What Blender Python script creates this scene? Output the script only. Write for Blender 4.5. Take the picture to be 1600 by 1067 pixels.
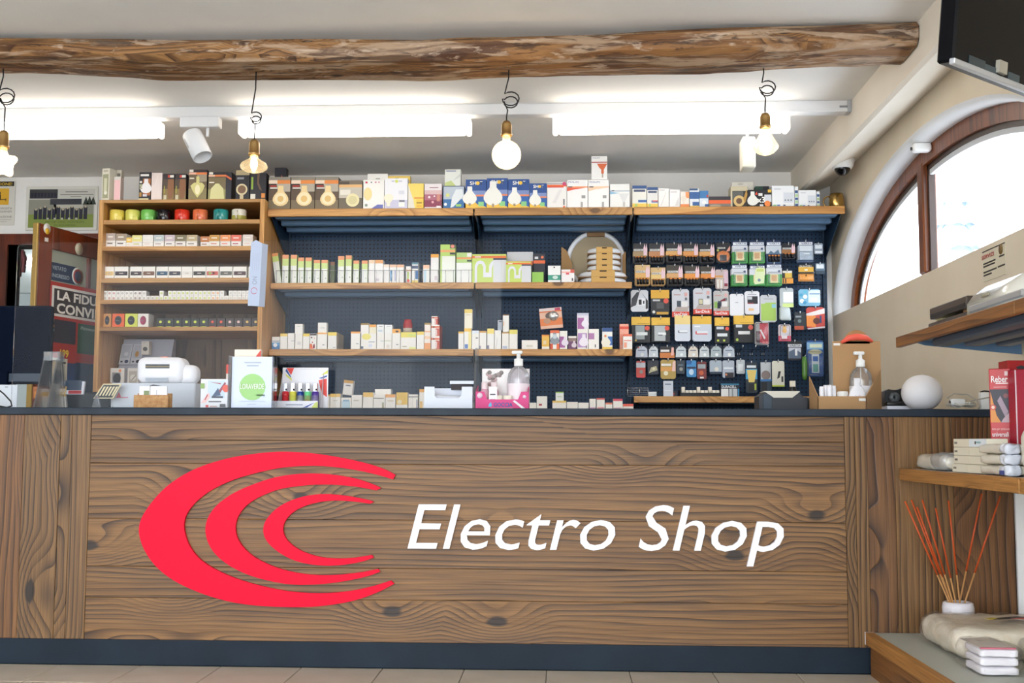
import bpy, bmesh, math, random
from mathutils import Vector, Matrix, noise as mnoise
random.seed(7)
for o in list(bpy.data.objects): bpy.data.objects.remove(o, do_unlink=True)
scene = bpy.context.scene
COL = scene.collection
def lin(c):
    return tuple((v/12.92 if v <= 0.04045 else ((v+0.055)/1.055)**2.4) for v in c)
def hexc(h):
    h = h.lstrip('#'); return lin(tuple(int(h[i:i+2], 16)/255 for i in (0, 2, 4)))

# ------------------------------------------------------------------ camera
CAM_H, F_PX = 0.83, 1794.0
YAW, PITCH, ROLL = math.radians(2.55), math.radians(4.98), math.radians(0.2)
FWD = Vector((-math.sin(YAW)*math.cos(PITCH), math.cos(YAW)*math.cos(PITCH), math.sin(PITCH)))
_r = Vector((math.cos(YAW), math.sin(YAW), 0)); _u = _r.cross(FWD)
RGT = _r*math.cos(ROLL)+_u*math.sin(ROLL); UPV = -_r*math.sin(ROLL)+_u*math.cos(ROLL)
CP = Vector((0, 0, CAM_H))
cam = bpy.data.cameras.new('camera'); cam.sensor_width = 36.0; cam.lens = 36.0*F_PX/1600.0
cam.clip_start = 0.05; cam.clip_end = 200
camo = bpy.data.objects.new('camera', cam); COL.objects.link(camo)
m = Matrix((RGT, UPV, -FWD)).transposed().to_4x4(); m.translation = CP
camo.matrix_world = m; scene.camera = camo
def ray(px, py): return FWD*F_PX + RGT*(px-800) - UPV*(py-533.5)
def atY(px, py, Y): d = ray(px, py); return CP + d*(Y/d.y)
def atX(px, py, X): d = ray(px, py); return CP + d*(X/d.x)
def atZ(px, py, Z): d = ray(px, py); return CP + d*((Z-CAM_H)/d.z)

# ------------------------------------------------------------------ sky and exposure
w = bpy.data.worlds.new('overcast_sky'); scene.world = w; w.use_nodes = True
bg = w.node_tree.nodes['Background']; bg.inputs[0].default_value = (0.86, 0.93, 1.0, 1); bg.inputs[1].default_value = 2.75
scene.view_settings.view_transform = 'Standard'; scene.view_settings.look = 'None'
scene.view_settings.exposure = 1.35; scene.view_settings.gamma = 1.0; scene.view_settings.use_curve_mapping = False
TUBE_POWER = 3.4       # emission of the ceiling batten diffusers
BULB_POWER = 6.0

# ------------------------------------------------------------------ materials
MATS = {}
def mat(name, col=(0.8, 0.8, 0.8), rough=0.5, metal=0.0, emit=None, estr=0.0, alpha=1.0, spec=0.5, coat=0.0, trans=0.0):
    if name in MATS: return MATS[name]
    if isinstance(col, str): col = hexc(col)
    mt = bpy.data.materials.new(name); mt.use_nodes = True
    b = mt.node_tree.nodes['Principled BSDF']
    b.inputs['Base Color'].default_value = (*col, 1); b.inputs['Roughness'].default_value = rough
    b.inputs['Metallic'].default_value = metal; b.inputs['Specular IOR Level'].default_value = spec
    b.inputs['Coat Weight'].default_value = coat; b.inputs['Transmission Weight'].default_value = trans
    if emit is not None:
        b.inputs['Emission Color'].default_value = (*(hexc(emit) if isinstance(emit, str) else emit), 1); b.inputs['Emission Strength'].default_value = estr
    MATS[name] = mt; return mt
def ink(h):
    return mat('ink_'+h, h, 0.45)
def nd(nt, t, **kw):
    n = nt.nodes.new(t)
    for k, v in kw.items(): setattr(n, k, v)
    return n
def ramp(nt, stops, interp='LINEAR'):
    r = nd(nt, 'ShaderNodeValToRGB'); r.color_ramp.interpolation = interp
    e = r.color_ramp.elements
    while len(e) < len(stops): e.new(0.5)
    for i, (p, c) in enumerate(stops):
        e[i].position = p; c = hexc(c) if isinstance(c, str) else c; e[i].color = (*c, 1)
    return r
def wood(name, light, mid, dark, axis='X', grain=9.0, knot=1.6, knots=True, rough=0.55, bump=0.25, dist=5.0):
    """softwood: growth rings stretched along one axis, bending round scattered knots"""
    if name in MATS: return MATS[name]
    mt = bpy.data.materials.new(name); mt.use_nodes = True; nt = mt.node_tree; L = nt.links
    b = nt.nodes['Principled BSDF']; b.inputs['Roughness'].default_value = rough
    def math_(op, a, b_=None, c=None, clamp=False):
        n = nd(nt, 'ShaderNodeMath', operation=op); n.use_clamp = clamp
        for k, v in enumerate((a, b_, c)):
            if v is None: continue
            if isinstance(v, (int, float)): n.inputs[k].default_value = v
            else: L.new(v, n.inputs[k])
        return n.outputs[0]
    def smooth(v, a, b_, t0=0.0, t1=1.0):
        n = nd(nt, 'ShaderNodeMapRange'); n.interpolation_type = 'SMOOTHSTEP'
        for k, x in zip(('From Min', 'From Max', 'To Min', 'To Max'), (a, b_, t0, t1)): n.inputs[k].default_value = x
        L.new(v, n.inputs['Value']); return n.outputs[0]
    def noise_(vec, scale, detail=2, rough=.5, dist_=0.0):
        n = nd(nt, 'ShaderNodeTexNoise'); n.inputs['Scale'].default_value = scale; n.inputs['Detail'].default_value = detail; n.inputs['Roughness'].default_value = rough; n.inputs['Distortion'].default_value = dist_
        L.new(vec, n.inputs['Vector']); return n.outputs['Fac']
    def comb(x, y, z=0.0):
        n = nd(nt, 'ShaderNodeCombineXYZ')
        for k, v in enumerate((x, y, z)):
            if isinstance(v, (int, float)): n.inputs[k].default_value = v
            else: L.new(v, n.inputs[k])
        return n.outputs[0]
    tc = nd(nt, 'ShaderNodeTexCoord'); oi = nd(nt, 'ShaderNodeObjectInfo')
    sep = nd(nt, 'ShaderNodeSeparateXYZ'); L.new(tc.outputs['Object'], sep.inputs[0])
    oth = [a for a in 'XYZ' if a != axis]
    off = math_('MULTIPLY', oi.outputs['Random'], 53.0)
    al = math_('ADD', sep.outputs[axis], off)                                   # along the grain
    ac = math_('ADD', math_('ADD', sep.outputs[oth[0]], sep.outputs[oth[1]]), math_('MULTIPLY', oi.outputs['Random'], 17.0))   # across it
    # knots, one per cell of a stretched 2D voronoi, about half of them shown
    vo = nd(nt, 'ShaderNodeTexVoronoi'); vo.voronoi_dimensions = '2D'; vo.inputs['Scale'].default_value = knot*4.2
    L.new(comb(math_('MULTIPLY', al, .55), ac), vo.inputs['Vector']); kd_ = vo.outputs['Distance']
    sc_ = nd(nt, 'ShaderNodeSeparateColor'); L.new(vo.outputs['Color'], sc_.inputs[0])
    show = smooth(sc_.outputs[0], .42, .5) if knots else None
    pull = math_('MULTIPLY', smooth(kd_, .0, .42, 1.0, .0), show) if knots else None
    v1 = comb(math_('MULTIPLY', al, .6), math_('MULTIPLY', ac, 5.0)); v2 = comb(math_('MULTIPLY', al, 2.2), math_('MULTIPLY', ac, 30.0)); v3 = comb(math_('MULTIPLY', al, 4.0), math_('MULTIPLY', ac, 240.0))
    warp = noise_(v1, 1.0, 2, .45)
    ph = math_('MULTIPLY_ADD', warp, dist, math_('MULTIPLY', ac, grain))
    if knots: ph = math_('MULTIPLY_ADD', pull, 4.0, ph)
    fr = math_('FRACT', ph); ring = math_('POWER', fr, 2.2)
    ring = math_('MULTIPLY', ring, smooth(fr, .93, 1.0, 1.0, .0))
    fade = smooth(noise_(comb(math_('MULTIPLY', al, 1.4), math_('MULTIPLY', ac, 9.0), 4.0), 1.0, 2), .30, .58, .15, 1.0)
    line = math_('MULTIPLY', ring, fade)
    tone = noise_(comb(math_('MULTIPLY', al, .8), math_('MULTIPLY', ac, 7.0), 9.0), 1.0, 3)
    fib = noise_(v3, 1.0, 2); mid_ = noise_(v2, 1.0, 3)
    base = ramp(nt, [(.32, mid), (.66, light)]); L.new(math_('MULTIPLY_ADD', mid_, .5, math_('MULTIPLY', tone, .5)), base.inputs[0])
    m1 = nd(nt, 'ShaderNodeMix', data_type='RGBA'); L.new(math_('MULTIPLY', line, 1.15, clamp=True), m1.inputs['Factor']); L.new(base.outputs[0], m1.inputs['A']); m1.inputs['B'].default_value = (*hexc(dark), 1)
    rf = ramp(nt, [(.30, (.45, .40, .35)), (.60, (1.08, 1.06, 1.04))]); L.new(fib, rf.inputs[0])
    m2 = nd(nt, 'ShaderNodeMix', data_type='RGBA', blend_type='MULTIPLY'); m2.inputs['Factor'].default_value = .7; L.new(m1.outputs['Result'], m2.inputs['A']); L.new(rf.outputs[0], m2.inputs['B'])
    pt_ = nd(nt, 'ShaderNodeMix', data_type='RGBA', blend_type='MULTIPLY'); pt_.inputs['Factor'].default_value = 1.0; L.new(m2.outputs['Result'], pt_.inputs['A'])
    rt = ramp(nt, [(0, (.80, .79, .78)), (1, (1.1, 1.07, 1.02))]); L.new(oi.outputs['Random'], rt.inputs[0]); L.new(rt.outputs[0], pt_.inputs['B'])
    out = pt_.outputs['Result']
    if knots:
        wob = math_('ADD', kd_, math_('MULTIPLY', math_('SUBTRACT', mid_, .5), .10))
        core = math_('MULTIPLY', smooth(wob, .04, .075, .92, .0), show)
        m3 = nd(nt, 'ShaderNodeMix', data_type='RGBA'); L.new(core, m3.inputs['Factor']); L.new(out, m3.inputs['A']); m3.inputs['B'].default_value = (*[c*0.3 for c in hexc(dark)], 1); out = m3.outputs['Result']
    L.new(out, b.inputs['Base Color'])
    if bump:
        bp = nd(nt, 'ShaderNodeBump'); bp.inputs['Strength'].default_value = bump; bp.inputs['Distance'].default_value = 0.003; bp.invert = True
        L.new(line, bp.inputs['Height']); L.new(bp.outputs[0], b.inputs['Normal'])
    MATS[name] = mt; return mt
def mottled(name, c1, c2, scale=4.0, rough=0.6, bump=0.0, detail=4, spec=0.5):
    if name in MATS: return MATS[name]
    mt = mat(name, c1, rough, spec=spec); nt = mt.node_tree; L = nt.links; b = nt.nodes['Principled BSDF']
    tc = nd(nt, 'ShaderNodeTexCoord'); no = nd(nt, 'ShaderNodeTexNoise'); no.inputs['Scale'].default_value = scale; no.inputs['Detail'].default_value = detail
    L.new(tc.outputs['Object'], no.inputs['Vector']); r = ramp(nt, [(0.3, c1), (0.7, c2)]); L.new(no.outputs['Fac'], r.inputs[0]); L.new(r.outputs[0], b.inputs['Base Color'])
    if bump:
        bp = nd(nt, 'ShaderNodeBump'); bp.inputs['Strength'].default_value = bump; bp.inputs['Distance'].default_value = 0.01
        L.new(no.outputs['Fac'], bp.inputs['Height']); L.new(bp.outputs[0], b.inputs['Normal'])
    return mt
def clear(name, tint=(1, 1, 1), refl=0.06, haze=0.0, rough=0.02, glow=None, fres=0.8):
    """thin clear plastic or glass: mostly see-through with a fresnel gloss and a little milky haze"""
    if name in MATS: return MATS[name]
    mt = bpy.data.materials.new(name); mt.use_nodes = True; nt = mt.node_tree; L = nt.links
    for n in list(nt.nodes): nt.nodes.remove(n)
    o = nd(nt, 'ShaderNodeOutputMaterial'); tr = nd(nt, 'ShaderNodeBsdfTransparent'); tr.inputs[0].default_value = (*tint, 1)
    gl = nd(nt, 'ShaderNodeBsdfGlossy'); gl.inputs['Roughness'].default_value = rough
    lw = nd(nt, 'ShaderNodeFresnel'); lw.inputs['IOR'].default_value = 1.45
    a = nd(nt, 'ShaderNodeMath', operation='MULTIPLY_ADD'); a.inputs[1].default_value = fres; a.inputs[2].default_value = refl-0.035; L.new(lw.outputs[0], a.inputs[0])
    m1 = nd(nt, 'ShaderNodeMixShader'); L.new(a.outputs[0], m1.inputs[0]); L.new(tr.outputs[0], m1.inputs[1]); L.new(gl.outputs[0], m1.inputs[2])
    di = nd(nt, 'ShaderNodeBsdfDiffuse'); di.inputs[0].default_value = (0.8, 0.82, 0.85, 1)
    m2 = nd(nt, 'ShaderNodeMixShader'); m2.inputs[0].default_value = haze; L.new(m1.outputs[0], m2.inputs[1]); L.new(di.outputs[0], m2.inputs[2])
    res = m2.outputs[0]
    if glow:     # slightly milky lamp glass that passes on the light of its filament
        em = nd(nt, 'ShaderNodeBsdfTranslucent'); em.inputs[0].default_value = (*glow[:3], 1); ad = nd(nt, 'ShaderNodeMixShader'); ad.inputs[0].default_value = glow[3]; L.new(res, ad.inputs[1]); L.new(em.outputs[0], ad.inputs[2]); res = ad.outputs[0]
    L.new(res, o.inputs[0]); MATS[name] = mt; return mt
def pegboard(name, base):
    """painted steel panel punched with holes on a 25 mm grid"""
    mt = mat(name, base, 0.5, spec=.3); nt = mt.node_tree; L = nt.links; b = nt.nodes['Principled BSDF']
    tc = nd(nt, 'ShaderNodeTexCoord'); sc = nd(nt, 'ShaderNodeVectorMath', operation='SCALE'); sc.inputs['Scale'].default_value = 40.0; L.new(tc.outputs['Object'], sc.inputs[0])
    fr = nd(nt, 'ShaderNodeVectorMath', operation='FRACTION'); L.new(sc.outputs[0], fr.inputs[0])
    sb = nd(nt, 'ShaderNodeVectorMath', operation='SUBTRACT'); sb.inputs[1].default_value = (0.5, 0.5, 0.5); L.new(fr.outputs[0], sb.inputs[0])
    sp = nd(nt, 'ShaderNodeSeparateXYZ'); L.new(sb.outputs[0], sp.inputs[0])
    cb = nd(nt, 'ShaderNodeCombineXYZ'); L.new(sp.outputs['X'], cb.inputs[0]); L.new(sp.outputs['Z'], cb.inputs[1])
    ln = nd(nt, 'ShaderNodeVectorMath', operation='LENGTH'); L.new(cb.outputs[0], ln.inputs[0])
    ho = nd(nt, 'ShaderNodeMapRange'); ho.inputs['From Min'].default_value = 0.17; ho.inputs['From Max'].default_value = 0.22; L.new(ln.outputs['Value'], ho.inputs['Value'])
    mx = nd(nt, 'ShaderNodeMix', data_type='RGBA'); L.new(ho.outputs[0], mx.inputs['Factor']); mx.inputs['A'].default_value = (0.001, 0.002, 0.004, 1); mx.inputs['B'].default_value = (*hexc(base), 1)
    L.new(mx.outputs['Result'], b.inputs['Base Color'])
    bp = nd(nt, 'ShaderNodeBump'); bp.inputs['Strength'].default_value = 0.8; bp.inputs['Distance'].default_value = 0.002; L.new(ho.outputs[0], bp.inputs['Height']); L.new(bp.outputs[0], b.inputs['Normal'])
    return mt

# ------------------------------------------------------------------ mesh builder
class MB:
    def __init__(s): s.v = []; s.f = []; s.mi = []; s.sm = []
    def add(s, vs, fs, m=0, smooth=False):
        n = len(s.v); s.v += [tuple(v) for v in vs]
        for f in fs: s.f.append(tuple(i+n for i in f)); s.mi.append(m); s.sm.append(smooth)
        return s
    def box(s, x0, x1, y0, y1, z0, z1, m=0):
        vs = [(x, y, z) for z in (z0, z1) for y in (y0, y1) for x in (x0, x1)]
        return s.add(vs, [(0, 2, 3, 1), (4, 5, 7, 6), (0, 1, 5, 4), (2, 6, 7, 3), (0, 4, 6, 2), (1, 3, 7, 5)], m)
    def bbox(s, x0, x1, y0, y1, z0, z1, b=0.003, m=0):
        """box with chamfered vertical and horizontal edges"""
        b = min(b, (x1-x0)*.4, (y1-y0)*.4, (z1-z0)*.4)
        bm = bmesh.new(); bmesh.ops.create_cube(bm, size=1)
        for v in bm.verts: v.co = Vector(((x0+x1)/2+v.co.x*(x1-x0), (y0+y1)/2+v.co.y*(y1-y0), (z0+z1)/2+v.co.z*(z1-z0)))
        bmesh.ops.bevel(bm, geom=bm.edges[:], offset=b, segments=1, affect='EDGES', profile=0.5)
        bm.verts.index_update(); s.add([v.co for v in bm.verts], [[v.index for v in f.verts] for f in bm.faces], m); bm.free(); return s
    def rbox(s, x0, x1, y0, y1, z0, z1, b=0.02, seg=4, m=0):
        b = min(b, (x1-x0)*.49, (y1-y0)*.49, (z1-z0)*.49)
        bm = bmesh.new(); bmesh.ops.create_cube(bm, size=1)
        for v in bm.verts: v.co = Vector(((x0+x1)/2+v.co.x*(x1-x0), (y0+y1)/2+v.co.y*(y1-y0), (z0+z1)/2+v.co.z*(z1-z0)))
        bmesh.ops.bevel(bm, geom=bm.edges[:], offset=b, segments=seg, affect='EDGES', profile=0.5)
        bm.verts.index_update(); s.add([v.co for v in bm.verts], [[v.index for v in f.verts] for f in bm.faces], m, True); bm.free(); return s
    def prism(s, pts, axis, a0, a1, m=0, smooth=False):
        """extrude polygon pts (2D) along axis"""
        def mk(p, a):
            return {'X': (a, p[0], p[1]), 'Y': (p[0], a, p[1]), 'Z': (p[0], p[1], a)}[axis]
        n = len(pts); vs = [mk(p, a0) for p in pts]+[mk(p, a1) for p in pts]
        s.add(vs, [tuple(range(n)), tuple(range(2*n-1, n-1, -1))], m)
        return s.add(vs, [(i, (i+1) % n, n+(i+1) % n, n+i) for i in range(n)], m, smooth)
    def lathe(s, prof, c=(0, 0, 0), seg=20, m=0, smooth=True, axis='Z'):
        vs = []; fs = []; n = len(prof)
        for k in range(seg):
            a = 2*math.pi*k/seg
            for r, h in prof:
                p = (r*math.cos(a), r*math.sin(a), h)
                if axis == 'Y': p = (p[0], -p[2], p[1])
                if axis == 'X': p = (p[2], p[0], p[1])
                vs.append((c[0]+p[0], c[1]+p[1], c[2]+p[2]))
        for k in range(seg):
            k2 = (k+1) % seg
            for i in range(n-1): fs.append((k*n+i, k2*n+i, k2*n+i+1, k*n+i+1))
        return s.add(vs, fs, m, smooth)
    def tube(s, pts, r, seg=8, m=0, cap=True):
        pts = [Vector(p) for p in pts]; n = len(pts); rings = []
        rr = r if isinstance(r, (list, tuple)) else [r]*n
        t0 = (pts[1]-pts[0]).normalized(); up = Vector((0, 0, 1)) if abs(t0.z) < 0.9 else Vector((1, 0, 0))
        a = t0.cross(up).normalized()
        for i, p in enumerate(pts):
            t = (pts[min(i+1, n-1)]-pts[max(i-1, 0)]).normalized()
            a = (a-t*a.dot(t)).normalized(); b = t.cross(a)
            rings.append([p+(a*math.cos(2*math.pi*k/seg)+b*math.sin(2*math.pi*k/seg))*rr[i] for k in range(seg)])
        vs = [v for q in rings for v in q]
        fs = [(i*seg+k, i*seg+(k+1) % seg, (i+1)*seg+(k+1) % seg, (i+1)*seg+k) for i in range(n-1) for k in range(seg)]
        s.add(vs, fs, m, True)
        if cap: s.add(vs, [tuple(range(seg-1, -1, -1)), tuple(range((n-1)*seg, n*seg))], m)
        return s
    def xf(s, M):
        s.v = [tuple(M @ Vector(v)) for v in s.v]; return s
    def mesh(s, name, mats):
        me = bpy.data.meshes.new(name); me.from_pydata(s.v, [], s.f)
        for mm in (mats if isinstance(mats, (list, tuple)) else [mats]): me.materials.append(mm)
        me.polygons.foreach_set('material_index', s.mi); me.polygons.foreach_set('use_smooth', s.sm)
        bm = bmesh.new(); bm.from_mesh(me); bmesh.ops.remove_doubles(bm, verts=bm.verts, dist=1e-6); bmesh.ops.recalc_face_normals(bm, faces=bm.faces); bm.to_mesh(me); bm.free()
        me.update(); return me
    def obj(s, name, mats, parent=None, loc=None):
        o = bpy.data.objects.new(name, s.mesh(name, mats)); COL.objects.link(o)
        if loc is not None: o.location = loc
        if parent is not None: o.parent = parent
        return o
def tag(o, label, cat, group=None):
    o['label'] = label; o['category'] = cat
    if group: o['group'] = group
    return o
def thing(name, label, cat, loc=(0, 0, 0), group=None, rz=0.0):
    o = bpy.data.objects.new(name, None); o.empty_display_size = 0.05; COL.objects.link(o)
    o.location = loc; o.rotation_euler = (0, 0, rz); return tag(o, label, cat, group)
def struct(o, label=None):
    o['kind'] = 'structure'
    if label: o['label'] = label
    return o
def plain(name, me, parent, loc=(0, 0, 0), rot=(0, 0, 0), scale=(1, 1, 1)):
    o = bpy.data.objects.new(name, me); COL.objects.link(o); o.parent = parent; o.location = loc; o.rotation_euler = rot; o.scale = scale; return o
def copy_tree(o, parent=None, loc=None):
    c = o.copy(); COL.objects.link(c)
    if parent: c.parent = parent
    if loc is not None: c.location = loc
    for ch in list(o.children): copy_tree(ch, c)
    return c
# text: one shared mesh per string, scaled to fit
TXT = {}
def text_mesh(s, material, extrude=0.0, shear=0.0, bold=0.0):
    k = (s, material.name, extrude, shear, bold)
    if k in TXT: return TXT[k]
    cu = bpy.data.curves.new('lettering', 'FONT'); cu.body = s; cu.size = 1.0; cu.extrude = extrude; cu.shear = shear; cu.offset = bold; cu.resolution_u = 3
    o = bpy.data.objects.new('lettering', cu); COL.objects.link(o)
    bpy.context.view_layer.update()
    me = bpy.data.meshes.new_from_object(o.evaluated_get(bpy.context.evaluated_depsgraph_get()))
    bpy.data.objects.remove(o, do_unlink=True); bpy.data.curves.remove(cu)
    me.materials.clear(); me.materials.append(material)
    xs = [v.co.x for v in me.vertices]; ys = [v.co.y for v in me.vertices]
    x0, x1, y0, y1 = min(xs), max(xs), min(ys), max(ys)
    for v in me.vertices: v.co = Vector(((v.co.x-x0)/(x1-x0)-0.5, v.co.z, (v.co.y-y0)/(y1-y0)-0.5))
    for v in me.vertices: v.co.y = -v.co.y
    me.name = 'lettering'; TXT[k] = me; return me
def letter(s, h, parent, loc, width, height, rot=(0, 0, 0), bold=0.0, name='lettering', shear=0.0):
    return plain(name, text_mesh(s, ink(h), bold=bold, shear=shear), parent, loc, rot, (width, 1, height))
# ------------------------------------------------------------------ the room
ZC = 2.516; YB = 7.14; XR = 1.667; XS = 1.425; XL = -4.6; YF = -1.5
PLASTER = mottled('plaster_white', '#e9e6e1', '#f0ede8', 3.0, 0.85, 0.02)
CREAM = mottled('plaster_cream', '#e2d3bb', '#e8dbc5', 3.0, 0.85, 0.02)
REVEAL = mottled('reveal_paint', '#e6e7e8', '#eceded', 3.0, 0.8)
struct(MB().box(XL, XR+.3, YF, YB+.2, -.12, -.006).obj('floor', mottled('grout', '#6f6a62', '#8a847a', 30, .9)))
fl = bpy.data.objects['floor']
tile_m = mottled('floor_tile', '#c3b6a4', '#d3c8b8', 5.0, 0.35)
tme = MB().bbox(-.1485, .1485, -.1485, .1485, -.006, .0, .0015).mesh('tile', tile_m)
for i in range(-9, 7):
    for j in range(0, 7):
        plain('tile', tme, fl, (-.06+.3*i+.15, 4.27-.15-.3*j, 0))
struct(MB().box(XL, XR+.3, YF, YB+.2, ZC, ZC+.12).obj('ceiling', PLASTER))
# back wall with a doorway on the left
DX0, DX1, DZ = atY(9, 500, 7.14).x, -2.765, 2.075
wb = MB(); wb.box(XL, DX0, YB, YB+.16, 0, ZC).box(DX0, DX1, YB, YB+.16, DZ, ZC).box(DX1, XR+.3, YB, YB+.16, 0, ZC)
struct(wb.obj('wall_back', PLASTER))
struct(MB().box(XL-.15, XL, YF, YB+.16, 0, ZC).obj('wall_left', PLASTER))
# right wall with a half-elliptical window opening
EY, EZ, EA, EB = 5.4, 1.607, 1.70, 0.66
def arc(grow=0.0, n=40): return [(EY+(EA+grow)*math.cos(math.pi*k/n), EZ+(EB+grow)*math.sin(math.pi*k/n)) for k in range(n+1)]
wr = MB()
for X in (XR, XR+.3):
    a = arc(.03 if X == XR else 0)
    vs = [(X, y, z) for y, z in a]+[(X, y, ZC) for y, z in a]; n = len(a)
    wr.add(vs, [(i, i+1, n+i+1, n+i) for i in range(n-1)])
    wr.add([(X, a[0][0], EZ), (X, YB+.16, EZ), (X, YB+.16, ZC), (X, a[0][0], ZC)], [(0, 1, 2, 3)])
    wr.add([(X, a[-1][0], EZ), (X, YF, EZ), (X, YF, ZC), (X, a[-1][0], ZC)], [(0, 1, 2, 3)])
    wr.add([(X, YF, 0), (X, YB+.16, 0), (X, YB+.16, EZ), (X, a[0][0], EZ), (X, a[-1][0], EZ), (X, YF, EZ)], [(0, 1, 2, 3, 4, 5)])
prof = [(XR, .03), (XR+.012, .012), (XR+.04, 0.0), (XR+.3, 0.0)]
rows = [[(X, y, z) for y, z in arc(g)] for X, g in prof]
vs = [p for r_ in rows for p in r_]; n = 41
wr.add(vs, [(r_*n+i, r_*n+i+1, (r_+1)*n+i+1, (r_+1)*n+i) for r_ in range(3) for i in range(n-1)], 1, True)
wr.add([(XR, EY-EA-.03, EZ), (XR, EY+EA+.03, EZ), (XR+.3, EY+EA, EZ), (XR+.3, EY-EA, EZ)], [(0, 1, 2, 3)], 1)
struct(wr.obj('wall_right', [CREAM, REVEAL]))
# boxed-in soffit along the right wall, its underside rising to the wall
struct(MB().prism([(XS, ZC), (XS, 2.345), (XS+.02, 2.335), (XR+.01, 2.43), (XR+.01, ZC)], 'Y', YF, YB).obj('trim_1', mottled('soffit_paint', '#e6dccb', '#ebe2d3', 3, .85)), 'cream plaster boxing where the ceiling meets the window wall')
struct(MB().box(XR-.035, XR, 4.257, 4.269, .0, .925).obj('trim_2', REVEAL), 'white upright strip beside the counter end')
# window: frame, mullions, sash bead, glass
FW = wood('window_wood', '#8d4f22', '#7a3f18', '#562a0e', 'Z', 14, 1.0, False, .35, .05)
win = bpy.data.objects.new('window_1', None); COL.objects.link(win); struct(win, 'arched window with a brown wooden frame')
def ring(mb, g0, g1, x0, x1, m=0):
    a, b = arc(g0), arc(g1); n = len(a)
    vs = [(x0, *p) for p in a]+[(x0, *p) for p in b]+[(x1, *p) for p in a]+[(x1, *p) for p in b]
    fs = []
    for i in range(n-1):
        fs += [(i, i+1, n+i+1, n+i), (2*n+i, 3*n+i, 3*n+i+1, 2*n+i+1), (n+i, n+i+1, 3*n+i+1, 3*n+i), (i, 2*n+i, 2*n+i+1, i+1)]
    mb.add(vs, fs, m, False); return mb
ring(MB(), 0.0, -.075, XR+.10, XR+.17).obj('frame', FW, win)
MB().box(XR+.10, XR+.17, EY-EA, EY+EA, EZ, EZ+.04).obj('frame', FW, win)
ring(MB(), -.075, -.10, XR+.12, XR+.15).obj('sash_bead', mat('sash_dark', '#3c2a22', .4), win)
ring(MB(), -.10, -.125, XR+.125, XR+.145).obj('seal', mat('seal_white', '#d5d8dc', .5), win)
ym = atX(1444.5, 400, XR+.11).y
for yy in (ym, 3.95):
    h = EZ+EB*math.sqrt(max(0, 1-((yy-EY)/EA)**2))-.05
    MB().bbox(XR+.095, XR+.165, yy-.042, yy+.042, EZ+.05, h, .008).obj('mullion', FW, win)
    MB().box(XR+.12, XR+.15, yy-.068, yy-.042, EZ+.05, h-.01).obj('sash_bead', MATS['sash_dark'], win)
ga = arc(-.09)
MB().add([(XR+.135, *p) for p in ga], [tuple(range(len(ga)))]).obj('pane', clear('window_glass', (.97, .98, 1), .036, fres=.15), win)
# doorway trim and the dim back room behind it
RED = wood('door_wood', '#7c3418', '#6a2a14', '#4a1a0c', 'Z', 10, .8, False, .3, .04)
dt = MB().box(DX0-.3, DX0, YB-.02, YB+.17, 0, DZ+.07).box(DX1, DX1+.03, YB-.02, YB+.17, 0, DZ+.07).box(DX0, DX1, YB-.02, YB+.17, DZ, DZ+.07)
struct(dt.obj('trim_3', RED), 'red brown wooden doorway casing')
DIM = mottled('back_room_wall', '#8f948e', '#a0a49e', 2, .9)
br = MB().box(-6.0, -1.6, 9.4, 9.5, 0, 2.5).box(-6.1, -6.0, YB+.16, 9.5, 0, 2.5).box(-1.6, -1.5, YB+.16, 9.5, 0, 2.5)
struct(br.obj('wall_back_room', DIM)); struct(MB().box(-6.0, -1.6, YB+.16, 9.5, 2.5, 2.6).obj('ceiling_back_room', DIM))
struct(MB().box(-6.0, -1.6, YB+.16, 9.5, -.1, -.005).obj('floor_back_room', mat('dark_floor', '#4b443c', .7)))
# rough timber beam under the ceiling
BEAM = wood('beam_wood', '#b98a56', '#946338', '#4f3019', 'X', 22.0, 1.15, True, .7, .6, 16.0)
nt = BEAM.node_tree; b_ = nt.nodes['Principled BSDF']; src = b_.inputs['Base Color'].links[0].from_socket
tc = nd(nt, 'ShaderNodeTexCoord')
def patch(src, scale, seed, lo, hi, col, fac, detail=6):
    mpn = nd(nt, 'ShaderNodeMapping'); mpn.inputs['Scale'].default_value = scale; mpn.inputs['Location'].default_value = (seed, seed, 0); nt.links.new(tc.outputs['Object'], mpn.inputs[0])
    pn = nd(nt, 'ShaderNodeTexNoise'); pn.inputs['Scale'].default_value = 1.0; pn.inputs['Detail'].default_value = detail; pn.inputs['Roughness'].default_value = .62; pn.inputs['Distortion'].default_value = .6; nt.links.new(mpn.outputs[0], pn.inputs['Vector'])
    pr = nd(nt, 'ShaderNodeMapRange'); pr.inputs['From Min'].default_value = lo; pr.inputs['From Max'].default_value = hi; pr.inputs['To Max'].default_value = fac; nt.links.new(pn.outputs['Fac'], pr.inputs['Value'])
    mx = nd(nt, 'ShaderNodeMix', data_type='RGBA'); nt.links.new(pr.outputs[0], mx.inputs['Factor']); nt.links.new(src, mx.inputs['A']); mx.inputs['B'].default_value = (*hexc(col), 1); return mx.outputs['Result']
src = patch(src, (2.2, 14, 14), 3, .50, .58, '#b89c80', .85)
src = patch(src, (1.6, 11, 11), 9, .54, .60, '#4c2e1c', .8)
src = patch(src, (5, 22, 22), 15, .56, .62, '#c9b098', .7)
src = patch(src, (7, 34, 34), 21, .58, .64, '#38261c', .75)
src = patch(src, (1.2, 5, 5), 27, .60, .68, '#5c5248', .7)
nt.links.new(src, b_.inputs['Base Color'])
tops = [(-60, 56), (150, 58), (300, 60), (500, 58), (660, 60), (720, 56), (800, 55), (950, 51), (1010, 46), (1150, 40), (1300, 37), (1444, 31)]
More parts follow.
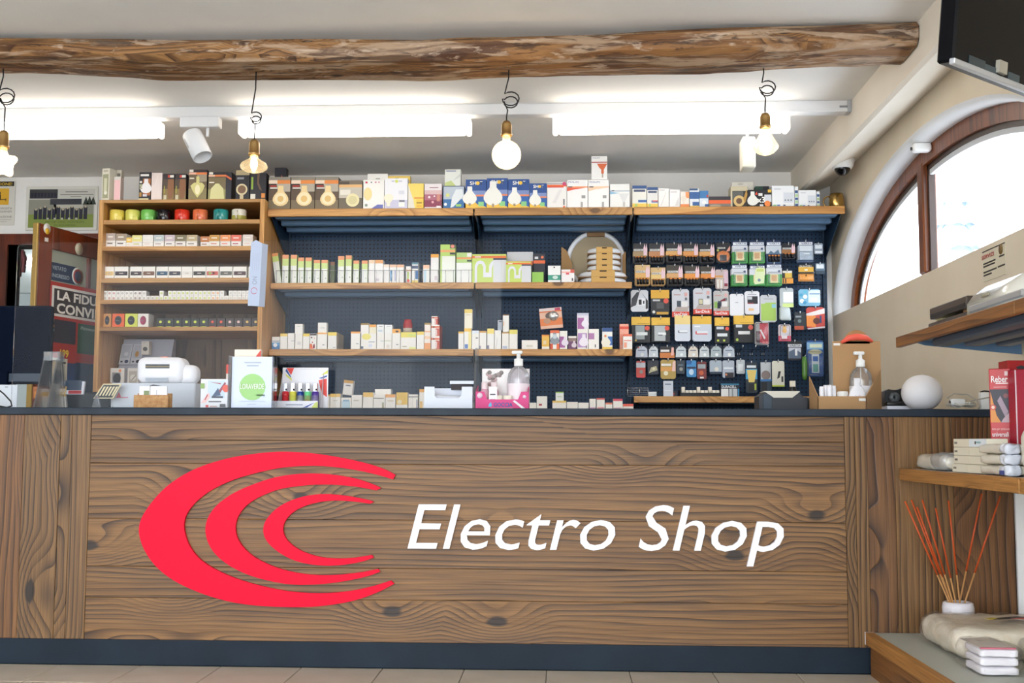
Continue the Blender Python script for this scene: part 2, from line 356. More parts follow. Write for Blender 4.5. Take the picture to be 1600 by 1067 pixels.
bots = [(-60, 116), (60, 119), (100, 122), (220, 127), (300, 128), (420, 127), (560, 128), (700, 127), (820, 124), (950, 122), (1100, 118), (1200, 113), (1320, 107), (1416, 104)]
def lerp_tab(t, x):
    for (x0, y0), (x1, y1) in zip(t, t[1:]):
        if x <= x1: return y0+(y1-y0)*(x-x0)/(x1-x0)
    return t[-1][1]
bm_ = MB(); secs = []; N = 150
for k in range(N+1):
    px = -700+(1447+700)*k/N
    zt = atY(px, lerp_tab(tops, max(px, -60)), 4.53).z; zt = min(zt, ZC)
    zb = atY(px, lerp_tab(bots, max(px, -60)), 4.79).z
    X = atY(px, 80, 4.55).x
    if px < -60: zt, zb = ZC-.02, atY(-60, 116, 4.79).z
    q = []
    base = [(4.55, zt), (4.53, zt-.02), (4.525, (zt+zb)/2), (4.53, zb+.03), (4.555, zb+.008), (4.66, zb-.002), (4.77, zb), (4.80, zb+.04), (4.80, zt)]
    for i, (y, z) in enumerate(base):
        d = mnoise.noise(Vector((X*2.3, i*1.7, 3.1)))*.014+mnoise.noise(Vector((X*9, i*2.9, 7.7)))*.006
        if i in (0, 8): d = 0
        q.append((X, y+(d if i < 5 else 0), z+(d*.6 if 3 < i < 7 else 0)))
    if k == N: q = [(X, 4.6, zt), (X, 4.58, zt-.02), (X, 4.58, (zt+zb)/2)]+[(X-.05, y, z+.03) for _, y, z in q[3:7]]+[(X, 4.8, zb+.07), (X, 4.8, zt)]
    secs.append(q)
ns = len(secs[0]); vs = [p for q in secs for p in q]
bm_.add(vs, [(k*ns+i, k*ns+(i+1) % ns, (k+1)*ns+(i+1) % ns, (k+1)*ns+i) for k in range(N) for i in range(ns)], 0, False)
bm_.add(vs, [tuple(N*ns+i for i in range(ns)), tuple(range(ns-1, -1, -1))])
beam = bm_.obj('ceiling_beam', BEAM); tag(beam, 'rough old timber beam running under the white ceiling', 'beam')
# ------------------------------------------------------------------ outside the window: snowy slope
sn = MB(); NX, NY = 40, 60; vs = []
for i in range(NX+1):
    for j in range(NY+1):
        x = 3.2+i*.7; y = -4+j*.7
        h = -.4+max(0, x-4)*.33+max(0, y-10)*.17+mnoise.noise(Vector((x*.35, y*.3, 2)))*1.0+mnoise.noise(Vector((x*1.4, y*1.4, 5)))*.22
        vs.append((x, y, h))
sn.add(vs, [(i*(NY+1)+j, (i+1)*(NY+1)+j, (i+1)*(NY+1)+j+1, i*(NY+1)+j+1) for i in range(NX) for j in range(NY)], 0, True)
snow = mottled('snow', '#dfe8f0', '#f4f7fa', 1.2, .8)
o = sn.obj('snowy_hillside', snow); tag(o, 'snow covered hillside seen through the arched window', 'hillside'); o['kind'] = 'stuff'
def snow_tree(x, y, h, sd):
    rnd = random.Random(sd); z0 = -.4+max(0, x-4)*.33+max(0, y-10)*.17-.3
    t = thing('snowy_conifer', 'pale conifer heavy with snow on the slope outside the window', 'tree', (x, y, z0), 'snowy trees outside the window')
    MB().tube([(0, 0, 0), (0, 0, h*.9)], [.09, .02], 6).obj('trunk', mat('bark_grey', '#6d7074', .9), t)
    fo = MB()
    for k in range(7):
        f = k/7; zz = h*(.10+.13*k); r = h*(.30-.036*k)
        n = 22; ring0 = []; ring1 = []
        for q in range(n):
            a = 2*math.pi*q/n; w = r*(1+.16*math.sin(5*a+k*2)+.10*rnd.uniform(-1, 1)); ring0.append((w*math.cos(a), w*math.sin(a), zz-.10*h*rnd.uniform(.6, 1.1)*.5)); ring1.append((w*.35*math.cos(a), w*.35*math.sin(a), zz+h*.10))
        vs = ring0+ring1+[(0, 0, zz+h*.2)]
        fo.add(vs, [(q, (q+1) % n, n+(q+1) % n, n+q) for q in range(n)]+[(n+q, n+(q+1) % n, 2*n) for q in range(n)], 0, True)
    f_ = fo.obj('snowy_branches', mottled('snowy_needles', '#a4b6c3', '#eef3f6', 1.6, .9), t); f_['kind'] = 'stuff'
for k, (x, y, h) in enumerate([(6.3, 19.2, 2.6), (7.6, 22.4, 3.4), (8.5, 19.6, 3.8), (10.6, 22.8, 5.0), (11.5, 19.2, 4.6)]): snow_tree(x, y, h, k)
# ------------------------------------------------------------------ counter
YC = 4.27; ZT = .953
SLATE = mottled('slate_top', '#1b242f', '#2a3440', 9.0, .55, .03, 4, .3)
KICK = mottled('kick_panel', '#0e1b28', '#182836', 5.0, .55, .02, 4, .25)
PLANK_H = wood('plank_horizontal', '#916b3e', '#714f2a', '#331d0b', 'X', 46.0, .75, True, .5, .3, 5.5)
PLANK_V = wood('plank_vertical', '#936e42', '#76552f', '#341e0c', 'Z', 46.0, .7, True, .5, .3, 5.0)
PLANK_V2 = wood('plank_vertical_red', '#8c6238', '#6c4724', '#38200d', 'Z', 40.0, .7, True, .5, .35, 7.0)
ctr = thing('shop_counter', 'long shop counter clad in reclaimed wood planks with red crescents', 'counter', (-.2, YC, 0))
def cobj(mb, name, mats):
    for i, v in enumerate(mb.v): mb.v[i] = (v[0]+.2, v[1]-YC, v[2])
    return mb.obj(name, mats, ctr)
def own(mb, name, mats, parent=None):
    """give the mesh its own origin at its centre so the grain differs from plank to plank"""
    c = Vector((sum(v[0] for v in mb.v), sum(v[1] for v in mb.v), sum(v[2] for v in mb.v)))/len(mb.v)
    mb.v = [tuple(Vector(v)-c) for v in mb.v]
    o = mb.obj(name, mats, parent, c); return o
def plank(x0, x1, z0, z1, mt, proud=0.0):
    o = own(MB().bbox(x0+.0004, x1-.0004, YC-proud, YC+.022, z0+.0004, z1-.0004, .0012), 'plank', mt, ctr)
    o.location = o.location-Vector((-.2, YC, 0)); return o
zs = [atY(1000, y, YC).z for y in (1008, 941, 891, 815, 727, 690, 652)]; zs[0] = .094; zs[-1] = .925
for k in range(6): plank(-1.778, 1.029, zs[k], zs[k+1], PLANK_H, (0, .0015, 0, .001, .0015, 0)[k])
xl = [-3.3, -2.75, -2.42, atY(33, 800, YC).x, atY(90, 800, YC).x, atY(108, 800, YC).x, -1.778]
for k in range(6): plank(xl[k], xl[k+1], .094, .925, PLANK_V2 if k in (2,) else PLANK_V, .001*(k % 2))
xr = [1.029]+[atY(px, 800, YC).x for px in (1338, 1357, 1400, 1491)]+[XR-.036]
for k in range(5): plank(xr[k], xr[k+1], .094, .925, PLANK_V2 if k in (2, 4) else PLANK_V, .001*(k % 2))
cobj(MB().box(-3.3, XR-.036, YC+.022, YC+.05, .094, .925), 'carcass_front', mat('carcass', '#3a332c', .8))
cobj(MB().box(-3.3, XR-.036, YC+.63, YC+.65, .0, .925), 'carcass_back', MATS['carcass'])
cobj(MB().box(-3.3, XR-.036, YC+.05, YC+.63, .88, .925), 'carcass_top', MATS['carcass'])
cobj(MB().bbox(-3.3, XR-.036, YC+.004, YC+.03, 0, .095, .002), 'kick_board', KICK)
top = own(MB().bbox(-3.3, XR+.0, YC-.012, YC+.68, .925, ZT, .003), 'worktop', SLATE); tag(top, 'dark slate grey worktop laid along the wooden counter', 'worktop')
# logo: three crescents cut from thick red acrylic
LOGO = mat('logo_red', '#ea0c34', .45, spec=.12)
CRES = [
 ([(618,742),(600,732),(560,720),(500,709),(448,705),(410,707),(356,715),(303,732),(262,757),(233.5,788),(216,818),(219,847),(237.6,880),(266,904.5),(303,923),(348,938),(393,946),(455,949),(500,947.5),(552,939.5),(592,925),(616,912)],
  [(611,907),(580,917),(540,925),(492,927.5),(440,923),(381,908.6),(340,892),(311,874),(293,849),(286,820.5),(293,798),(319.5,771),(360.5,750),(410,736),(448,729),(500,727),(552,733),(592,742),(614,749)]),
 ([(595,763),(592,760),(560,748),(520,741),(480,739),(440,743),(410,751),(364.6,769),(332,794),(319,822.5),(325.7,853),(348,878),(385,898),(426,909),(460,914),(500,913),(540,908),(576,900),(594,893)],
  [(591,889),(560,895),(520,899),(480,898),(440,890),(410,878),(388,864),(372,845),(366.6,824.6),(373,802),(393,782),(426,767),(450,761),(500,756),(552,759),(588,766)]),
 ([(584,784),(576,781),(540,774),(504,771),(468,776),(436,790),(416,810),(410,828),(416,846),(436,864),(464,878),(500,884),(536,883),(568,877),(584,871)],
  [(581,867),(552,872),(520,873),(492,869),(464,858),(446,842),(441,826),(447,810),(464,795),(492,785),(524,781),(560,784),(578,787)])]
def smooth_path(p, it=2):
    for _ in range(it):
        q = [p[0]]
        for a, b in zip(p, p[1:]): q += [(a[0]*.75+b[0]*.25, a[1]*.75+b[1]*.25), (a[0]*.25+b[0]*.75, a[1]*.25+b[1]*.75)]
        q.append(p[-1]); p = q
    return p
for outer, inner in CRES:
    pts = smooth_path(outer)+smooth_path(inner)
    P2 = [(lambda v: (v.x, v.z))(atY(x, y, YC-.012)) for x, y in pts]
    bm2 = bmesh.new(); vv = [bm2.verts.new((x, YC-.014, z)) for x, z in P2]; f0 = bm2.faces.new(vv)
    ex = bmesh.ops.extrude_face_region(bm2, geom=[f0]); bmesh.ops.translate(bm2, verts=[g for g in ex['geom'] if isinstance(g, bmesh.types.BMVert)], vec=(0, .014, 0))
    bm2.faces.ensure_lookup_table(); bmesh.ops.triangulate(bm2, faces=[f for f in bm2.faces if len(f.verts) > 4]); bm2.verts.index_update()
    mb = MB().add([v.co.copy() for v in bm2.verts], [[v.index for v in f.verts] for f in bm2.faces]); bm2.free()
    o = cobj(mb, 'logo_crescent', LOGO); o['label'] = 'glossy red crescent of the shop logo'
# raised white letters, each its own part
me = text_mesh('Electro Shop', mat('letter_white', '#f3f1f6', .35), extrude=.5, shear=.22)
A, B = atY(637, 880, YC), atY(1223, 790, YC)
bmx = bmesh.new(); bmx.from_mesh(me); bmx.verts.ensure_lookup_table(); bmesh.ops.remove_doubles(bmx, verts=bmx.verts, dist=1e-5)
bmx.verts.index_update(); bmx.verts.ensure_lookup_table(); seen = set(); isl = []
for v in bmx.verts:
    if v.index in seen: continue
    st = [v]; grp = []; seen.add(v.index)
    while st:
        c = st.pop(); grp.append(c)
        for e in c.link_edges:
            n_ = e.other_vert(c)
            if n_.index not in seen: seen.add(n_.index); st.append(n_)
    isl.append(grp)
for grp in sorted(isl, key=lambda g: min(v.co.x for v in g)):
    idx = {v.index: i for i, v in enumerate(grp)}; fs = {f for v in grp for f in v.link_faces}
    vs = [(A.x+(v.co.x+.5)*(B.x-A.x), YC-.006+v.co.y*.012, A.z+(v.co.z+.5)*(B.z-A.z)) for v in grp]
    cobj(MB().add(vs, [[idx[v.index] for v in f.verts] for f in fs]), 'raised_letter', MATS['letter_white'])
bmx.free()

# ------------------------------------------------------------------ shelving wall behind the counter
YP = 7.10
STEEL = mat('blue_grey_steel', '#1f364c', .5, spec=.3); STEEL_L = mat('rib_steel', '#54708c', .42, spec=.4)
PEG = pegboard('pegboard_steel', '#1b3550')
SHELF_W = wood('shelf_edge_wood', '#d9a765', '#cc9652', '#a36d33', 'X', 9.0, .8, True, .45, .08, 5.0)
CAB_W = wood('cabinet_wood', '#d6a566', '#cc9957', '#ad783d', 'X', 7.0, .5, False, .45, .05, 4.0)
CAB_WZ = wood('cabinet_wood_upright', '#d6a566', '#cc9957', '#ad783d', 'Z', 7.0, .5, False, .45, .05, 4.0)
BX = [-1.726, -.52, .408, 1.612]
gon = thing('wall_shelving', 'blue grey steel wall shelving with perforated back panels and three bays', 'shelving', (0, YP, 0))
def gobj(mb, name, mats, par=None):
    mb.v = [(v[0], v[1]-YP, v[2]) for v in mb.v]; return mb.obj(name, mats, par or gon)
for k in range(3):
    for z0, z1 in ((.3, 1.0), (1.0, 1.4), (1.4, 1.8), (1.8, 2.2)):
        gobj(MB().bbox(BX[k]+.012, BX[k+1]-.012, YP, YP+.012, z0+.001, z1-.001, .002), 'back_panel', PEG)
for x in BX:
    gobj(MB().box(x-.012, x+.012, YP-.012, YP+.03, 0, 2.22), 'upright', STEEL)
SLOT = mat('slot_dark', '#0b1118', .7)
for x in BX:
    u = MB()
    for j in range(26): u.box(x-.003, x+.003, YP-.0135, YP-.011, .98+.045*j, 1.0+.045*j)
    gobj(u, 'slots', SLOT)['kind'] = 'stuff'
gobj(MB().box(BX[0], BX[3], YP-.5, YP, .0, .12), 'plinth', STEEL)
def shelf_bay(k, z0, z1, yf, ribs):
    xa, xb = BX[k]+(.004 if k else -.012), BX[k+1]-.004 if k < 2 else BX[3]+.012
    o = own(MB().bbox(xa, xb, yf, yf+.02, z0, z1, .003), 'shelf_edge', SHELF_W, gon); o.location = o.location-Vector((0, YP, 0))
    gobj(MB().box(xa+.01, xb-.01, yf+.02, YP, z1-.012, z1), 'shelf_plate', STEEL)
    for j in range(ribs):
        y = yf+.05+(YP-yf-.08)*j/max(1, ribs)
        gobj(MB().bbox(xa+.03, xb-.03, y, y+.07, z0-.004-.014*j, z1-.014-.006*j, .008), 'rib', STEEL_L)
    for x in (xa+.008, xb-.012):
        gobj(MB().prism([(yf+.03, z1-.014), (YP, z1-.014), (YP, z1-(.26 if ribs == 3 else .17)), (YP-.06, z1-(.22 if ribs == 3 else .14)), (yf+.12, z1-.07)], 'X', x, x+.004), 'bracket', STEEL)
    if k < 2 or yf > 6.65: pass
for k in range(3): shelf_bay(k, 2.145, 2.19, 6.6, 3)
for k in range(2):
    shelf_bay(k, 1.727, 1.765, 6.7, 2); shelf_bay(k, 1.33, 1.37, 6.7, 2); shelf_bay(k, .93, .955, 6.65, 1)
shelf_bay(2, 1.058, 1.095, 6.7, 1)
# wire guard along the second shelf of the first bay
wg = MB(); y = 6.715
wg.tube([(BX[0]+.02, y, 1.84), (BX[1]-.01, y, 1.84)], .0016, 6)
x = BX[0]+.02
while x < BX[1]: wg.tube([(x, y, 1.764), (x, y, 1.84)], .0012, 5); x += .046
tag(wg.obj('wire_guard', mat('chrome_wire', '#c9ccd0', .25, 1.0)), 'thin chrome wire guard along the front of the tube shelf', 'wire guard')

# ------------------------------------------------------------------ wooden cabinet on the left
CX0, CX1, CYF, CZ0, CZ1 = -2.728, -1.742, 6.55, 1.105, 2.24
cab = thing('open_cabinet', 'tall open wooden cabinet with six shelves of small boxes', 'cabinet', ((CX0+CX1)/2, CYF, CZ0))
def kobj(mb, name, mats):
    o = own(mb, name, mats, cab); o.location = o.location-cab.location; return o
kobj(MB().bbox(CX0, CX0+.028, CYF, YB-.005, CZ0, CZ1, .002), 'side_panel', CAB_WZ)
kobj(MB().bbox(CX1-.028, CX1, CYF, YB-.005, CZ0, CZ1, .002), 'side_panel', CAB_WZ)
CSH = {}
for nm, ya, yb in (('top', 309.5, 316.5), ('s1', 343, 350), ('s2', 384.5, 391.5), ('s3', 434, 441.5), ('s4', 468, 474.5), ('s5', 510.5, 517), ('bot', 607, 614)):
    zt_, zb_ = atY(285, ya, CYF).z, atY(285, yb, CYF).z; CSH[nm] = zt_
    if nm == 'top': zt_ = CZ1
    if nm == 'bot': zb_ = CZ0
    kobj(MB().bbox(CX0+.028, CX1-.028, CYF+.001, CYF+.03, zb_, zt_, .002), 'shelf_edge' if nm != 'top' else 'top_edge', CAB_W)
    kobj(MB().box(CX0+.028, CX1-.028, CYF+.03, YB-.02, zb_+.001, zt_-.001), 'shelf' if nm != 'top' else 'top_board', CAB_W)
CSH['top'] = CZ1
kobj(MB().box(CX0+.03, CX1-.03, YB-.02, YB-.006, CZ0, CZ1-.01), 'back_panel', wood('cabinet_back_wood', '#86684a', '#745639', '#4d3724', 'Z', 9, 1, True, .6, .05))
# dark back desk under the cabinet
bd = own(MB().bbox(CX0, -1.742, 6.45, YB-.006, 1.06, 1.105, .004).box(CX0+.03, -1.77, 6.5, YB-.006, 0, 1.06), 'back_desk', mottled('desk_dark', '#0f1822', '#18222c', 6, .6, 0, 4, .3)); tag(bd, 'dark blue grey desk under the wooden cabinet', 'desk')
# ------------------------------------------------------------------ ceiling rail, battens, spots
WHITE = mat('white_paint_metal', '#e9e9ea', .4); WHITE2 = mat('white_plastic', '#eeedea', .35)
rail = thing('lighting_rail', 'long white lighting rail fixed under the ceiling', 'lighting rail', (-1.2, 5.65, ZC))
MB().bbox(-3.3, 2.605, -.035, .035, -.057, -.0, .003).obj('channel', WHITE, rail)
MB().bbox(2.605, 2.624, -.036, .036, -.058, 0, .002).obj('end_cap', mat('grey_cap', '#b5b7bb', .5), rail)
MB().box(2.565, 2.605, -.0362, -.035, -.037, -.027).obj('printed_mark', ink('#8a8c90'), rail)
DIFF = mat('tube_diffuser', '#ffffff', .5, emit='#fff6ea', estr=TUBE_POWER)
def batten(px0, px1, pyt, pyb, label):
    a, b = atY(px0, pyt, 5.64), atY(px1, pyb, 5.64); zt = a.z; zb = b.z; xm = (a.x+b.x)/2; h = (b.x-a.x)/2
    t = thing('batten_light', label, 'light', (xm, 5.65, ZC-.057))
    MB().bbox(-h+.05, h-.05, -.03, .03, -.016, .0, .002).obj('base_tray', WHITE, t)
    MB().rbox(-h+.012, h-.012, -.045, .045, -.016-.075, -.014, .018, 3).obj('diffuser', DIFF, t)
    for s in (-1, 1): MB().rbox(s*h-.014, s*h+.014, -.046, .046, -.0925, -.013, .012, 3).obj('end_cap', mat('cap_clear', '#f2efe6', .3, emit='#fff0dc', estr=1.2), t)
batten(-110, 248, 187, 211, 'lit white batten light nearest the star shaped bulb')
batten(379, 732, 180, 206, 'lit white batten light between the two spotlights, above the flat oval bulb')
batten(868, 1229, 174, 200, 'lit white batten light behind the diamond shaped bulb')
# track spotlights
t = thing('track_spotlight', 'white cylinder spotlight tilted down from the rail', 'spotlight', (atY(314, 195, 5.62).x, 5.62, ZC-.057))
MB().bbox(-.10, .10, -.03, .03, -.055, 0, .004).obj('adapter_box', WHITE, t)
MB().tube([(.035, 0, -.05), (.035, 0, -.10)], .008, 8).obj('stem', WHITE, t)
sp = MB().lathe([(0, 0), (.048, 0), (.05, .004), (.05, .15), (.044, .152), (.042, .11), (0, .108)], seg=28)
d = Vector((.06, -.03, -.11)).normalized(); q = Vector((0, 0, 1)).rotation_difference(d).to_matrix().to_4x4()
sp.xf(Matrix.Translation((-.045, 0, -.085)) @ q); sp.obj('lamp_head', WHITE, t)
MB().box(-.004, .004, -.0512, -.0505, .03, .085).xf(Matrix.Translation((-.045, 0, -.085)) @ q).obj('rating_label', mat('label_grey', '#b9b7b4', .6), t)
c = atY(1168, 240, 5.75)
t = thing('ceiling_spotlight', 'small cream spotlight beside the diamond shaped bulb', 'spotlight', (c.x, 5.75, ZC))
MB().bbox(-.03, .03, -.03, .03, -.035, 0, .004).obj('mount', WHITE, t)
MB().tube([(0, 0, -.03), (0, 0, c.z-ZC+.07)], .007, 8).obj('stem', WHITE, t)
MB().rbox(-.033, .033, -.06, .06, c.z-ZC-.085, c.z-ZC+.075, .012, 3).obj('lamp_head', mat('cream_plastic', '#eee8d6', .4), t)
# ------------------------------------------------------------------ pendant bulbs hanging from the beam
BRASS = mat('brass', '#cba56a', .3, .85); CORD = mat('black_cord', '#120f12', .6)
AMBER = clear('amber_glass', (1, .95, .85), .05, 0.0, glow=(1.0, .90, .72, .22))
GLOW = mat('filament_glow', '#ffffff', .5, emit='#ffe2b0', estr=BULB_POWER)
def pendant(pxt, pyt, knot, pys, pys2, pxb, prof, label, core, Yp=4.66, lobes=None):
    """cord from the beam with a loose knot, brass socket, glass envelope"""
    S = atY(pxb, pys, Yp); T = atY(pxt, pyt, Yp); E = atY(pxb, pys2, Yp)
    T.z = atY(pxt, 118, 4.66).z+.03
    t = thing('pendant_bulb', label, 'light', (S.x, Yp, S.z))
    k = atY(knot[0], knot[1], Yp); R = knot[2]/390.0
    pts = [(T.x-S.x, 0, T.z-S.z)]
    kz, kx = k.z-S.z, k.x-S.x
    pts.append(((T.x-S.x)*.9, 0, (T.z-S.z+kz+R)/2+.01))
    for j in range(0, 27):
        a = math.pi*.75-j*(4*math.pi-.6)/26; rr = R*(1.0 if j < 13 else .82)
        pts.append((kx+rr*math.cos(a)*1.05, -.008+.016*(j/26), kz+rr*math.sin(a)*.85+(-.006 if j >= 13 else .006)))
    pts += [(kx*.25, 0, kz-R*1.25), (0, 0, .03), (0, 0, -.005)]
    MB().tube(pts, .0028, 7).obj('cord', CORD, t)
    hs = S.z-E.z
    MB().lathe([(.002, .012), (.012, .010), (.020, 0), (.0215, -hs*.15), (.0215, -hs*.8), (.024, -hs*.82), (.024, -hs), (.0, -hs)], seg=24).obj('socket', BRASS, t)
    env = MB().lathe([(r, -hs-h) for r, h in prof], seg=32 if not lobes else 40)
    if lobes:
        vs = []
        for v in env.v:
            r = math.hypot(v[0], v[2]+hs+.062); a = math.atan2(v[0], v[2]+hs+.062)
            f = 1+.22*math.cos(5*a)
            vs.append((v[0]*f, v[1]*.55, (v[2]+hs+.062)*f-hs-.062) if v[2] < -hs-.012 else v)
        env.v = vs
    env.obj('glass_envelope', AMBER, t)
    cm = MB()
    for kind, args in core:
        if kind == 's': cm.lathe([(args[0]*math.sin(math.pi*i/12)*args[2], -hs-args[1]+args[0]*math.cos(math.pi*i/12)) for i in range(13)], seg=20)
        if kind == 'w':
            for j in range(6):
                a = j*math.pi/3; cm.tube([(.006*math.cos(a), .006*math.sin(a), -hs-.02), (args[0]*math.cos(a), args[0]*math.sin(a), -hs-args[1]), (.006*math.cos(a+.5), .006*math.sin(a+.5), -hs-args[2])], .0022, 6)
    cm.obj('glowing_filament', GLOW, t)
def globe(r, neck=.016, nl=.02):
    p = [(neck, 0), (neck, nl)]; zc = nl+math.sqrt(r*r-neck*neck)
    a0 = math.asin(neck/r)
    return p+[(r*math.sin(a0+(math.pi-a0)*i/20), zc-r*math.cos(a0+(math.pi-a0)*i/20)) for i in range(21)]
pendant(795, 113, (798, 157, 13), 193, 213, 791.5, globe(.0605), 'glowing globe bulb on a knotted black cord above the blue bulb boxes', [('s', (.054, .080, 1.0))])
pendant(400, 117, (400, 185, 9), 222, 243, 397.5, [(.016, 0), (.017, .012), (.03, .02), (.05, .032), (.057, .046), (.054, .056), (.04, .066), (.02, .072), (0, .073)], 'glowing flat oval bulb hanging over the wooden cabinet', [('s', (.032, .035, .45)), ('w', (.012, .03, .06))])
pendant(1193, 103, (1199, 139, 12), 181, 200, 1195.5, [(.016, 0), (.017, .008), (.026, .03), (.040, .055), (.0535, .078), (.050, .088), (.034, .104), (.016, .112), (0, .114)], 'glowing diamond shaped bulb hanging beside the small cream spotlight', [('s', (.036, .07, .75)), ('w', (.016, .05, .09))])
pendant(5, 113, (10, 152, 14), 208, 232, 6, globe(.055, .016, .012), 'glowing star shaped bulb hanging in front of the yellow camera notice', [('s', (.044, .066, 1.0))], lobes=5)
for px, py, Y in ((791, 242, 4.66), (397, 262, 4.66), (1195, 222, 4.66), (8, 250, 4.66)): pass
# ------------------------------------------------------------------ right wall: camera, sensor, notice, television
c = atX(1316, 258, 1.555)
t = thing('dome_camera', 'white dome security camera under the boxed soffit', 'camera', (c.x, c.y, 2.395))
MB().lathe([(0, .012), (.066, .012), (.068, 0), (.06, -.03), (.052, -.045), (0, -.045)], seg=32).obj('housing', WHITE2, t)
MB().lathe([(.044*math.cos(a), -.04-.044*math.sin(a)) for a in [math.pi/2*i/8 for i in range(9)]], seg=28).obj('dome', mat('dome_black', '#07080c', .08), t)
c = atX(1438, 231, XR+.05)
t = thing('motion_sensor', 'small white motion sensor on the window frame', 'sensor', (c.x, c.y, c.z))
MB().rbox(-.04, .05, -.028, .028, -.022, .022, .015, 3).obj('body', WHITE2, t); MB().lathe([(0, -.006), (.008, -.006), (.008, .0), (0, .0)], c=(-.04, .0, -.004), axis='X', seg=14).obj('lens', mat('lens_dark', '#232323', .3), t)
p0, p1 = atX(1535, 394, XR-.003), atX(1570, 381, XR-.003); pb = atX(1537, 441, XR-.003)
nw = abs(p0.y-p1.y); nh = p0.z-pb.z
t = thing('price_notice', 'cream notice headed SERVIZI taped under the window', 'notice', (XR-.003, (p0.y+p1.y)/2, pb.z), rz=-math.pi/2)
MB().box(-nw/2, nw/2, 0, .002, 0, nh).obj('sheet', mat('paper_cream', '#ddd3ba', .7), t)
MB().box(-nw/2, nw/2, -.001, .0, nh-.004, nh).obj('printed_line', ink('#2a2622'), t)
letter('SERVIZI', '#b02020', t, (-.05*nw/.2, -.0012, nh*.80), nw*.55, nh*.13, bold=.02)
MB().lathe([(0, 0), (.02, 0), (.02, .001), (0, .001)], c=(nw*.33, -.001, nh*.83), axis='Y', seg=14).obj('printed_emblem', ink('#8a6d3c'), t)
lines = MB()
for v, u0, u1 in ((.58, .03, .60), (.49, .03, .55), (.62, .75, .97), (.30, .03, .62), (.31, .68, .98), (.20, .03, .42)):
    u = u0
    while u < u1-.02: lines.box((u-.5)*nw, (min(u+.05, u1)-.5)*nw, -.001, 0, (v-.025)*nh, (v+.025)*nh); u += .062
lines.obj('printed_text_lines', ink('#2a2622'), t)
# television hung from the ceiling
A_, B_ = atZ(1490, 95, 1.8), atZ(1602, 139, 1.8); dv = (B_-A_); ang = math.atan2(dv.y, dv.x)
t = thing('television', 'black flat television hung high beside the window wall', 'television', (A_.x, A_.y, 1.8), rz=ang)
tm = Matrix.Rotation(math.radians(6), 4, 'X')
MB().bbox(0, .62, 0, .05, 0, .46, .006).xf(tm).obj('casing', mat('tv_black', '#020308', .25, spec=.15), t)
MB().bbox(-.002, .622, -.004, .012, -.008, .008, .002).xf(tm).obj('bottom_bezel', mat('silver', '#c9ccd2', .3, .6), t)
for x0, x1, hh, cc in ((.07, .15, .022, '#2d3a40'), (.15, .21, .016, '#3c4a50'), (.27, .33, .02, '#3c4a50')):
    MB().box(x0, x1, -.002, 0, .008, .008+hh).xf(tm).obj('grey_block', mat('tv_'+cc, cc, .4), t)  # thin grey blocks along the lower face of the casing
MB().box(.205, .245, -.012, 0, .012, .045).xf(tm).obj('bracket_plate', mat('bracket_beige', '#a29c8e', .4), t)
MB().tube([(.31, .03, .4), (.31, .03, ZC-1.8)], .02, 10).obj('ceiling_pole', MATS['tv_black'], t)
# ------------------------------------------------------------------ left: notices on the back wall, open door
def pwall(px, py): return atY(px, py, YB-.004)
a, b = pwall(43, 292), pwall(152, 360)
t = thing('team_poster', 'framed team photograph poster with a green pitch on the back wall', 'poster', ((a.x+b.x)/2, YB-.003, b.z)); W, H = b.x-a.x, a.z-b.z
MB().bbox(-W/2, W/2, -.012, 0, 0, H, .002).obj('frame', mat('frame_white', '#d9d6cc', .5), t)
MB().box(-W*.46, W*.46, -.0135, -.012, H*.06, H*.94).obj('sheet', mat('poster_paper', '#c9c7bd', .6), t)
pp = MB(); pics = ['#7d8c3a', '#33343c', '#8c8a7c', '#1d1e30', '#39393a', '#b9b5a8', '#273026', '#b9a98d']
pp.box(-W*.46, W*.45, -.0145, -.0135, H*.06, H*.36, 0).box(-W*.46, -.02, -.0142, -.0135, H*.36, H*.7, 2).box(-.05, W*.45, -.0142, -.0135, H*.36, H*.6, 2)
pp.box(-W*.16, W*.28, -.015, -.0135, H*.58, H*.71, 1).box(-W*.07, W*.3, -.0155, -.0135, H*.5, H*.58, 5)
for i in range(12): pp.box(-W*.38+i*W*.063, -W*.38+i*W*.063+W*.05, -.016, -.0135, H*.25, H*(.47+.03*(i % 3)), 3)
for i in range(12): pp.box(-W*.38+i*W*.063+.006, -W*.38+i*W*.063+W*.04, -.0165, -.0135, H*(.45+.03*(i % 3)), H*(.49+.03*(i % 3)), 7)
for i in range(5): pp.box(-W*.2+i*W*.1, -W*.2+i*W*.1+W*.03, -.017, -.0135, H*.24, H*.28, 5)
pp.box(-W*.45, -W*.06, -.015, -.0135, H*.72, H*.93, 4)
for i in range(8): pp.box(-W*.43+i*W*.046, -W*.43+i*W*.046+W*.035, -.016, -.0135, H*.74, H*.85, 3)
for i in range(3): pp.prism([(W*(.34+.05*i)-.02, H*.58), (W*(.34+.05*i)+.02, H*.58), (W*(.34+.05*i), H*(.76+.02*(i % 2)))], 'Y', -.015, -.0135, 6)
pp.obj('printed_picture', [ink(x) for x in pics], t)
tl = MB()
for v, u0, u1 in ((.87, .05, .36), (.81, -.02, .44), (.76, .12, .27)): tl.box(W*u0, W*u1, -.015, -.0135, H*(v-.008), H*(v+.008))
tl.obj('printed_text_lines', ink('#77746a'), t)
letter('AN DE ONC SOSTEGN', '#4d5a22', t, (W*.05, -.0155, H*.19), W*.55, H*.05)
letter('DI SQUADRA', '#4d5a22', t, (W*.06, -.0155, H*.11), W*.3, H*.05)
a, b = pwall(-32, 283), pwall(22, 352)
t = thing('camera_notice', 'white video surveillance notice with a yellow camera symbol', 'notice', ((a.x+b.x)/2, YB-.003, b.z)); W, H = b.x-a.x, a.z-b.z
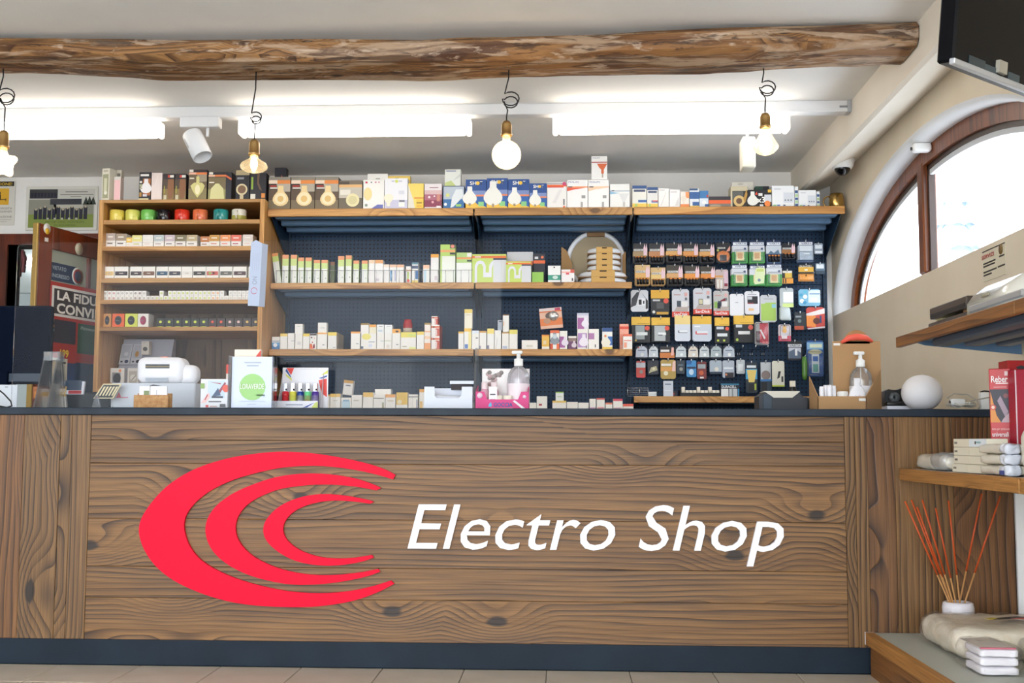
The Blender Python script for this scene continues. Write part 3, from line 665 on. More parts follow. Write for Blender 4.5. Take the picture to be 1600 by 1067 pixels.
MB().box(-W/2, W/2, -.003, 0, 0, H).obj('sheet', mat('notice_white', '#d6d2c8', .6), t)
MB().box(-W*.44, W*.46, -.004, -.003, H*.88, H*.985).obj('printed_header', ink('#16161c'), t)
letter('ATTENZIONE!', '#e0b830', t, (0, -.0045, H*.93), W*.82, H*.065, bold=.01)
MB().box(-W*.3, W*.33, -.004, -.003, H*.46, H*.83).obj('printed_square', ink('#e0ac2c'), t)
MB().box(-W*.15, W*.10, -.0045, -.003, H*.68, H*.75).box(.0, W*.26, -.0045, -.003, H*.57, H*.585).box(W*.08, W*.11, -.0045, -.003, H*.57, H*.68).box(W*.245, W*.26, -.0045, -.003, H*.54, H*.61).obj('printed_camera', ink('#15151a'), t)
for s_, v in (('AREA SOTTOPOSTA', .38), ('A VIDEOSORVEGLIANZA', .31), ('CON REGISTRAZIONE', .19)): letter(s_, '#6c675e', t, (0, -.0035, H*v), W*.86, H*.045)
MB().box(-W*.42, W*.42, -.0035, -.003, H*.12, H*.125).box(-W*.42, W*.3, -.0035, -.003, H*.08, H*.085).obj('printed_text_lines', ink('#6c675e'), t)
# door swung open towards the counter
D0 = Vector((-2.955, 6.25, 0)); D1 = Vector((-2.755, 7.05, 0)); dw = (D1-D0).length; da = math.atan2(D1.y-D0.y, D1.x-D0.x)
door = bpy.data.objects.new('door_1', None); COL.objects.link(door); door.location = D0; door.rotation_euler = (0, 0, da); struct(door, 'red brown glazed door swung open, covered with stickers and a poster')
DH = 2.045
MB().bbox(0, .115, -.02, .02, .01, DH, .004).obj('stile', RED, door); MB().bbox(dw-.115, dw, -.02, .02, .01, DH, .004).obj('stile', RED, door)
MB().bbox(.115, dw-.115, -.02, .02, DH-.13, DH, .004).obj('rail', RED, door); MB().bbox(.115, dw-.115, -.02, .02, .01, .9, .004).obj('rail', RED, door)
MB().bbox(.44, .47, -.018, .018, .9, DH-.13, .003).obj('glazing_bar', RED, door)
MB().box(.115, dw-.115, -.004, .004, .9, DH-.13).obj('pane', mat('frosted_pane', '#9aa090', .35), door)
MB().bbox(-.012, .002, -.016, .016, .02, DH, .002).obj('edge_strip', mat('brass_strip', '#c9a860', .35, .8), door)
def dz(py): return atY(95, py, 6.4).z
# no-entry sticker, penguin-free round stickers
k = MB().box(.125, .37, -.0065, -.005, dz(438), dz(410)); k.obj('sticker', ink('#1b3350'), door)
letter('VIETATO', '#aebcc4', door, (.195, -.0075, dz(418)), .12, .022); letter('INGRESSO', '#aebcc4', door, (.21, -.0075, dz(430)), .15, .022)
st = MB()
for r, y in ((.052, -.0072), (.042, -.0078), (.03, -.0084)): st.lathe([(0, 0), (r, 0), (r, .0006), (0, .0006)], c=(.36, y, dz(424)), axis='Y', seg=24, m={.052: 0, .042: 1, .03: 2}[r])
st.obj('sticker', [ink('#c9ccc4'), ink('#8c2a24'), ink('#26304a')], door)
st = MB().lathe([(0, 0), (.036, 0), (.036, .001), (0, .001)], c=(.345, -.021, dz(381)), axis='Y', seg=20); st.obj('sticker', ink('#b9ad92'), door)
st = MB().lathe([(0, 0), (.02, 0), (.03, .0), (.03, .001), (0, .001)], c=(.06, -.021, dz(362)), axis='Y', seg=20, m=0).lathe([(0, 0), (.018, 0), (.018, .001), (0, .001)], c=(.062, -.0222, dz(366)), axis='Y', seg=16, m=1); st.obj('sticker', [ink('#cfcfca'), ink('#e2b432')], door)
MB().box(.045, .075, -.0215, -.02, dz(382), dz(376)).obj('sticker', ink('#d8d4cc'), door)
# big red promotional poster fixed over the lower door
ps = thing('promo_poster', 'red promotional poster with large white lettering on the open door', 'poster', D0+Vector((math.sin(da)*.026, -math.cos(da)*.026, 0)), rz=da)
zt_, zb_ = dz(441), dz(566); PW = dw*.98
MB().box(.10, PW, -.003, 0, dz(690), zt_).obj('sheet', ink('#a3201c'), ps)
MB().bbox(.112, PW, -.004, -.003, dz(494), dz(447), .0004).obj('printed_panel', ink('#d9d4cc'), ps)
MB().box(.13, PW, -.0045, -.0035, dz(490), dz(451)).obj('printed_backing', ink('#241c22'), ps)
letter('LA FIDUCIA', '#e9e4da', ps, (.42, -.0055, dz(461)), .53, .055, bold=.03); letter('CONVIENE', '#e9e4da', ps, (.42, -.0055, dz(481)), .53, .06, bold=.03)
MB().box(.13, .33, -.0045, -.003, dz(535), dz(499)).obj('printed_screen', ink('#14162a'), ps); MB().box(.35, PW, -.0045, -.003, dz(548), dz(500)).obj('printed_screen', ink('#1d4a34'), ps)
letter('Pioneer', '#a8b8a8', ps, (.44, -.0055, dz(507)), .14, .02, shear=.2)
letter('199', '#e8c430', ps, (.235, -.0055, dz(551)), .075, .045, bold=.03)
MB().box(.114, .138, -.0045, -.003, dz(503), dz(498)).lathe([(0, 0), (.012, 0), (.012, .001), (0, .001)], c=(.128, -.004, dz(510)), axis='Y', seg=14, m=1).lathe([(0, 0), (.012, 0), (.012, .001), (0, .001)], c=(.128, -.004, dz(516)), axis='Y', seg=14, m=2).obj('printed_icons', [ink('#d5d0c8'), ink('#d99b4a'), ink('#59a8b8')], ps)
MB().box(.10, .34, -.0045, -.003, dz(690), dz(565)).obj('printed_blue', ink('#1b3a66'), ps); MB().box(.34, PW, -.0045, -.003, dz(690), dz(563)).obj('printed_blue', ink('#1c3a5c'), ps)
wm = MB().box(.125, .265, -.0055, -.0045, dz(612), dz(559), 0); 
for r, cc in ((.04, 1), (.03, 2)): wm.lathe([(0, 0), (r, 0), (r, .001), (0, .001)], c=(.195, -.0055-.0006*cc, dz(588)), axis='Y', seg=24, m=cc)
wm.box(.225, .25, -.006, -.0055, dz(567), dz(564), 2); wm.obj('printed_washer', [ink('#cfc4ae'), ink('#3a4048'), ink('#15181e')], ps)
# things seen through the doorway
c = atY(42.5, 408, 9.30); o = MB().bbox(c.x-.045, c.x+.045, 9.30, 9.40, c.z-.03, c.z+.03, .004).obj('wall_lamp_panel', mat('panel_glow', '#ffffff', .5, emit='#f2f4ff', estr=5.0)); tag(o, 'bright rectangular light panel glowing in the back room', 'light')
t = thing('hanging_jacket', 'dark red jacket hanging in the back room', 'jacket', (atY(25, 420, 8.3).x, 8.3, atY(27, 432, 8.3).z)); t.scale = (.3, .3, .3)
MB().prism([(-.16, 0), (.12, 0), (.15, .35), (.2, .62), (.08, .72), (.02, .8), (-.08, .8), (-.18, .68)], 'Y', -.05, .05).obj('body', mottled('jacket_red', '#5c1a1e', '#7a2226', 6, .8), t)
MB().tube([(.1, 0, .7), (.22, 0, .45), (.2, -.02, .1)], [.06, .055, .045], 8).obj('sleeve', MATS['jacket_red'], t)
MB().tube([(-.03, 0, .78), (-.03, 0, 1.0), (-.03, 3.6, 1.0)], .02, 6).obj('hook', mat('dark_metal', '#2a2a2e', .4, .8), t)
c = atY(35, 457, 9.0); o = MB().bbox(c.x-.12, c.x+.3, 9.0, 9.38, 0, c.z, .01).obj('grey_cupboard', mat('cupboard_grey', '#8d938f', .6)); tag(o, 'pale grey cupboard standing in the back room', 'cupboard')
# ------------------------------------------------------------------ packaged goods
BULB = [(0, 1), (.16, .97), (.30, .88), (.38, .74), (.38, .62), (.32, .48), (.22, .36), (.14, .26), (.13, .0)]
def prints(face, Wd, H, specs, parent, y0=0.0):
    """flat print on a carton front: one thin layered sheet, one material per ink"""
    mb = MB(); inks = []
    def mi(h):
        if h not in inks: inks.append(h)
        return inks.index(h)
    n = 0
    for s in specs:
        k = s[0]; n += 1; y = y0-.0004*n
        if k == 'r': pts = [(s[1], s[2]), (s[3], s[2]), (s[3], s[4]), (s[1], s[4])]; pts = [((u-.5)*Wd, v*H) for u, v in pts]; col = s[5]
        elif k == 'e': pts = [((s[1]-.5)*Wd+s[3]*Wd*math.cos(a), s[2]*H+s[4]*H*math.sin(a)) for a in [2*math.pi*i/16 for i in range(16)]]; col = s[5]
        elif k == 'c': pts = [((s[1]-.5)*Wd+s[3]*Wd*math.cos(a), s[2]*H+s[3]*Wd*math.sin(a)) for a in [2*math.pi*i/18 for i in range(18)]]; col = s[4]
        elif k == 'b':
            h = s[3]*H; sg = -1 if len(s) > 5 else 1
            half = [(x*h, (v-.5)*h*sg) for x, v in BULB]
            pts = [((s[1]-.5)*Wd+x, s[2]*H+v) for x, v in half]+[((s[1]-.5)*Wd-x, s[2]*H+v) for x, v in reversed(half)]; col = s[4]
        elif k == 'p': pts = [((u-.5)*Wd, v*H) for u, v in s[1]]; col = s[2]
        elif k == 't': continue
        mb.add([(x, y, z) for x, z in pts], [tuple(range(len(pts)))], mi(col))
    if mb.v: mb.obj('printed_front', [ink(h) for h in inks], parent)
    for s in specs:
        if s[0] == 't': letter(s[1], s[5], parent, ((s[2]-.5)*Wd, y0-.0004*(n+2), s[3]*H), s[4]*Wd, (s[6] if len(s) > 6 else .1)*H, bold=.015)
def carton(x0, x1, yt, Y, zb, D, col, specs, label, name='carton', cat='box', yb=None, group=None, copies=0, pitch=None, side=None, lean=0.0, rz=0.0):
    ym = (yt+(yb or yt+30))/2
    xa, xb = atY(x0, ym, Y).x+.0006, atY(x1, ym, Y).x-.0006; xm = (x0+x1)/2
    zt = atY(xm, yt, Y).z
    if Y == 6.60 and zb is not None and zb < 2.2: xa, xb = max(xa, CX0+.0285), min(xb, CX1-.0285)
    if Y > 6.61 and x0 < 430 and x1 > 410 and zb and abs(zb-2.19) < .001: sh_ = max(0, CX1+.0006-xa); xa += sh_; xb += sh_ if Y > 6.7 else 0
    if yb is not None and zb is None: zb = atY(xm, yb, Y).z
    Wd, H = xb-xa, zt-zb
    mats = [ink(col)] if not side else [ink(col), ink(side)]
    mb = MB().bbox(-Wd/2, Wd/2, 0, D, 0, H, .0008)
    o = mb.obj(name, mats, None, ((xa+xb)/2, Y, zb)); o.rotation_euler = (0, lean, rz); tag(o, label, cat, group)
    if side:
        for p in o.data.polygons:
            if abs(p.normal.x) > .7: p.material_index = 1
    prints(None, Wd, H, specs, o)
    for k in range(copies):
        c_ = copy_tree(o, None, ((xa+xb)/2, Y+(k+1)*(pitch or D+.002), zb)); c_['label'] = 'rear '+label
    return o
# ---- top shelf
ZS1, YT = 2.19, 6.63
R = lambda *a: ('r', *a)
amber = [R(0, 0, 1, .30, '#7b6a50'), R(0, .3, 1, .62, '#5d4a38'), R(0, .62, 1, .78, '#3c2c26'), R(0, .90, 1, 1, '#8d8577'), ('p', [(.42, .55), (1, .55), (1, .79), (.36, .79)], '#b5aa98'), R(0, .79, 1, .90, '#e88a3e'), R(0, .79, .4, .90, '#f2d8c0'), R(.06, .70, .36, .74, '#b8352c'), R(.06, .64, .40, .68, '#e8ded0'), ('b', .56, .42, .62, '#f1d59a', 1), ('c', .56, .34, .27, '#f8e7bd'), ('c', .56, .33, .14, '#e6bf76')]
for x0, x1, wh in ((417.5, 454, 'nearest the wooden cabinet'), (455, 492, 'middle of three alike'), (492.5, 529, 'touching the pale brown box')): carton(x0, x1, 276.5, YT, ZS1, .12, '#3b2a24', amber, 'brown box picturing a large amber globe bulb, '+wh, name='bulb_box', group='amber globe bulb boxes')
carton(529.5, 566, 282, YT, ZS1, .12, '#77695a', [R(0, 0, 1, .4, '#6d6250'), R(0, .4, 1, .76, '#c9bfae'), R(0, .76, 1, .86, '#e9b87a'), R(.05, .5, .5, .68, '#e9e2d4'), R(.0, .86, .45, .96, '#4a3d33'), ('c', .60, .32, .29, '#eadfae'), ('c', .60, .32, .19, '#d9cf9a')], 'pale brown box with a small clear globe bulb next to the amber globe boxes', name='bulb_box')
carton(574, 606, 271.5, YT+.07, ZS1, .05, '#f0eee9', [R(.4, .86, .62, .88, '#8a8a86')], 'plain white box with a hanging slot behind the yellow oval bulb box', name='bulb_box')
carton(567.5, 600.5, 281, YT, ZS1, .06, '#f2efe9', [('e', .22, .52, .2, .22, '#f3dc9c'), ('p', [(.4, .03), (.95, .03), (.95, .16), (.68, .16)], '#6b74b8'), ('c', .15, .14, .07, '#8d9a8f'), R(.1, .88, .2, .94, '#c4384a'), R(.35, .89, .42, .94, '#8a8f94'), R(.55, .89, .63, .94, '#c98aa0'), R(.72, .89, .78, .94, '#c98aa0')], 'white box with a pale yellow oval bulb and a lilac corner', name='bulb_box')
carton(606, 641, 275, YT+.07, ZS1, .05, '#f0cf62', [('e', .4, .93, .1, .02, '#7a6428')], 'yellow topped box behind the pale lilac bulb box', name='bulb_box')
carton(601, 637, 278.5, YT, ZS1, .06, '#efeef2', [R(0, 0, 1, .3, '#c9c8de'), ('b', .17, .3, .4, '#f3ead2'), R(.62, .08, .88, .22, '#f4f4ea'), R(.64, .24, .88, .29, '#6a6a78'), R(.62, .48, .86, .6, '#dadbe4'), ('c', .52, .9, .07, '#d6e06a'), R(.3, .88, .42, .92, '#c6c6d4'), R(.62, .88, .76, .92, '#c6c6d4')], 'pale lilac white bulb box with a lime dot on top', name='bulb_box')
carton(637.5, 662, 286.5, YT, ZS1, .066, '#f2d768', [('p', [(0, 0), (.45, 0), (.35, .35), (0, .95)], '#e4dfd2'), R(.4, .4, 1, .46, '#e69a3a'), R(.55, .0, 1, .38, '#f3c846'), R(.55, .22, .9, .27, '#9a7a28'), R(.55, .1, .9, .13, '#e09a3a')], 'yellow and grey box squeezed beside the maroon box', name='bulb_box')
carton(663, 690.5, 287, YT, ZS1, .09, '#e8dfe0', [R(0, .08, 1, .35, '#8c3350'), R(0, .35, 1, .58, '#b0657a'), R(0, .58, 1, .74, '#d8b6b6'), R(.3, .83, .8, .86, '#8a4a58'), ('c', .28, .47, .07, '#f2dfe0'), ('c', .48, .27, .07, '#e8a8b0'), ('c', .58, .5, .05, '#f2dfe0'), R(.72, .3, .9, .58, '#d08a78'), R(.7, .0, .95, .12, '#f4eef0')], 'maroon and white box with round light spots', name='bulb_box')
carton(692, 726, 290.5, YT, ZS1, .09, '#1d3f6e', [R(.03, .03, .97, .97, '#b9c3cf'), R(.03, .03, .97, .42, '#2a6ca8'), ('p', [(.35, .05), (.5, .1), (.95, .55), (.9, .85), (.6, .85), (.42, .5)], '#e3e8ea'), ('c', .22, .6, .09, '#d8dd8a'), ('c', .12, .2, .07, '#eef0e8'), R(.6, .1, .85, .2, '#9ccf6a')], 'dark blue box picturing a white reflector bulb', name='bulb_box')
carton(695, 720, 264.5, YT+.01, None, .06, '#e6e8e0', [('p', [(0, 0), (.7, 0), (.4, .33), (0, .2)], '#c3cf86'), R(.08, .86, .7, .93, '#8c93b0'), ('p', [(.5, .3), (1, .55), (1, .8)], '#d3d6d0')], 'white box with a lime corner standing on the dark blue reflector box', name='bulb_box', yb=290.5)
def shot(bulbx, bulbv, bh, w=.38):
    return [R(0, 0, 1, .62, '#7d90c2'), R(0, 0, 1, .42, '#2560a8'), R(0, .62, 1, 1, '#1d4a8e'), ('p', [(0, 0), (1, 0), (1, .06), (.6, .14), (.4, .26), (.15, .24), (0, .18)], '#f2c348'), R(.5, .42, 1, .48, '#e88a62'), R(.62, .08, .88, .24, '#8fd08a'), ('b', bulbx, bulbv, bh, '#f0eee6', 1), ('r', bulbx-.05, bulbv-bh*.56, bulbx+.05, bulbv-bh*.42, '#a08c70'), ('t', 'SH', .36, .87, .3, '#f4f4f0', .13), ('c', .59, .87, .09, '#f2c440'), ('t', 'T', .76, .87, .12, '#f4f4f0', .13)]
SHO = 'blue bulb box with yellow base picturing '
carton(727.5, 760, 280.5, YT, ZS1, .09, '#254f92', shot(.2, .45, .62), SHO+'a wide white globe bulb at its edge', name='bulb_box')
carton(760.5, 793.5, 278.5, YT, ZS1, .09, '#254f92', shot(.3, .5, .8), SHO+'a tall white bulb', name='bulb_box')
carton(794, 827, 280, YT, ZS1, .09, '#254f92', shot(.3, .42, .6), SHO+'a round white bulb, beside the smallest blue box', name='bulb_box')
carton(827.5, 854.5, 286.5, YT, ZS1, .08, '#1d3f74', shot(.32, .42, .62), 'smallest of the blue and yellow bulb boxes, dark topped', name='bulb_box')
carton(855, 885.5, 284.5, YT, ZS1, .1, '#eeebe6', [R(0, .91, .85, .97, '#a5a5a8'), R(0, .83, 1, .90, '#e8682e'), R(0, .79, .85, .83, '#d23c34'), ('c', .88, .93, .1, '#c83a6a'), R(.82, .12, .9, .35, '#7a7a7a'), R(.82, .03, .92, .09, '#e8682e'), ('p', [(.25, .2), (.6, .7), (.75, .7), (.45, .2)], '#e2dedb')], 'white box with orange and red stripes next to the smallest blue bulb box', name='bulb_box')
phil = lambda c1, c2: [('t', 'PHILIPS', .32, .92, .5, '#8f94b8', .05), R(0, .72, 1, .77, c1), ('p', [(0, .6), (.35, .66), (.9, .72), (0, .72)], c2), R(.05, .73, .25, .77, '#5a4a48'), R(.7, .35, .88, .45, '#9a9896'), R(.66, .04, .76, .22, '#a8a6a4')]
carton(886, 918.5, 281, YT, ZS1, .1, '#f1efec', phil('#e89a6a', '#e2573c'), 'white box with a strong red orange swoosh beside the orange striped box', name='bulb_box')
carton(919, 951.5, 281, YT, ZS1, .1, '#f3f0ec', phil('#f0c8a2', '#efcdaa'), 'white box with a faint peach swoosh, under the red reflector box', name='bulb_box')
carton(924, 949, 244, YT+.01, None, .08, '#f1efeb', [('t', 'PHILIPS', .3, .92, .45, '#8f94a8', .05), R(0, .72, 1, .76, '#a83a38'), ('p', [(.35, .68), (1, .68), (.85, .5), (.78, .42), (.78, .25), (.62, .25), (.62, .42), (.5, .5)], '#d8683a'), R(.66, .08, .74, .25, '#b8a898')], 'white box picturing a red reflector lamp, standing on another white box', name='bulb_box', yb=280.5)
carton(953, 984, 287.5, YT, ZS1, .1, '#ecebe6', [R(0, .69, 1, .73, '#9aa8b8'), ('p', [(0, .57), (.5, .62), (0, .69)], '#8ab8d0'), ('p', [(.45, .6), (.95, .6), (.75, .25), (.65, .25)], '#dcdcda'), R(.66, .06, .76, .25, '#c0bcb8'), R(.08, .7, .22, .74, '#5a6068')], 'white box with a pale blue swoosh and a silver reflector lamp', name='bulb_box')
sm = [R(0, .0, 1, .2, '#eec850'), R(0, .86, 1, 1, '#2a4f86'), R(.1, .72, .9, .82, '#3d4a68'), R(.4, .25, 1, .36, '#3d68a8'), ('c', .25, .12, .1, '#a8c870')]
carton(988, 1010.5, 290, YT, ZS1, .07, '#e6e4d8', sm, 'cream box with blue top, taller of the yellow footed pair', name='bulb_box')
carton(1011, 1028, 292.5, YT, ZS1, .07, '#e4e2dc', sm+[R(.5, .3, 1, .36, '#d8706a')], 'cream box with blue top, shorter of the yellow footed pair', name='bulb_box')
carton(1028.5, 1045.5, 294, YT, ZS1, .07, '#f0ede8', [('p', [(.2, .1), (.7, .8), (.75, .8), (.3, .1)], '#dcd8d4'), R(.1, .88, .6, .92, '#c9c4c0')], 'plain white slim box, taller of two, after the yellow footed pair', name='bulb_box')
carton(1046, 1062.5, 296, YT, ZS1, .07, '#efedea', [R(.1, .84, .7, .88, '#c8b8b0'), ('p', [(.5, .1), (.9, .6), (.9, .1)], '#dad6d2')], 'plain white slim box, shorter of two, by the orange footed box', name='bulb_box')
carton(1063, 1077, 299.5, YT, ZS1, .07, '#f2e6da', [R(0, 0, 1, .22, '#ea8a4a'), R(.6, .6, 1, .98, '#ec9a5e'), ('b', .35, .5, .5, '#e8dccb')], 'small white box with orange foot', name='bulb_box')
carton(1077.5, 1092.5, 294.5, YT, ZS1, .06, '#dfe3e6', [R(0, .9, .85, 1, '#2a4a78'), R(0, .45, 1, .82, '#2d5c98'), R(.3, .1, 1, .3, '#2d5c98'), R(0, 0, 1, .1, '#e8c860')], 'small blue and white box with a dark hanging tab', name='bulb_box')
carton(1093, 1107, 298, YT, ZS1, .06, '#d8e2ea', [R(0, .55, 1, 1, '#3a78b0'), ('c', .5, .3, .25, '#f0f2f0'), R(.6, .0, 1, .2, '#2a5a90'), R(.8, .6, 1, .75, '#c8403a')], 'small bright blue box beside the dark flat box', name='bulb_box')
carton(1107.5, 1142, 307, YT, ZS1, .14, '#7d756c', [R(0, .35, 1, .68, '#e8622e'), R(0, .68, 1, 1, '#2b2c34'), ('e', .3, .15, .25, .12, '#a89a84')], 'low dark flat box with a bright orange stripe', name='bulb_box')
carton(1143, 1178, 284.5, YT+.104, ZS1, .03, '#d9d4c8', [('e', .4, .93, .14, .03, '#b5b0a4')], 'beige hanging card standing behind the dark ring lamp box', name='bulb_box')
carton(1141.5, 1168, 291, YT, ZS1, .1, '#c9bd9e', [R(.1, 0, 1, .78, '#2a2622'), R(.12, .42, .75, .75, '#5a5a58'), ('c', .5, .30, .34, '#d8b878'), ('c', .5, .30, .18, '#6a4a38'), ('p', [(.75, .4), (.95, .85), (1, .6), (.85, .2)], '#b98a3e')], 'beige topped black box picturing a round golden lamp', name='bulb_box')
carton(1180, 1202, 291, YT+.083, ZS1, .05, '#1f4a3a', [R(.55, .5, 1, 1, '#23252c')], 'dark green box behind the black three pack', name='bulb_box')
carton(1168.5, 1205.5, 296.5, YT, ZS1, .08, '#15161c', [('b', .2, .5, .8, '#eceae2', 1), ('t', 'x3', .55, .42, .34, '#f2f0ea', .34), R(.45, .65, .62, .8, '#e8e6e0'), ('p', [(.3, .72), (.42, .7), (.38, .9)], '#d84a34'), R(.7, .3, 1, .72, '#d8dadf'), ('c', .83, .2, .13, '#f08a44'), R(.5, .04, .65, .16, '#e0e0dc'), R(.85, .84, 1, 1, '#e8b840')], 'black box marked x3 picturing a white bulb', name='bulb_box')
led = [R(.52, .2, .96, .68, '#d9dde4'), ('c', .6, .32, .04, '#7d828c'), ('c', .73, .32, .04, '#7d828c'), ('c', .86, .32, .04, '#7d828c'), R(.05, .06, .2, .11, '#7ac070'), R(.22, .06, .36, .11, '#4a78b8'), R(.5, .06, .6, .11, '#3a4a6a'), R(.1, .82, .4, .85, '#a8acb4')]
def ledbox(*a, **k):
    o = carton(*a, **k); W_ = o.dimensions.x/2; s_ = MB(); H_ = o.dimensions.z
    return o
carton(1206, 1241, 290, YT, ZS1, .09, '#f1f2f3', led, 'white box with three grey dots, beside the black three pack', name='bulb_box')
carton(1241.5, 1247.5, 291.5, YT+.01, ZS1, .09, '#eef0f0', [R(.1, .68, .9, .82, '#33588a'), R(.1, .5, .9, .64, '#b5d09a'), R(.1, .36, .9, .47, '#33588a'), R(.1, .2, .9, .33, '#b5d09a'), R(.1, .06, .9, .17, '#33588a')], 'narrow white box edge with blue and green squares beside the larger dotted box', name='bulb_box')
carton(1248, 1275.5, 297, YT, ZS1, .09, '#f0f1f2', led, 'smaller white box with three grey dots, near the brass mug', name='bulb_box')
carton(1276, 1281, 299, YT+.01, ZS1, .09, '#eef0f0', [R(.1, .66, .9, .82, '#33588a'), R(.1, .45, .9, .6, '#b5d09a'), R(.1, .25, .9, .38, '#33588a'), R(.1, .05, .9, .17, '#b5d09a')], 'narrow white box edge with blue and green squares nearest the brass mug', name='bulb_box')
c = atY(1307, 322, 6.72); t = thing('brass_mug', 'shiny brass mug on the end of the top shelf', 'mug', (c.x, 6.72, ZS1))
BR2 = mat('mug_brass', '#c2a060', .22, 1.0)
MB().lathe([(0, 0), (.036, 0), (.041, .005), (.044, .04), (.042, .075), (.038, .095), (.036, .095), (.039, .075), (.04, .04), (.036, .008), (0, .006)], seg=28).obj('body', BR2, t)
MB().tube([(-.04+.0, 0, .078)]+[(-.042-.034*math.sin(a), 0, .048+.034*math.cos(a)) for a in [math.pi*i/10 for i in range(1, 10)]]+[(-.04, 0, .014)], .0045, 8).obj('handle', BR2, t)
# ---- on top of the wooden cabinet
YK = 6.60
t = carton(158.5, 172, 263, YK, CZ1, .06, '#e4dfcd', [R(.12, .1, .88, .82, '#a8a888'), R(.3, .3, .7, .7, '#d9d6b8'), ('c', .55, .26, .22, '#eceada'), R(.2, .9, .8, .94, '#b8b09a')], 'white window box showing a tall clear bulb on the cabinet top', name='bulb_box', rz=-.25)
carton(178, 188.5, 276, YK, CZ1, .05, '#e8d2c8', [R(.08, .08, .92, .86, '#efbfc0'), R(0, .88, 1, 1, '#d9d5cc')], 'narrow pink box beside the white window box', name='bulb_box')
carton(181, 190, 265.5, YK+.07, CZ1, .04, '#c9c4b4', [R(.2, .75, .8, .9, '#6a665e')], 'grey beige box behind the narrow pink box', name='bulb_box')
carton(217.5, 236, 269, YK, CZ1, .07, '#1b1720', [R(.32, .2, .98, .78, '#a8622e'), ('b', .6, .52, .5, '#ece8ea', 1), R(.1, .86, .82, .93, '#e6e2dc'), ('c', .15, .66, .1, '#e8e6e0'), R(.05, .5, .28, .58, '#a8a888'), R(.05, .42, .28, .47, '#a8a888'), R(.0, .0, .85, .1, '#e2d8a8'), R(.35, .16, .7, .24, '#d8d4de'), R(.05, .15, .25, .3, '#b98a3e')], 'black box with an orange panel and a white slim bulb', name='bulb_box')
carton(236.5, 253.5, 270, YK, CZ1, .07, '#e6d6d0', [R(.1, .02, .9, .06, '#c89a80'), ('p', [(.3, .5), (.6, .9), (.65, .9), (.35, .5)], '#f0e4de')], 'plain pale pink box on the cabinet top', name='bulb_box')
vint = [R(0, 0, 1, .45, '#8a7040'), R(0, .45, 1, .8, '#4a3a2c'), R(.42, .86, .62, .95, '#d84a3a'), R(.62, .86, .95, .95, '#e8e2da'), ('p', [(.5, .1), (.85, .1), (1, .5), (.95, .8), (.45, .8), (.42, .5)], '#8a5a34'), R(.1, .04, .35, .22, '#d0c8a8'), R(.12, .28, .2, .55, '#a8a840')]
for x0, x1, wh in ((254.5, 272.5, 'plain pale pink box'), (273, 291, 'heart shaped bulb box')): carton(x0, x1, 271.5, YK, CZ1, .07, '#2a2026', vint, 'dark brown vintage bulb box beside the '+wh, name='bulb_box', group='vintage bulb boxes')
big = lambda shape: [R(0, 0, 1, .4, '#8a7d50'), R(0, .4, 1, .85, '#6d5a40'), ('p', [(.5, .6), (1, .62), (1, .86), (.45, .86)], '#a2937a'), R(0, .84, 1, .91, '#e98246'), R(0, .84, .4, .91, '#efb8a0'), R(.03, .92, .25, 1, '#eae2d8'), R(.05, .7, .3, .74, '#e6e0d0')]+shape
carton(295, 323.5, 265, YK, CZ1, .09, '#241a26', big([('p', [(.1, .48), (.3, .58), (.42, .58), (.42, .78), (.58, .78), (.6, .58), (.75, .58), (.9, .48), (.78, .3), (.5, .1), (.25, .3)], '#d8cf86'), ('e', .5, .36, .14, .16, '#f4ebc0')]), 'amber box picturing a heart shaped bulb under an orange stripe', name='bulb_box')
carton(325.5, 362, 269, YK, CZ1, .09, '#1c1a26', [x if x[0] != 'x' else x for x in [R(0, 0, .75, .4, '#a09a60'), R(0, .4, .75, .82, '#7a6a48'), R(0, .84, .75, .91, '#e98246'), R(0, .84, .28, .91, '#efc0a0'), ('p', [(.75, .91), (1, .78), (1, .71), (.75, .84)], '#e06a38'), ('p', [(.32, .6), (.46, .6), (.66, .42), (.7, .06), (.08, .06), (.12, .42)], '#dcd79a'), R(.03, .92, .2, 1, '#eae2d8'), R(.04, .62, .26, .66, '#e6e0d0')]], 'amber box picturing a pear shaped bulb with a dark side panel', name='bulb_box')
carton(368.5, 390, 266, YK, CZ1, .08, '#17141e', [R(0, .84, 1, 1, '#b3a27c'), ('c', .45, .37, .42, '#d9c9a0'), ('c', .45, .37, .3, '#7a5a40'), R(.32, .02, .58, .2, '#cfc09a'), R(.1, .7, .6, .77, '#8a8a90')], 'black box picturing a round lamp under a tan top', name='bulb_box')
carton(390.5, 416, 270, YK, CZ1, .08, '#1d1a22', [R(.08, .4, .2, .85, '#8fae3a'), R(.05, .04, .35, .24, '#e2ded0'), R(.72, .1, .95, .26, '#d98a3a'), ('p', [(.45, .95), (.6, .95), (.55, .65), (.75, .35), (.6, .4), (.45, .6)], '#6a5038')], 'black box with a vertical green mark and an orange square', name='bulb_box')
t = carton(414, 432, 262, YT+.13, ZS1, .06, '#141220', [('p', [(.5, .5), (.7, .5), (.7, .8), (.6, .85)], '#a84a2a')], 'black box standing behind the first amber globe box', name='bulb_box')
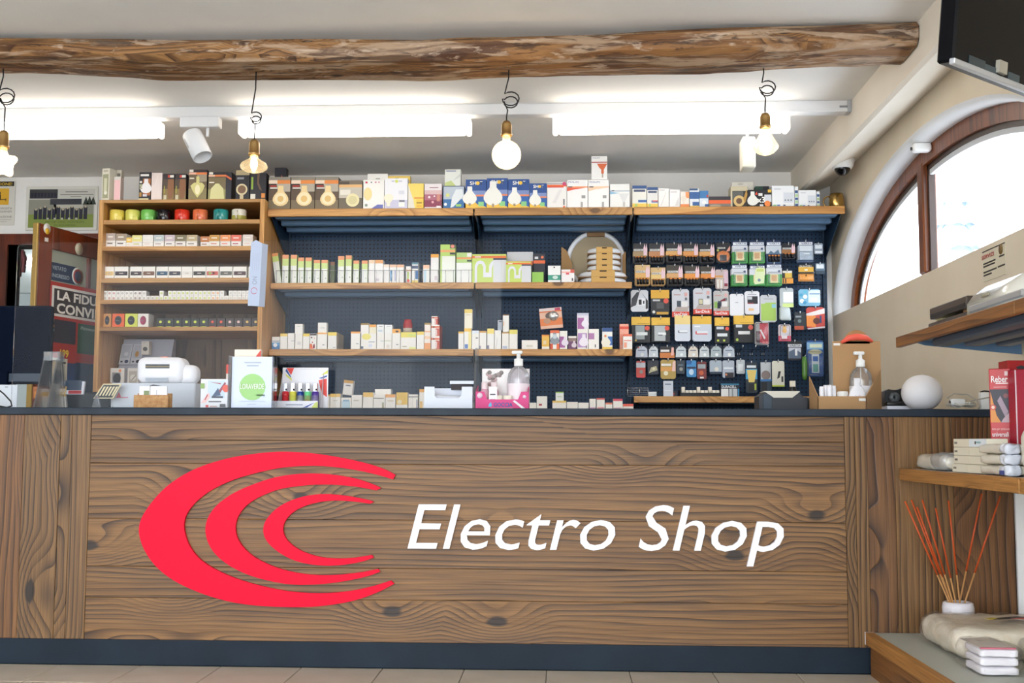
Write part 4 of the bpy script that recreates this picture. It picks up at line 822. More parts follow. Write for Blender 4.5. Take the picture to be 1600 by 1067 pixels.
# ---- coloured cups
YCU = 6.64
def cup(px, col, label, tab=False, dark=False, glass=False):
    c = atY(px, 343, YCU); t = thing('cup', label, 'cup', (c.x, YCU, CSH['s1']))
    m_ = mat('cup_'+col, col, .18, coat=.4)
    r = .044
    MB().lathe([(0, 0), (r*.9, 0), (r*.98, .004), (r, .03), (r*1.0, .066), (r*.94, .073), (r*.88, .073), (r*.92, .064), (r*.9, .008), (0, .008)], seg=28).obj('body', m_, t)
    if tab: MB().bbox(r*.35, r*1.05, -r*1.05, -r*.3, 0, .03, .002).obj('square_tab', m_, t)
    else: MB().tube([(0, -r*.98, .062), (0, -r*1.35, .058), (0, -r*1.5, .035), (0, -r*1.3, .012), (0, -r*.98, .01)], .004, 8).obj('handle', m_, t)
    if glass: MB().lathe([(r*1.01, .004), (r*1.01, .035)], seg=28).obj('printed_band', ink('#a8a04a'), t)
cup(183, '#e2cf5c', 'yellow glossy cup with a small square tab, at the cabinet end', True); cup(207.5, '#d9d66a', 'yellow lime glossy cup with a small square tab', True); cup(232, '#74c05c', 'green glossy cup with a small square tab', True)
cup(256, '#101018', 'black glossy cup with a wire thin highlight'); cup(284.5, '#e23a26', 'red glossy cup on the cabinet shelf'); cup(313, '#e87a4e', 'coral orange glossy cup on the cabinet shelf'); cup(345, '#2a9a98', 'teal glossy cup on the cabinet shelf'); cup(373.5, '#e6e2d4', 'white cup with an olive band', False, glass=True)
# ---- second cabinet shelf
YS2 = 6.60
row2 = [(165, 180, 364.5, '#b9aaa0', '#6a5a50', 'greyish pink'), (181, 197, 365, '#a4927c', '#4a3c34', 'taupe'), (197, 206, 371, '#efc860', '#e8d8c0', 'small yellow'), (206, 222, 367.5, '#e2dc8e', '#c9c874', 'pale yellow'), (222.5, 239, 367, '#e4e2de', '#e0cfc8', 'pure white'), (240, 256, 367, '#b5c0c2', '#b0a0a4', 'blue grey'), (257, 273, 367, '#c4b4bc', '#6a6a6c', 'lilac grey'), (273.5, 290, 367, '#7d7456', '#5a2a34', 'dark olive'), (291, 308, 367, '#b9a884', '#7d7462', 'khaki beige'), (313, 327, 369.5, '#c07a4a', '#8a5a44', 'copper brown'), (327, 343, 367, '#c99548', '#c9786a', 'amber gold'), (344, 360, 367, '#e8955e', '#e07a6a', 'light orange'), (361, 377, 367, '#e0705e', '#a83a4e', 'coral red'), (379, 395, 366.5, '#ddd2ca', '#e0c8c0', 'off white')]
for x0, x1, yt, c1, c2, nm in row2:
    carton(x0, x1, yt, YS2, CSH['s2'], .09, '#ece8e2', [R(0, .5, 1, 1, c1), R(.2, .72, .75, .8, '#f0ece4'), R(.15, .26, .72, .34, c2)], nm+' topped small box with a thin line in the cabinet row', name='small_box')
row3 = [(160, 178, '#d8b878', 'amber'), (178.5, 200, '#2a1c26', 'black brown'), (203, 222, '#33222a', 'dark plum'), (222.5, 242, '#6a4228', 'brown gold'), (244, 262.5, '#1c4a66', 'petrol blue'), (263, 283, '#221c30', 'navy'), (283.5, 300.5, '#e0dcd4', 'white'), (301, 321.5, '#2a2420', 'charcoal'), (322, 341.5, '#c04a3a', 'red and green'), (343, 363, '#56524a', 'olive grey'), (364, 385, '#42222a', 'wine'), (388, 408, '#d8d8d0', 'pale')]
for x0, x1, c1, nm in row3:
    ex = [('c', .3, .47, .12, '#8fae4a'), ('c', .6, .47, .1, '#5a2420')] if 'green' in nm else []
    carton(x0, x1, 416.5, YS2, CSH['s3'], .1, '#ece8e0', [R(.05, .3, .96, .62, c1), R(.35, .43, .65, .5, '#b9b2a6')]+ex, 'white box with a '+nm+' window strip on the cabinet shelf', name='small_box')
# ---- two tiers of tiny boxes
zA = CSH['s4']; hA = (atY(280, 454, YS2).z-zA)/2
tiny = {}
def tinybox(x, tier, col, nm):
    xa = atY(x, 461, YS2).x; w_ = .025
    if nm not in tiny:
        o = MB().bbox(-w_/2+.0004, w_/2-.0004, 0, .06, 0, hA-.0006, .0008).obj('tiny_box', ink('#eceae4'), None, (xa, YS2, zA+tier*hA)); tag(o, 'tiny white box with a '+nm+' dot in the two tier row', 'box', 'tiny boxes with a '+nm+' dot')
        prints(None, w_, hA, [('c', .5, .5, .26, col), ('c', .5, .5, .1, '#e6e0d6')], o); tiny[nm] = o
    else: copy_tree(tiny[nm], None, (xa, YS2, zA+tier*hA))
def dotcol(x):
    if 208 < x < 223: return '#5a2a24', 'dark brown'
    if 168 < x < 182: return '#b8706a', 'dusty red'
    if x < 245: return '#a8a49a', 'grey'
    if x < 328: return '#bccb4a', 'lime green'
    if x < 344: return '#e2a860', 'orange'
    return '#cfcac0', 'faint beige'
x = 164.3
while x < 404:
    tinybox(x, 0, *dotcol(x))
    if x < 206 or 208 < x < 226 or 248 < x < 258 or 261 < x < 351 or x > 357: tinybox(x, 1, *dotcol(x))
    x += 6.76
# ---- fifth shelf
for x0, x1, c1, c2, nm in ((155, 173.5, '#c98f4c', '#1c1624', 'tan'), (175, 194, '#e8642e', '#1f2a30', 'bright orange'), (195, 214.5, '#d6dc5a', '#15161e', 'lime yellow'), (215, 232, '#e9e5dc', '#8a1c44', 'white')):
    carton(x0, x1, 490, YS2, CSH['s5'], .09, c1, [('e', .5, .52, .29, .32, c2), ('e', .44, .5, .2, .22, '#0f0f18' if nm != 'white' else '#a82a58'), R(.3, .48, .6, .54, '#6a6a70')], nm+' square box with a dark oval picture', name='small_box')
for k in range(12):
    x0 = 244+k*13.55; cc = ('#c9d648', 'lime') if k < 6 else (('#e0543a', 'red') if k < 8 else (('#dcb8b0', 'pink') if k < 10 else ('#d8b45a', 'gold')))
    carton(x0, x0+13, 497, YS2, CSH['s5'], .07, ('#1a1c18', '#20221c')[k % 2] if k < 6 else '#33211c', [('c', .5, .6, .34, '#3a3c30' if k < 6 else '#4a342c'), ('c', .48, .6, .28, '#191a16' if k < 6 else '#2a1a18'), ('c', .5, .6, .17, cc[0]), R(.2, .02, .8, .14, cc[0])], 'black square box with a '+cc[1]+' emblem and chip on the fifth shelf', name='small_box', group='black boxes with a '+cc[1]+' emblem')
# ---- accessory rack in the lower cabinet
a, b = atY(181, 527, 6.75), atY(259, 600, 6.75)
t = thing('accessory_rack', 'grey sloping display rack of phone accessories in the lower cabinet', 'display rack', ((a.x+b.x)/2, 6.75, CSH['bot'])); W = b.x-a.x; H = a.z-CSH['bot']
RACK_H = H
MB().prism([(.0, 0), (.16, 0), (.16, H), (.13, H)], 'X', -W/2, W/2).obj('panel', mat('rack_grey', '#b6b6c0', .5), t)
def rpack(x0, x1, y0, y1, Yr, col, specs, label, nm='accessory_pack'):
    o = carton(x0, x1, y0, Yr, None, .018, col, specs, label, name=nm, cat='accessory', yb=y1)
    if y0 < 560: o.rotation_euler.x = -math.atan2(.13, RACK_H); o.location.y = 6.75+.13*(o.location.z-CSH['bot'])/RACK_H-.0203
rpack(186, 203, 534, 569, 6.80, '#d2d2d8', [R(.1, .3, .9, .95, '#bdbec6'), ('c', .55, .5, .2, '#d8d8dc'), ('c', .7, .13, .18, '#2a3458'), R(.15, .08, .35, .16, '#3a3a40')], 'grey hanging pack with a coiled white cable')
rpack(204, 220.5, 534, 569, 6.80, '#d2d2d8', [R(.1, .3, .9, .95, '#bdbec6'), ('e', .5, .5, .18, .15, '#c08a3a'), ('c', .7, .13, .18, '#15161c'), R(.15, .08, .35, .16, '#3a3a40')], 'grey hanging pack with a golden charm')
carton(220.8, 233, 533, 6.775, None, .045, '#ddd4c6', [('e', .5, .42, .3, .16, '#4a443c'), R(.2, .85, .5, .9, '#b0a898')], 'cream box with a dark round window on the rack', name='small_box', yb=554)
rpack(172, 194, 575, 598, 6.70, '#e4e2dc', [R(.15, .0, .75, .7, '#8a8a90'), ('e', .5, .3, .28, .35, '#17171c'), ('c', .7, .82, .1, '#e8864a')], 'white pack with a dark device and an orange dot')
rpack(199, 216, 575, 598, 6.70, '#dedad2', [R(.15, .0, .9, .8, '#b8b2a8'), ('c', .55, .35, .3, '#d9d5cc'), ('p', [(.4, .2), (.75, .5), (.78, .46), (.43, .16)], '#2a2628')], 'white pack with a round dial beside the dark device pack')
# ---- second shelf of the steel bays: tube lamps
Y2, Z2 = 6.735, 1.765
tl = [(441, 451, 398), (454, 464, 398), (465.5, 475, 402.5), (477, 487, 402.5), (490, 500, 406), (502, 512, 406), (528, 538, 400), (540, 549.5, 399), (552, 561, 407), (565, 574.5, 407)]
for i, (x0, x1, yt) in enumerate(tl):
    kind = ('taller', 'medium', 'shorter')[0 if yt < 401 else (1 if yt < 404 else 2)]
    carton(x0, x1, yt, Y2, Z2, .05, '#eef0e6', [R(0, .86, 1, 1, '#eaa070'), R(0, .62, 1, .86, '#cfe08a'), R(.2, .05, .3, .6, '#dcdce6'), R(.65, .2, .8, .24, '#9a9a9c')], kind+' slim white and lime lamp box behind the wire guard', name='lamp_box', group=kind+' lime lamp boxes', side='#a8b878')
o = carton(424, 434, 395, Y2, Z2, .05, '#e6eadc', [R(0, .9, 1, 1, '#e8a060'), R(0, .72, 1, .9, '#c9da78'), R(.2, .1, .35, .7, '#d4d4dc')], 'slim lime and white lamp box leaning on the cabinet side', name='lamp_box', lean=-.14, side='#9aa868'); o.location.x += .0265
o = carton(516, 523, 409, Y2+.05, Z2, .05, '#5a6238', [R(0, .85, 1, 1, '#8a5a3a')], 'dark olive lamp box set back between the lime boxes', name='lamp_box')
for x0, x1, yt, sp, nm in ((576, 585.5, 406, [R(0, .85, 1, 1, '#efd2b0')], 'white lamp box with a pale peach cap'), (586, 598.5, 406, [R(0, .85, 1, 1, '#e8a868'), R(.1, .1, .5, .2, '#d0c8d0')], 'wider white lamp box with an orange cap'), (599, 608, 413, [R(0, .85, 1, 1, '#f0dcc8')], 'short white lamp box with a cream cap'), (608.5, 619.5, 413.5, [R(0, .86, 1, 1, '#eac0a0'), R(.1, .12, .4, .68, '#5a9ccc'), R(.75, .12, .9, .68, '#a8a8cc')], 'short white lamp box with a blue bar'), (620, 631, 413.5, [R(0, .86, 1, 1, '#efb890'), R(.3, .1, .35, .8, '#d8d0d0')], 'short white lamp box with a salmon cap'), (634, 642, 416, [R(0, .72, 1, .8, '#e8a860'), R(.3, .2, .6, .68, '#b8d068'), ('c', .5, .15, .3, '#e8604a')], 'narrow box with a lime stripe and a red dot'), (643.5, 653.5, 410, [R(0, .7, 1, .85, '#3a4a6a'), R(.55, .2, 1, .6, '#3a6aa0'), R(0, 0, 1, .14, '#e8cf78'), R(0, .9, 1, 1, '#5a8a9a')], 'narrow white box with blue panels'), (661, 671, 414, [R(0, .8, 1, 1, '#efc2a0'), R(.1, 0, .5, .7, '#c4dcea')], 'white lamp box with a pale blue panel'), (673, 685.5, 397, [R(0, .88, 1, 1, '#eda93c'), R(0, .0, 1, .03, '#eac878'), R(.5, .1, .85, .25, '#d4c8cc')], 'tall white lamp box with a golden cap')):
    carton(x0, x1, yt, Y2, Z2, .06, '#efece8', sp, nm, name='lamp_box')
gr = [R(0, 0, 1, .70, '#eef0e4'), R(0, .70, .62, 1, '#bcd96a'), R(0, 0, .12, .7, '#c6df86'), R(0, .80, 1, .86, '#eda868'), ('t', ' ', .5, .5, .1, '#ffffff')][:4]
carton(688, 711.5, 382, Y2, Z2, .07, '#a9c864', gr+[R(.65, .9, 1, 1, '#5a4a40'), ('c', .82, .95, .12, '#e88a70'), R(.65, .74, 1, .79, '#3a4038')], 'tallest lime green lamp box with an orange stripe', name='lamp_box')
carton(713, 737, 394.5, Y2, Z2, .07, '#b4d27c', [R(0, .0, 1, .66, '#efefe8'), R(0, .78, 1, .84, '#ee9a58'), R(.7, .86, 1, .98, '#e8e4dc'), R(.7, .7, 1, .76, '#3a4038')], 'lime green lamp box beside the tallest one', name='lamp_box')
utube = lambda: [R(0, 0, .62, 1, '#c6db6a'), R(.62, 0, 1, .8, '#d8dadc'), R(0, .86, 1, .94, '#e8762e'), R(.62, .8, 1, .86, '#20304a'), ('p', [(.08, 0), (.08, .6), (.14, .74), (.24, .78), (.34, .74), (.40, .6), (.40, .36), (.50, .36), (.50, .6), (.56, .72), (.62, .78), (.62, .66), (.58, .5), (.58, .2), (.33, .2), (.33, .55), (.28, .66), (.2, .66), (.15, .55), (.15, 0)], '#e4e4ea'), R(.08, .88, .26, .92, '#f2e8e0')]
carton(737.5, 791, 397, Y2, Z2, .09, '#c6db6a', utube(), 'large lime box picturing a bent tube lamp', name='lamp_box')
carton(790.5, 830, 408.5, Y2-.01, Z2, .08, '#c6db6a', utube(), 'smaller lime box picturing a bent tube lamp', name='lamp_box')
carton(792, 833, 393.5, Y2+.1, Z2, .06, '#c9c9cf', [R(0, .60, 1, .72, '#e8672e'), R(0, 0, 1, .6, '#20263a')], 'silver topped box with an orange stripe, behind the bent tube boxes', name='lamp_box')
carton(833.5, 852, 396, Y2+.08, Z2, .08, '#12192c', [R(0, .68, 1, .78, '#e8672e'), R(.1, .82, .4, .9, '#d9d9dc'), ('c', .75, .88, .12, '#e8754a')], 'navy blue box with an orange stripe, standing behind the plain green box', name='lamp_box')
carton(831, 849.5, 425, Y2, Z2, .08, '#93c552', [], 'plain green low box', name='lamp_box', side='#6aa03a')
carton(856, 876, 415, Y2, Z2, .05, '#efeeec', [R(0, .16, 1, .46, '#3a9a80'), ('e', .58, .32, .22, .1, '#c9e0d8'), ('c', .5, .9, .06, '#4a4a4a')], 'white box with a teal band', name='lamp_box')
carton(877, 897.5, 421, Y2, Z2, .05, '#f0eae8', [R(.7, .75, 1, 1, '#d8584a'), R(.35, .62, .6, .75, '#d8485a'), R(.8, .15, .9, .35, '#4a4a4a'), R(0, .75, .7, .85, '#f0b0a0')], 'white box with red corner next to the ring lamp', name='lamp_box')
# ring lamp in its cardboard holder
c = atY(931, 404, 7.045); rr = .183
t = thing('ring_lamp', 'large circular fluorescent tube standing in a cardboard holder', 'ring lamp', (c.x, 7.045, Z2)); CB = mat('cardboard', '#b08a5c', .8); CBL = mat('cardboard_light', '#c9ab80', .8)
TUBEW = mat('tube_white', '#eceef2', .3); zc = rr+.0
tb = MB().tube([(rr*.93*math.cos(a), 0, zc+rr*.93*math.sin(a)) for a in [2*math.pi*i/40 for i in range(41)]], .0145, 10, cap=False); tb.obj('tube', TUBEW, t)
MB().prism([(rr*.88*math.cos(2*math.pi*i/36), zc+rr*.88*math.sin(2*math.pi*i/36)) for i in range(36)], 'Y', .004, .008).obj('cardboard_disc', mat('cardboard_grey', '#a8987c', .85), t)
MB().bbox(-.055, .055, -.022, .022, zc+rr*.8, zc+rr+.004, .002).obj('cardboard_sleeve', mat('cardboard_dark', '#8a6a48', .8), t)
MB().prism([(-rr-.03, zc-.09), (-rr+.035, zc-.12), (-rr+.035, zc-.02), (-rr+.0, zc+.06), (-rr-.03, zc+.08)], 'Y', -.03, .02).obj('cardboard_flap', CB, t)
MB().prism([(rr+.0, zc-.17), (rr+.0, zc+.05), (rr-.02, zc+.03), (rr-.02, zc-.17)], 'Y', -.03, .02).obj('cardboard_flap', CB, t)
# stacked ring lamps in sleeves
def flatring(px0, px1, py0, py1, label, grp):
    Yf = 6.712; a, b = atY(px0, py0, Yf), atY(px1, py1, Yf); W, H = b.x-a.x, a.z-b.z; R_ = W/2
    t = thing('boxed_ring_lamp', label, 'ring lamp', ((a.x+b.x)/2, Yf+.01, b.z+Z2-atY(942.5, 442, Yf).z), grp)
    tr = min(.017, H*.46)
    MB().tube([((R_-tr)*math.cos(q), R_+(R_-tr)*math.sin(q), H*.5) for q in [2*math.pi*i/32 for i in range(33)]], tr, 10, cap=False).obj('tube', TUBEW, t)
    MB().bbox(-W*.24, W*.24, -.004, 2*R_+.0, 0.0005, H-.0005, .001).obj('cardboard_sleeve', CBL if grp == 'a' else mat('cardboard_gold', '#c9a05e', .8), t)
    MB().box(-W*.07, W*.07, -.0046, -.004, H*.72, H*.92).obj('slot', mat('slot_brown', '#3a2a1c', .8), t)
    MB().box(-W*.5, W*.5, .02, 2*R_-.02, 0.0005, .002).obj('tray', CB, t)
for k in range(4): flatring(918, 971, 386.5+9.0*k, 395.5+9.0*k, 'small ring lamp in a cardboard sleeve, '+('topmost of the stack', 'second from the stack top', 'third from the stack top', 'lowest of the small ones')[k], 'small boxed ring lamps')
flatring(904, 981, 422.5, 432.5, 'large ring lamp in a cardboard sleeve, upper of the wide pair', None); flatring(904, 981, 432.5, 442, 'large ring lamp in a cardboard sleeve resting on the shelf board', None)
# ---- third shelf
Y3, Z3 = 6.735, 1.37
cap = lambda c, v=.82: R(0, v, 1, 1, c)
s3 = [(424.5, 437, 526, [R(0, .3, 1, .55, '#6aa4d4'), R(0, .0, 1, .3, '#4a80b8'), ('c', .45, .35, .25, '#f0f2f4'), R(0, .62, 1, .68, '#7a9ab8')], 'white and sky blue round bulb carton at the shelf end'),
 (437.5, 449, 521, [cap('#f0cf68')], 'white carton with a pale yellow cap near the blue carton'), (449.5, 460, 520.5, [R(.5, .5, 1, .55, '#c4c4c8')], 'plain white carton in front of the tall white pair'),
 (461, 472.5, 521.5, [R(.3, .3, .8, .5, '#dcd8d4')], 'white carton carrying an upper white carton at the left stack'), (473, 483.5, 521, [cap('#efcf4c')], 'white carton with a bright yellow cap beside the festive carton'),
 (484, 494.5, 521, [('c', .25, .75, .13, '#6a2a20'), ('c', .7, .7, .1, '#e0b8a0'), ('c', .4, .45, .1, '#b84a34'), ('p', [(.0, .05), (.5, .05), (.35, .35), (.0, .35)], '#e06a30'), ('p', [(.5, .05), (.8, .1), (.75, .35), (.5, .3)], '#8a2028'), R(.0, .88, 1, .98, '#3a2420')], 'festive carton with red and brown spots'),
 (495.5, 511, 519.5, [cap('#eeb060', .9), R(.55, .25, .75, .3, '#8a8a88')], 'white carton with a thin orange cap carrying another carton'),
 (548, 562.5, 518, [cap('#eda040', .9), R(.6, .3, .85, .35, '#8a8a90')], 'white carton with an orange edge after the gap'), (564, 588, 521, [('e', .35, .8, .3, .2, '#ece078'), R(.5, .45, .9, .5, '#9aa4b8'), R(.0, .05, .15, .2, '#4a5a78'), ('c', .62, .25, .12, '#d8dce8')], 'wide white carton with a yellow glow'),
 (588.5, 600, 521, [R(.5, .5, 1, .56, '#c8d0d0')], 'plain white carton in the middle of the dense group'), (600.5, 612, 521, [R(.1, .52, .9, .56, '#b4c890'), R(.3, .1, .7, .3, '#e0d8cc')], 'white carton with a faint green line'),
 (612.5, 625.5, 514, [cap('#eda840', .8), ('e', .6, .88, .2, .05, '#3a2a1c'), R(.5, .22, .8, .26, '#8a8a88')], 'white carton with an orange cap and a dark slot'), (626, 650, 519, [R(0, .7, 1, 1, '#eadb62'), R(.55, .0, 1, .15, '#e6ea9a'), R(.1, .15, .4, .2, '#9aa078'), R(.5, .78, 1, .9, '#d3de70')], 'wide white and yellow green carton under the red pack'),
 (651, 662.5, 518, [cap('#eed25a', .82)], 'white carton with a yellow cap beside the orange stacks'),
 (716, 724.5, 518, [cap('#edbf4a', .9)], 'narrow white carton with a golden cap by the steel upright'), (725, 736.5, 513, [cap('#edbf4a', .85), R(.6, 0, 1, .85, '#efdf94'), R(.1, .05, .55, .25, '#5a80c0')], 'white carton with yellow side and a blue corner'), (737, 748.5, 516.5, [R(.55, .58, .85, .64, '#5a6a6a'), R(0, .85, 1, 1, '#e0e4ea')], 'pale grey white carton with a small dark mark'),
 (749, 760, 517, [cap('#d09a4a', .9), R(0, 0, .2, .2, '#9a9aa0')], 'white carton with a thin brown cap'), (761, 772, 513.5, [cap('#eed66a', .76), R(.0, 0, .3, .2, '#8a8aa0')], 'white carton with a deep yellow cap'), (772.5, 783, 516, [('p', [(.1, 0), (.4, .6), (.5, .6), (.3, 0)], '#dcd8d2')], 'plain white carton beside the deep yellow cap'),
 (784, 795, 519, [cap('#cfa060', .93), R(.1, .05, .8, .2, '#b8c0d4')], 'white carton with a lilac foot'), (795.5, 808.5, 515, [cap('#e6da72', .78)], 'white carton with a lemon cap at the end of the group'), (815, 840, 531.5, [R(.3, .25, .7, .5, '#d8d2c4')], 'low wide cream carton standing alone'),
 (846.5, 858.5, 523, [R(0, 0, 1, .2, '#f0e8d8'), R(.2, .35, .6, .6, '#e8d0a0'), R(0, .9, 1, 1, '#e08a2a')], 'small golden orange carton'), (859.5, 874, 516, [R(0, .85, 1, 1, '#e8693a'), ('b', .5, .56, .62, '#8a929a', 1), ('c', .5, .68, .26, '#c9d0d4'), R(0, 0, .3, .3, '#d8522a'), R(.7, 0, 1, .3, '#e86a34')], 'orange carton picturing a grey bulb'),
 (874.5, 886.5, 517, [R(0, .1, .7, .7, '#a05a98'), ('b', .7, .45, .5, '#e8dce8', 1)], 'slim white and purple carton beside the orange bulb carton'), (888, 901, 525, [R(0, 0, 1, .6, '#6a3a62'), R(0, .6, 1, .85, '#8a7068'), ('b', .7, .4, .5, '#d8c8d0', 1)], 'dark purple little carton'),
 (902, 919, 514, [R(.05, .1, .9, .8, '#b48cc0'), ('b', .6, .45, .6, '#efe6f0', 1), R(.8, .05, .9, .2, '#7a7078')], 'lilac carton carrying a purple carton'), (919.5, 936, 514, [R(.0, .5, .55, .8, '#b078a8'), R(.6, .1, .7, .25, '#4a4a4a')], 'white carton with a purple corner next to the lilac one'),
 (941, 957, 512, [R(0, .82, 1, 1, '#1f4a86'), R(.55, .2, 1, .6, '#3a6ab0'), ('b', .35, .42, .55, '#f0ead8', 1), R(0, 0, 1, .12, '#eec850'), ('c', .3, .62, .12, '#e88a5a')], 'blue and white bulb carton standing apart on the third shelf'),
 (968, 982.5, 506, [R(0, .8, 1, .9, '#d84a34'), R(.1, .2, .5, .6, '#e88a6a')], 'tall salmon red carton at the bay end'), (973.5, 988, 522, [R(0, .85, 1, 1, '#e06a4a'), R(.1, .55, .9, .6, '#e8806a'), R(.1, .1, .4, .45, '#f0a080')], 'white and salmon carton in front of the tall salmon carton')]
for i, (x0, x1, yt, sp, nm) in enumerate(s3):
    base = '#e8b84a' if 'golden orange' in nm else ('#e8a088' if nm.startswith('tall salmon') else '#f0ece4')
    front = .045 if 'in front of' in nm and 'salmon' in nm else 0
    carton(x0, x1, yt, Y3-front*.5+(.05 if nm.startswith('tall salmon') else 0), Z3, .05, base, sp, nm, name='bulb_carton')
for x0, x1, y0, y1, sp, nm, base in ((460.7, 473, 506, 521.5, [R(.3, .75, .7, .8, '#9a9a9a')], 'upper white carton of the left stack on the third shelf', '#f0ece4'), (496.5, 510.5, 504, 519.5, [R(.3, .45, .8, .5, '#b8b8b8')], 'upper white carton next to the yellow carton row', '#f0ece4'),
 (563.5, 576.5, 505, 521, [cap('#9a7a30', .82)], 'upper carton with a brown gold flap', '#efeae2'), (577, 588, 507, 521, [cap('#eda33c', .7)], 'upper carton with an orange cap', '#efe6c8'), (588.5, 600, 507, 521, [R(.3, .75, .8, .82, '#8a8a8a'), R(.2, .2, .8, .4, '#c8d4dc')], 'upper white carton with a grey mark', '#f0eeea'), (600.5, 613, 507.5, 521, [R(.3, .8, .8, .86, '#a0a0a0')], 'upper white carton next to the orange capped one', '#f0eeea'),
 (663, 673, 504.5, 545, [R(0, .93, 1, 1, '#a88a4a'), R(0, .4, 1, .5, '#f0c8a0'), R(0, .0, 1, .25, '#eda060'), R(0, .65, 1, .7, '#f0b890')], 'tall white and orange carton beside the red orange stack', '#f2e6da'), (725.5, 738, 483, 513, [cap('#e8cd62', .8), R(.2, .68, .8, .72, '#d8c8a0')], 'tall cream carton with yellow cap on the upper tier', '#f0e8d0'), (777.5, 785, 500, 516, [R(.3, .8, .9, .9, '#3a4048')], 'grey upper carton behind the brown capped one', '#a8aeb8'), (785.5, 795.3, 491, 518.5, [cap('#7d5a34', .93), R(.1, .35, .2, .6, '#e8a860')], 'upper white carton with a brown cap', '#efebe4'),
 (901.5, 920, 489, 514, [R(0, .85, 1, 1, '#c8c8d8'), R(.05, .0, .6, .7, '#a8609c'), ('b', .7, .42, .6, '#efe8f0', 1)], 'purple and white carton on top of the lilac carton', '#e6dfe8')):
    carton(x0, x1, y0, Y3+.006, None if y1 != 545 else Z3, .045, base, sp, nm, name='bulb_carton', yb=y1)
carton(512, 526, 519, Y3, Z3, .035, '#ece8e0', [cap('#f0d45a', .8), R(.6, .1, .9, .14, '#8a8a88')], 'white carton with a yellow top in the row running back', name='bulb_carton', group='yellow topped carton row', copies=5, pitch=.037, side='#d9c9b4')
for k, (x0, x1, y0, y1) in enumerate(((673.5, 687, 526, 545), (673.5, 687, 507.5, 526), (674, 684, 494, 507.5))):
    carton(x0, x1, y0, Y3, None if k else Z3, .16 if k < 2 else .1, '#f1e9e2', [R(0, .75, 1, .9, '#e06a40'), R(.55, .05, 1, .7, '#c8503c'), ('c', .3, .82, .1, '#4a3a38'), R(.6, .1, .7, .6, '#f0e0d8')], ('red orange carton at the bottom of its stack', 'red orange carton in the middle of its stack', 'red orange carton on top of its stack')[k], name='bulb_carton', yb=y1, side='#b8422e')
# red lantern pack and hanging orange pack
c = atY(637, 519, Y3+.03); t = thing('lantern_pack', 'small red domed pack on the yellow green carton', 'pack', (c.x, Y3+.03, c.z))
MB().lathe([(0, 0), (.027, 0), (.027, .024), (.0, .024)], seg=20).obj('base', ink('#c9b8a4'), t); MB().lathe([(.028, .024), (.028, .045), (.024, .058), (.02, .075), (0, .078)], seg=20).obj('cap', mat('lantern_red', '#a51c22', .3), t)
a, b = atY(845, 480, 6.80), atY(880, 512, 6.80)
t = thing('blister_pack', 'orange blister pack with a silver lamp tilted above the orange bulb carton', 'blister pack', ((a.x+b.x)/2, 6.80, b.z-.004)); t.rotation_euler = (0, -.09, 0); W, H = b.x-a.x, a.z-b.z
MB().bbox(-W/2, W/2, 0, .004, 0, H, .001).obj('card', ink('#e2b49a'), t)
prints(None, W, H, [R(0, .85, 1, 1, '#d8c8c4'), R(0, .8, 1, .86, '#d8703c'), R(0, .15, 1, .5, '#df7b3c'), R(.7, .86, .95, .98, '#b83a5a'), ('e', .55, .62, .3, .2, '#5a4a40'), ('e', .32, .38, .16, .14, '#b88a6a')], t)
MB().lathe([(.03*math.cos(q), .02*math.sin(q)) for q in [math.pi/2*i/6 for i in range(7)]], c=(.015, 0, H*.6), axis='Y', seg=18).obj('lamp', mat('lamp_silver', '#d9d6d2', .2, .6), t)
MB().tube([(0, .002, H*.9), (0, 7.1-6.80, H*.92)], .002, 6).obj('hook', MATS['chrome_wire'], t)
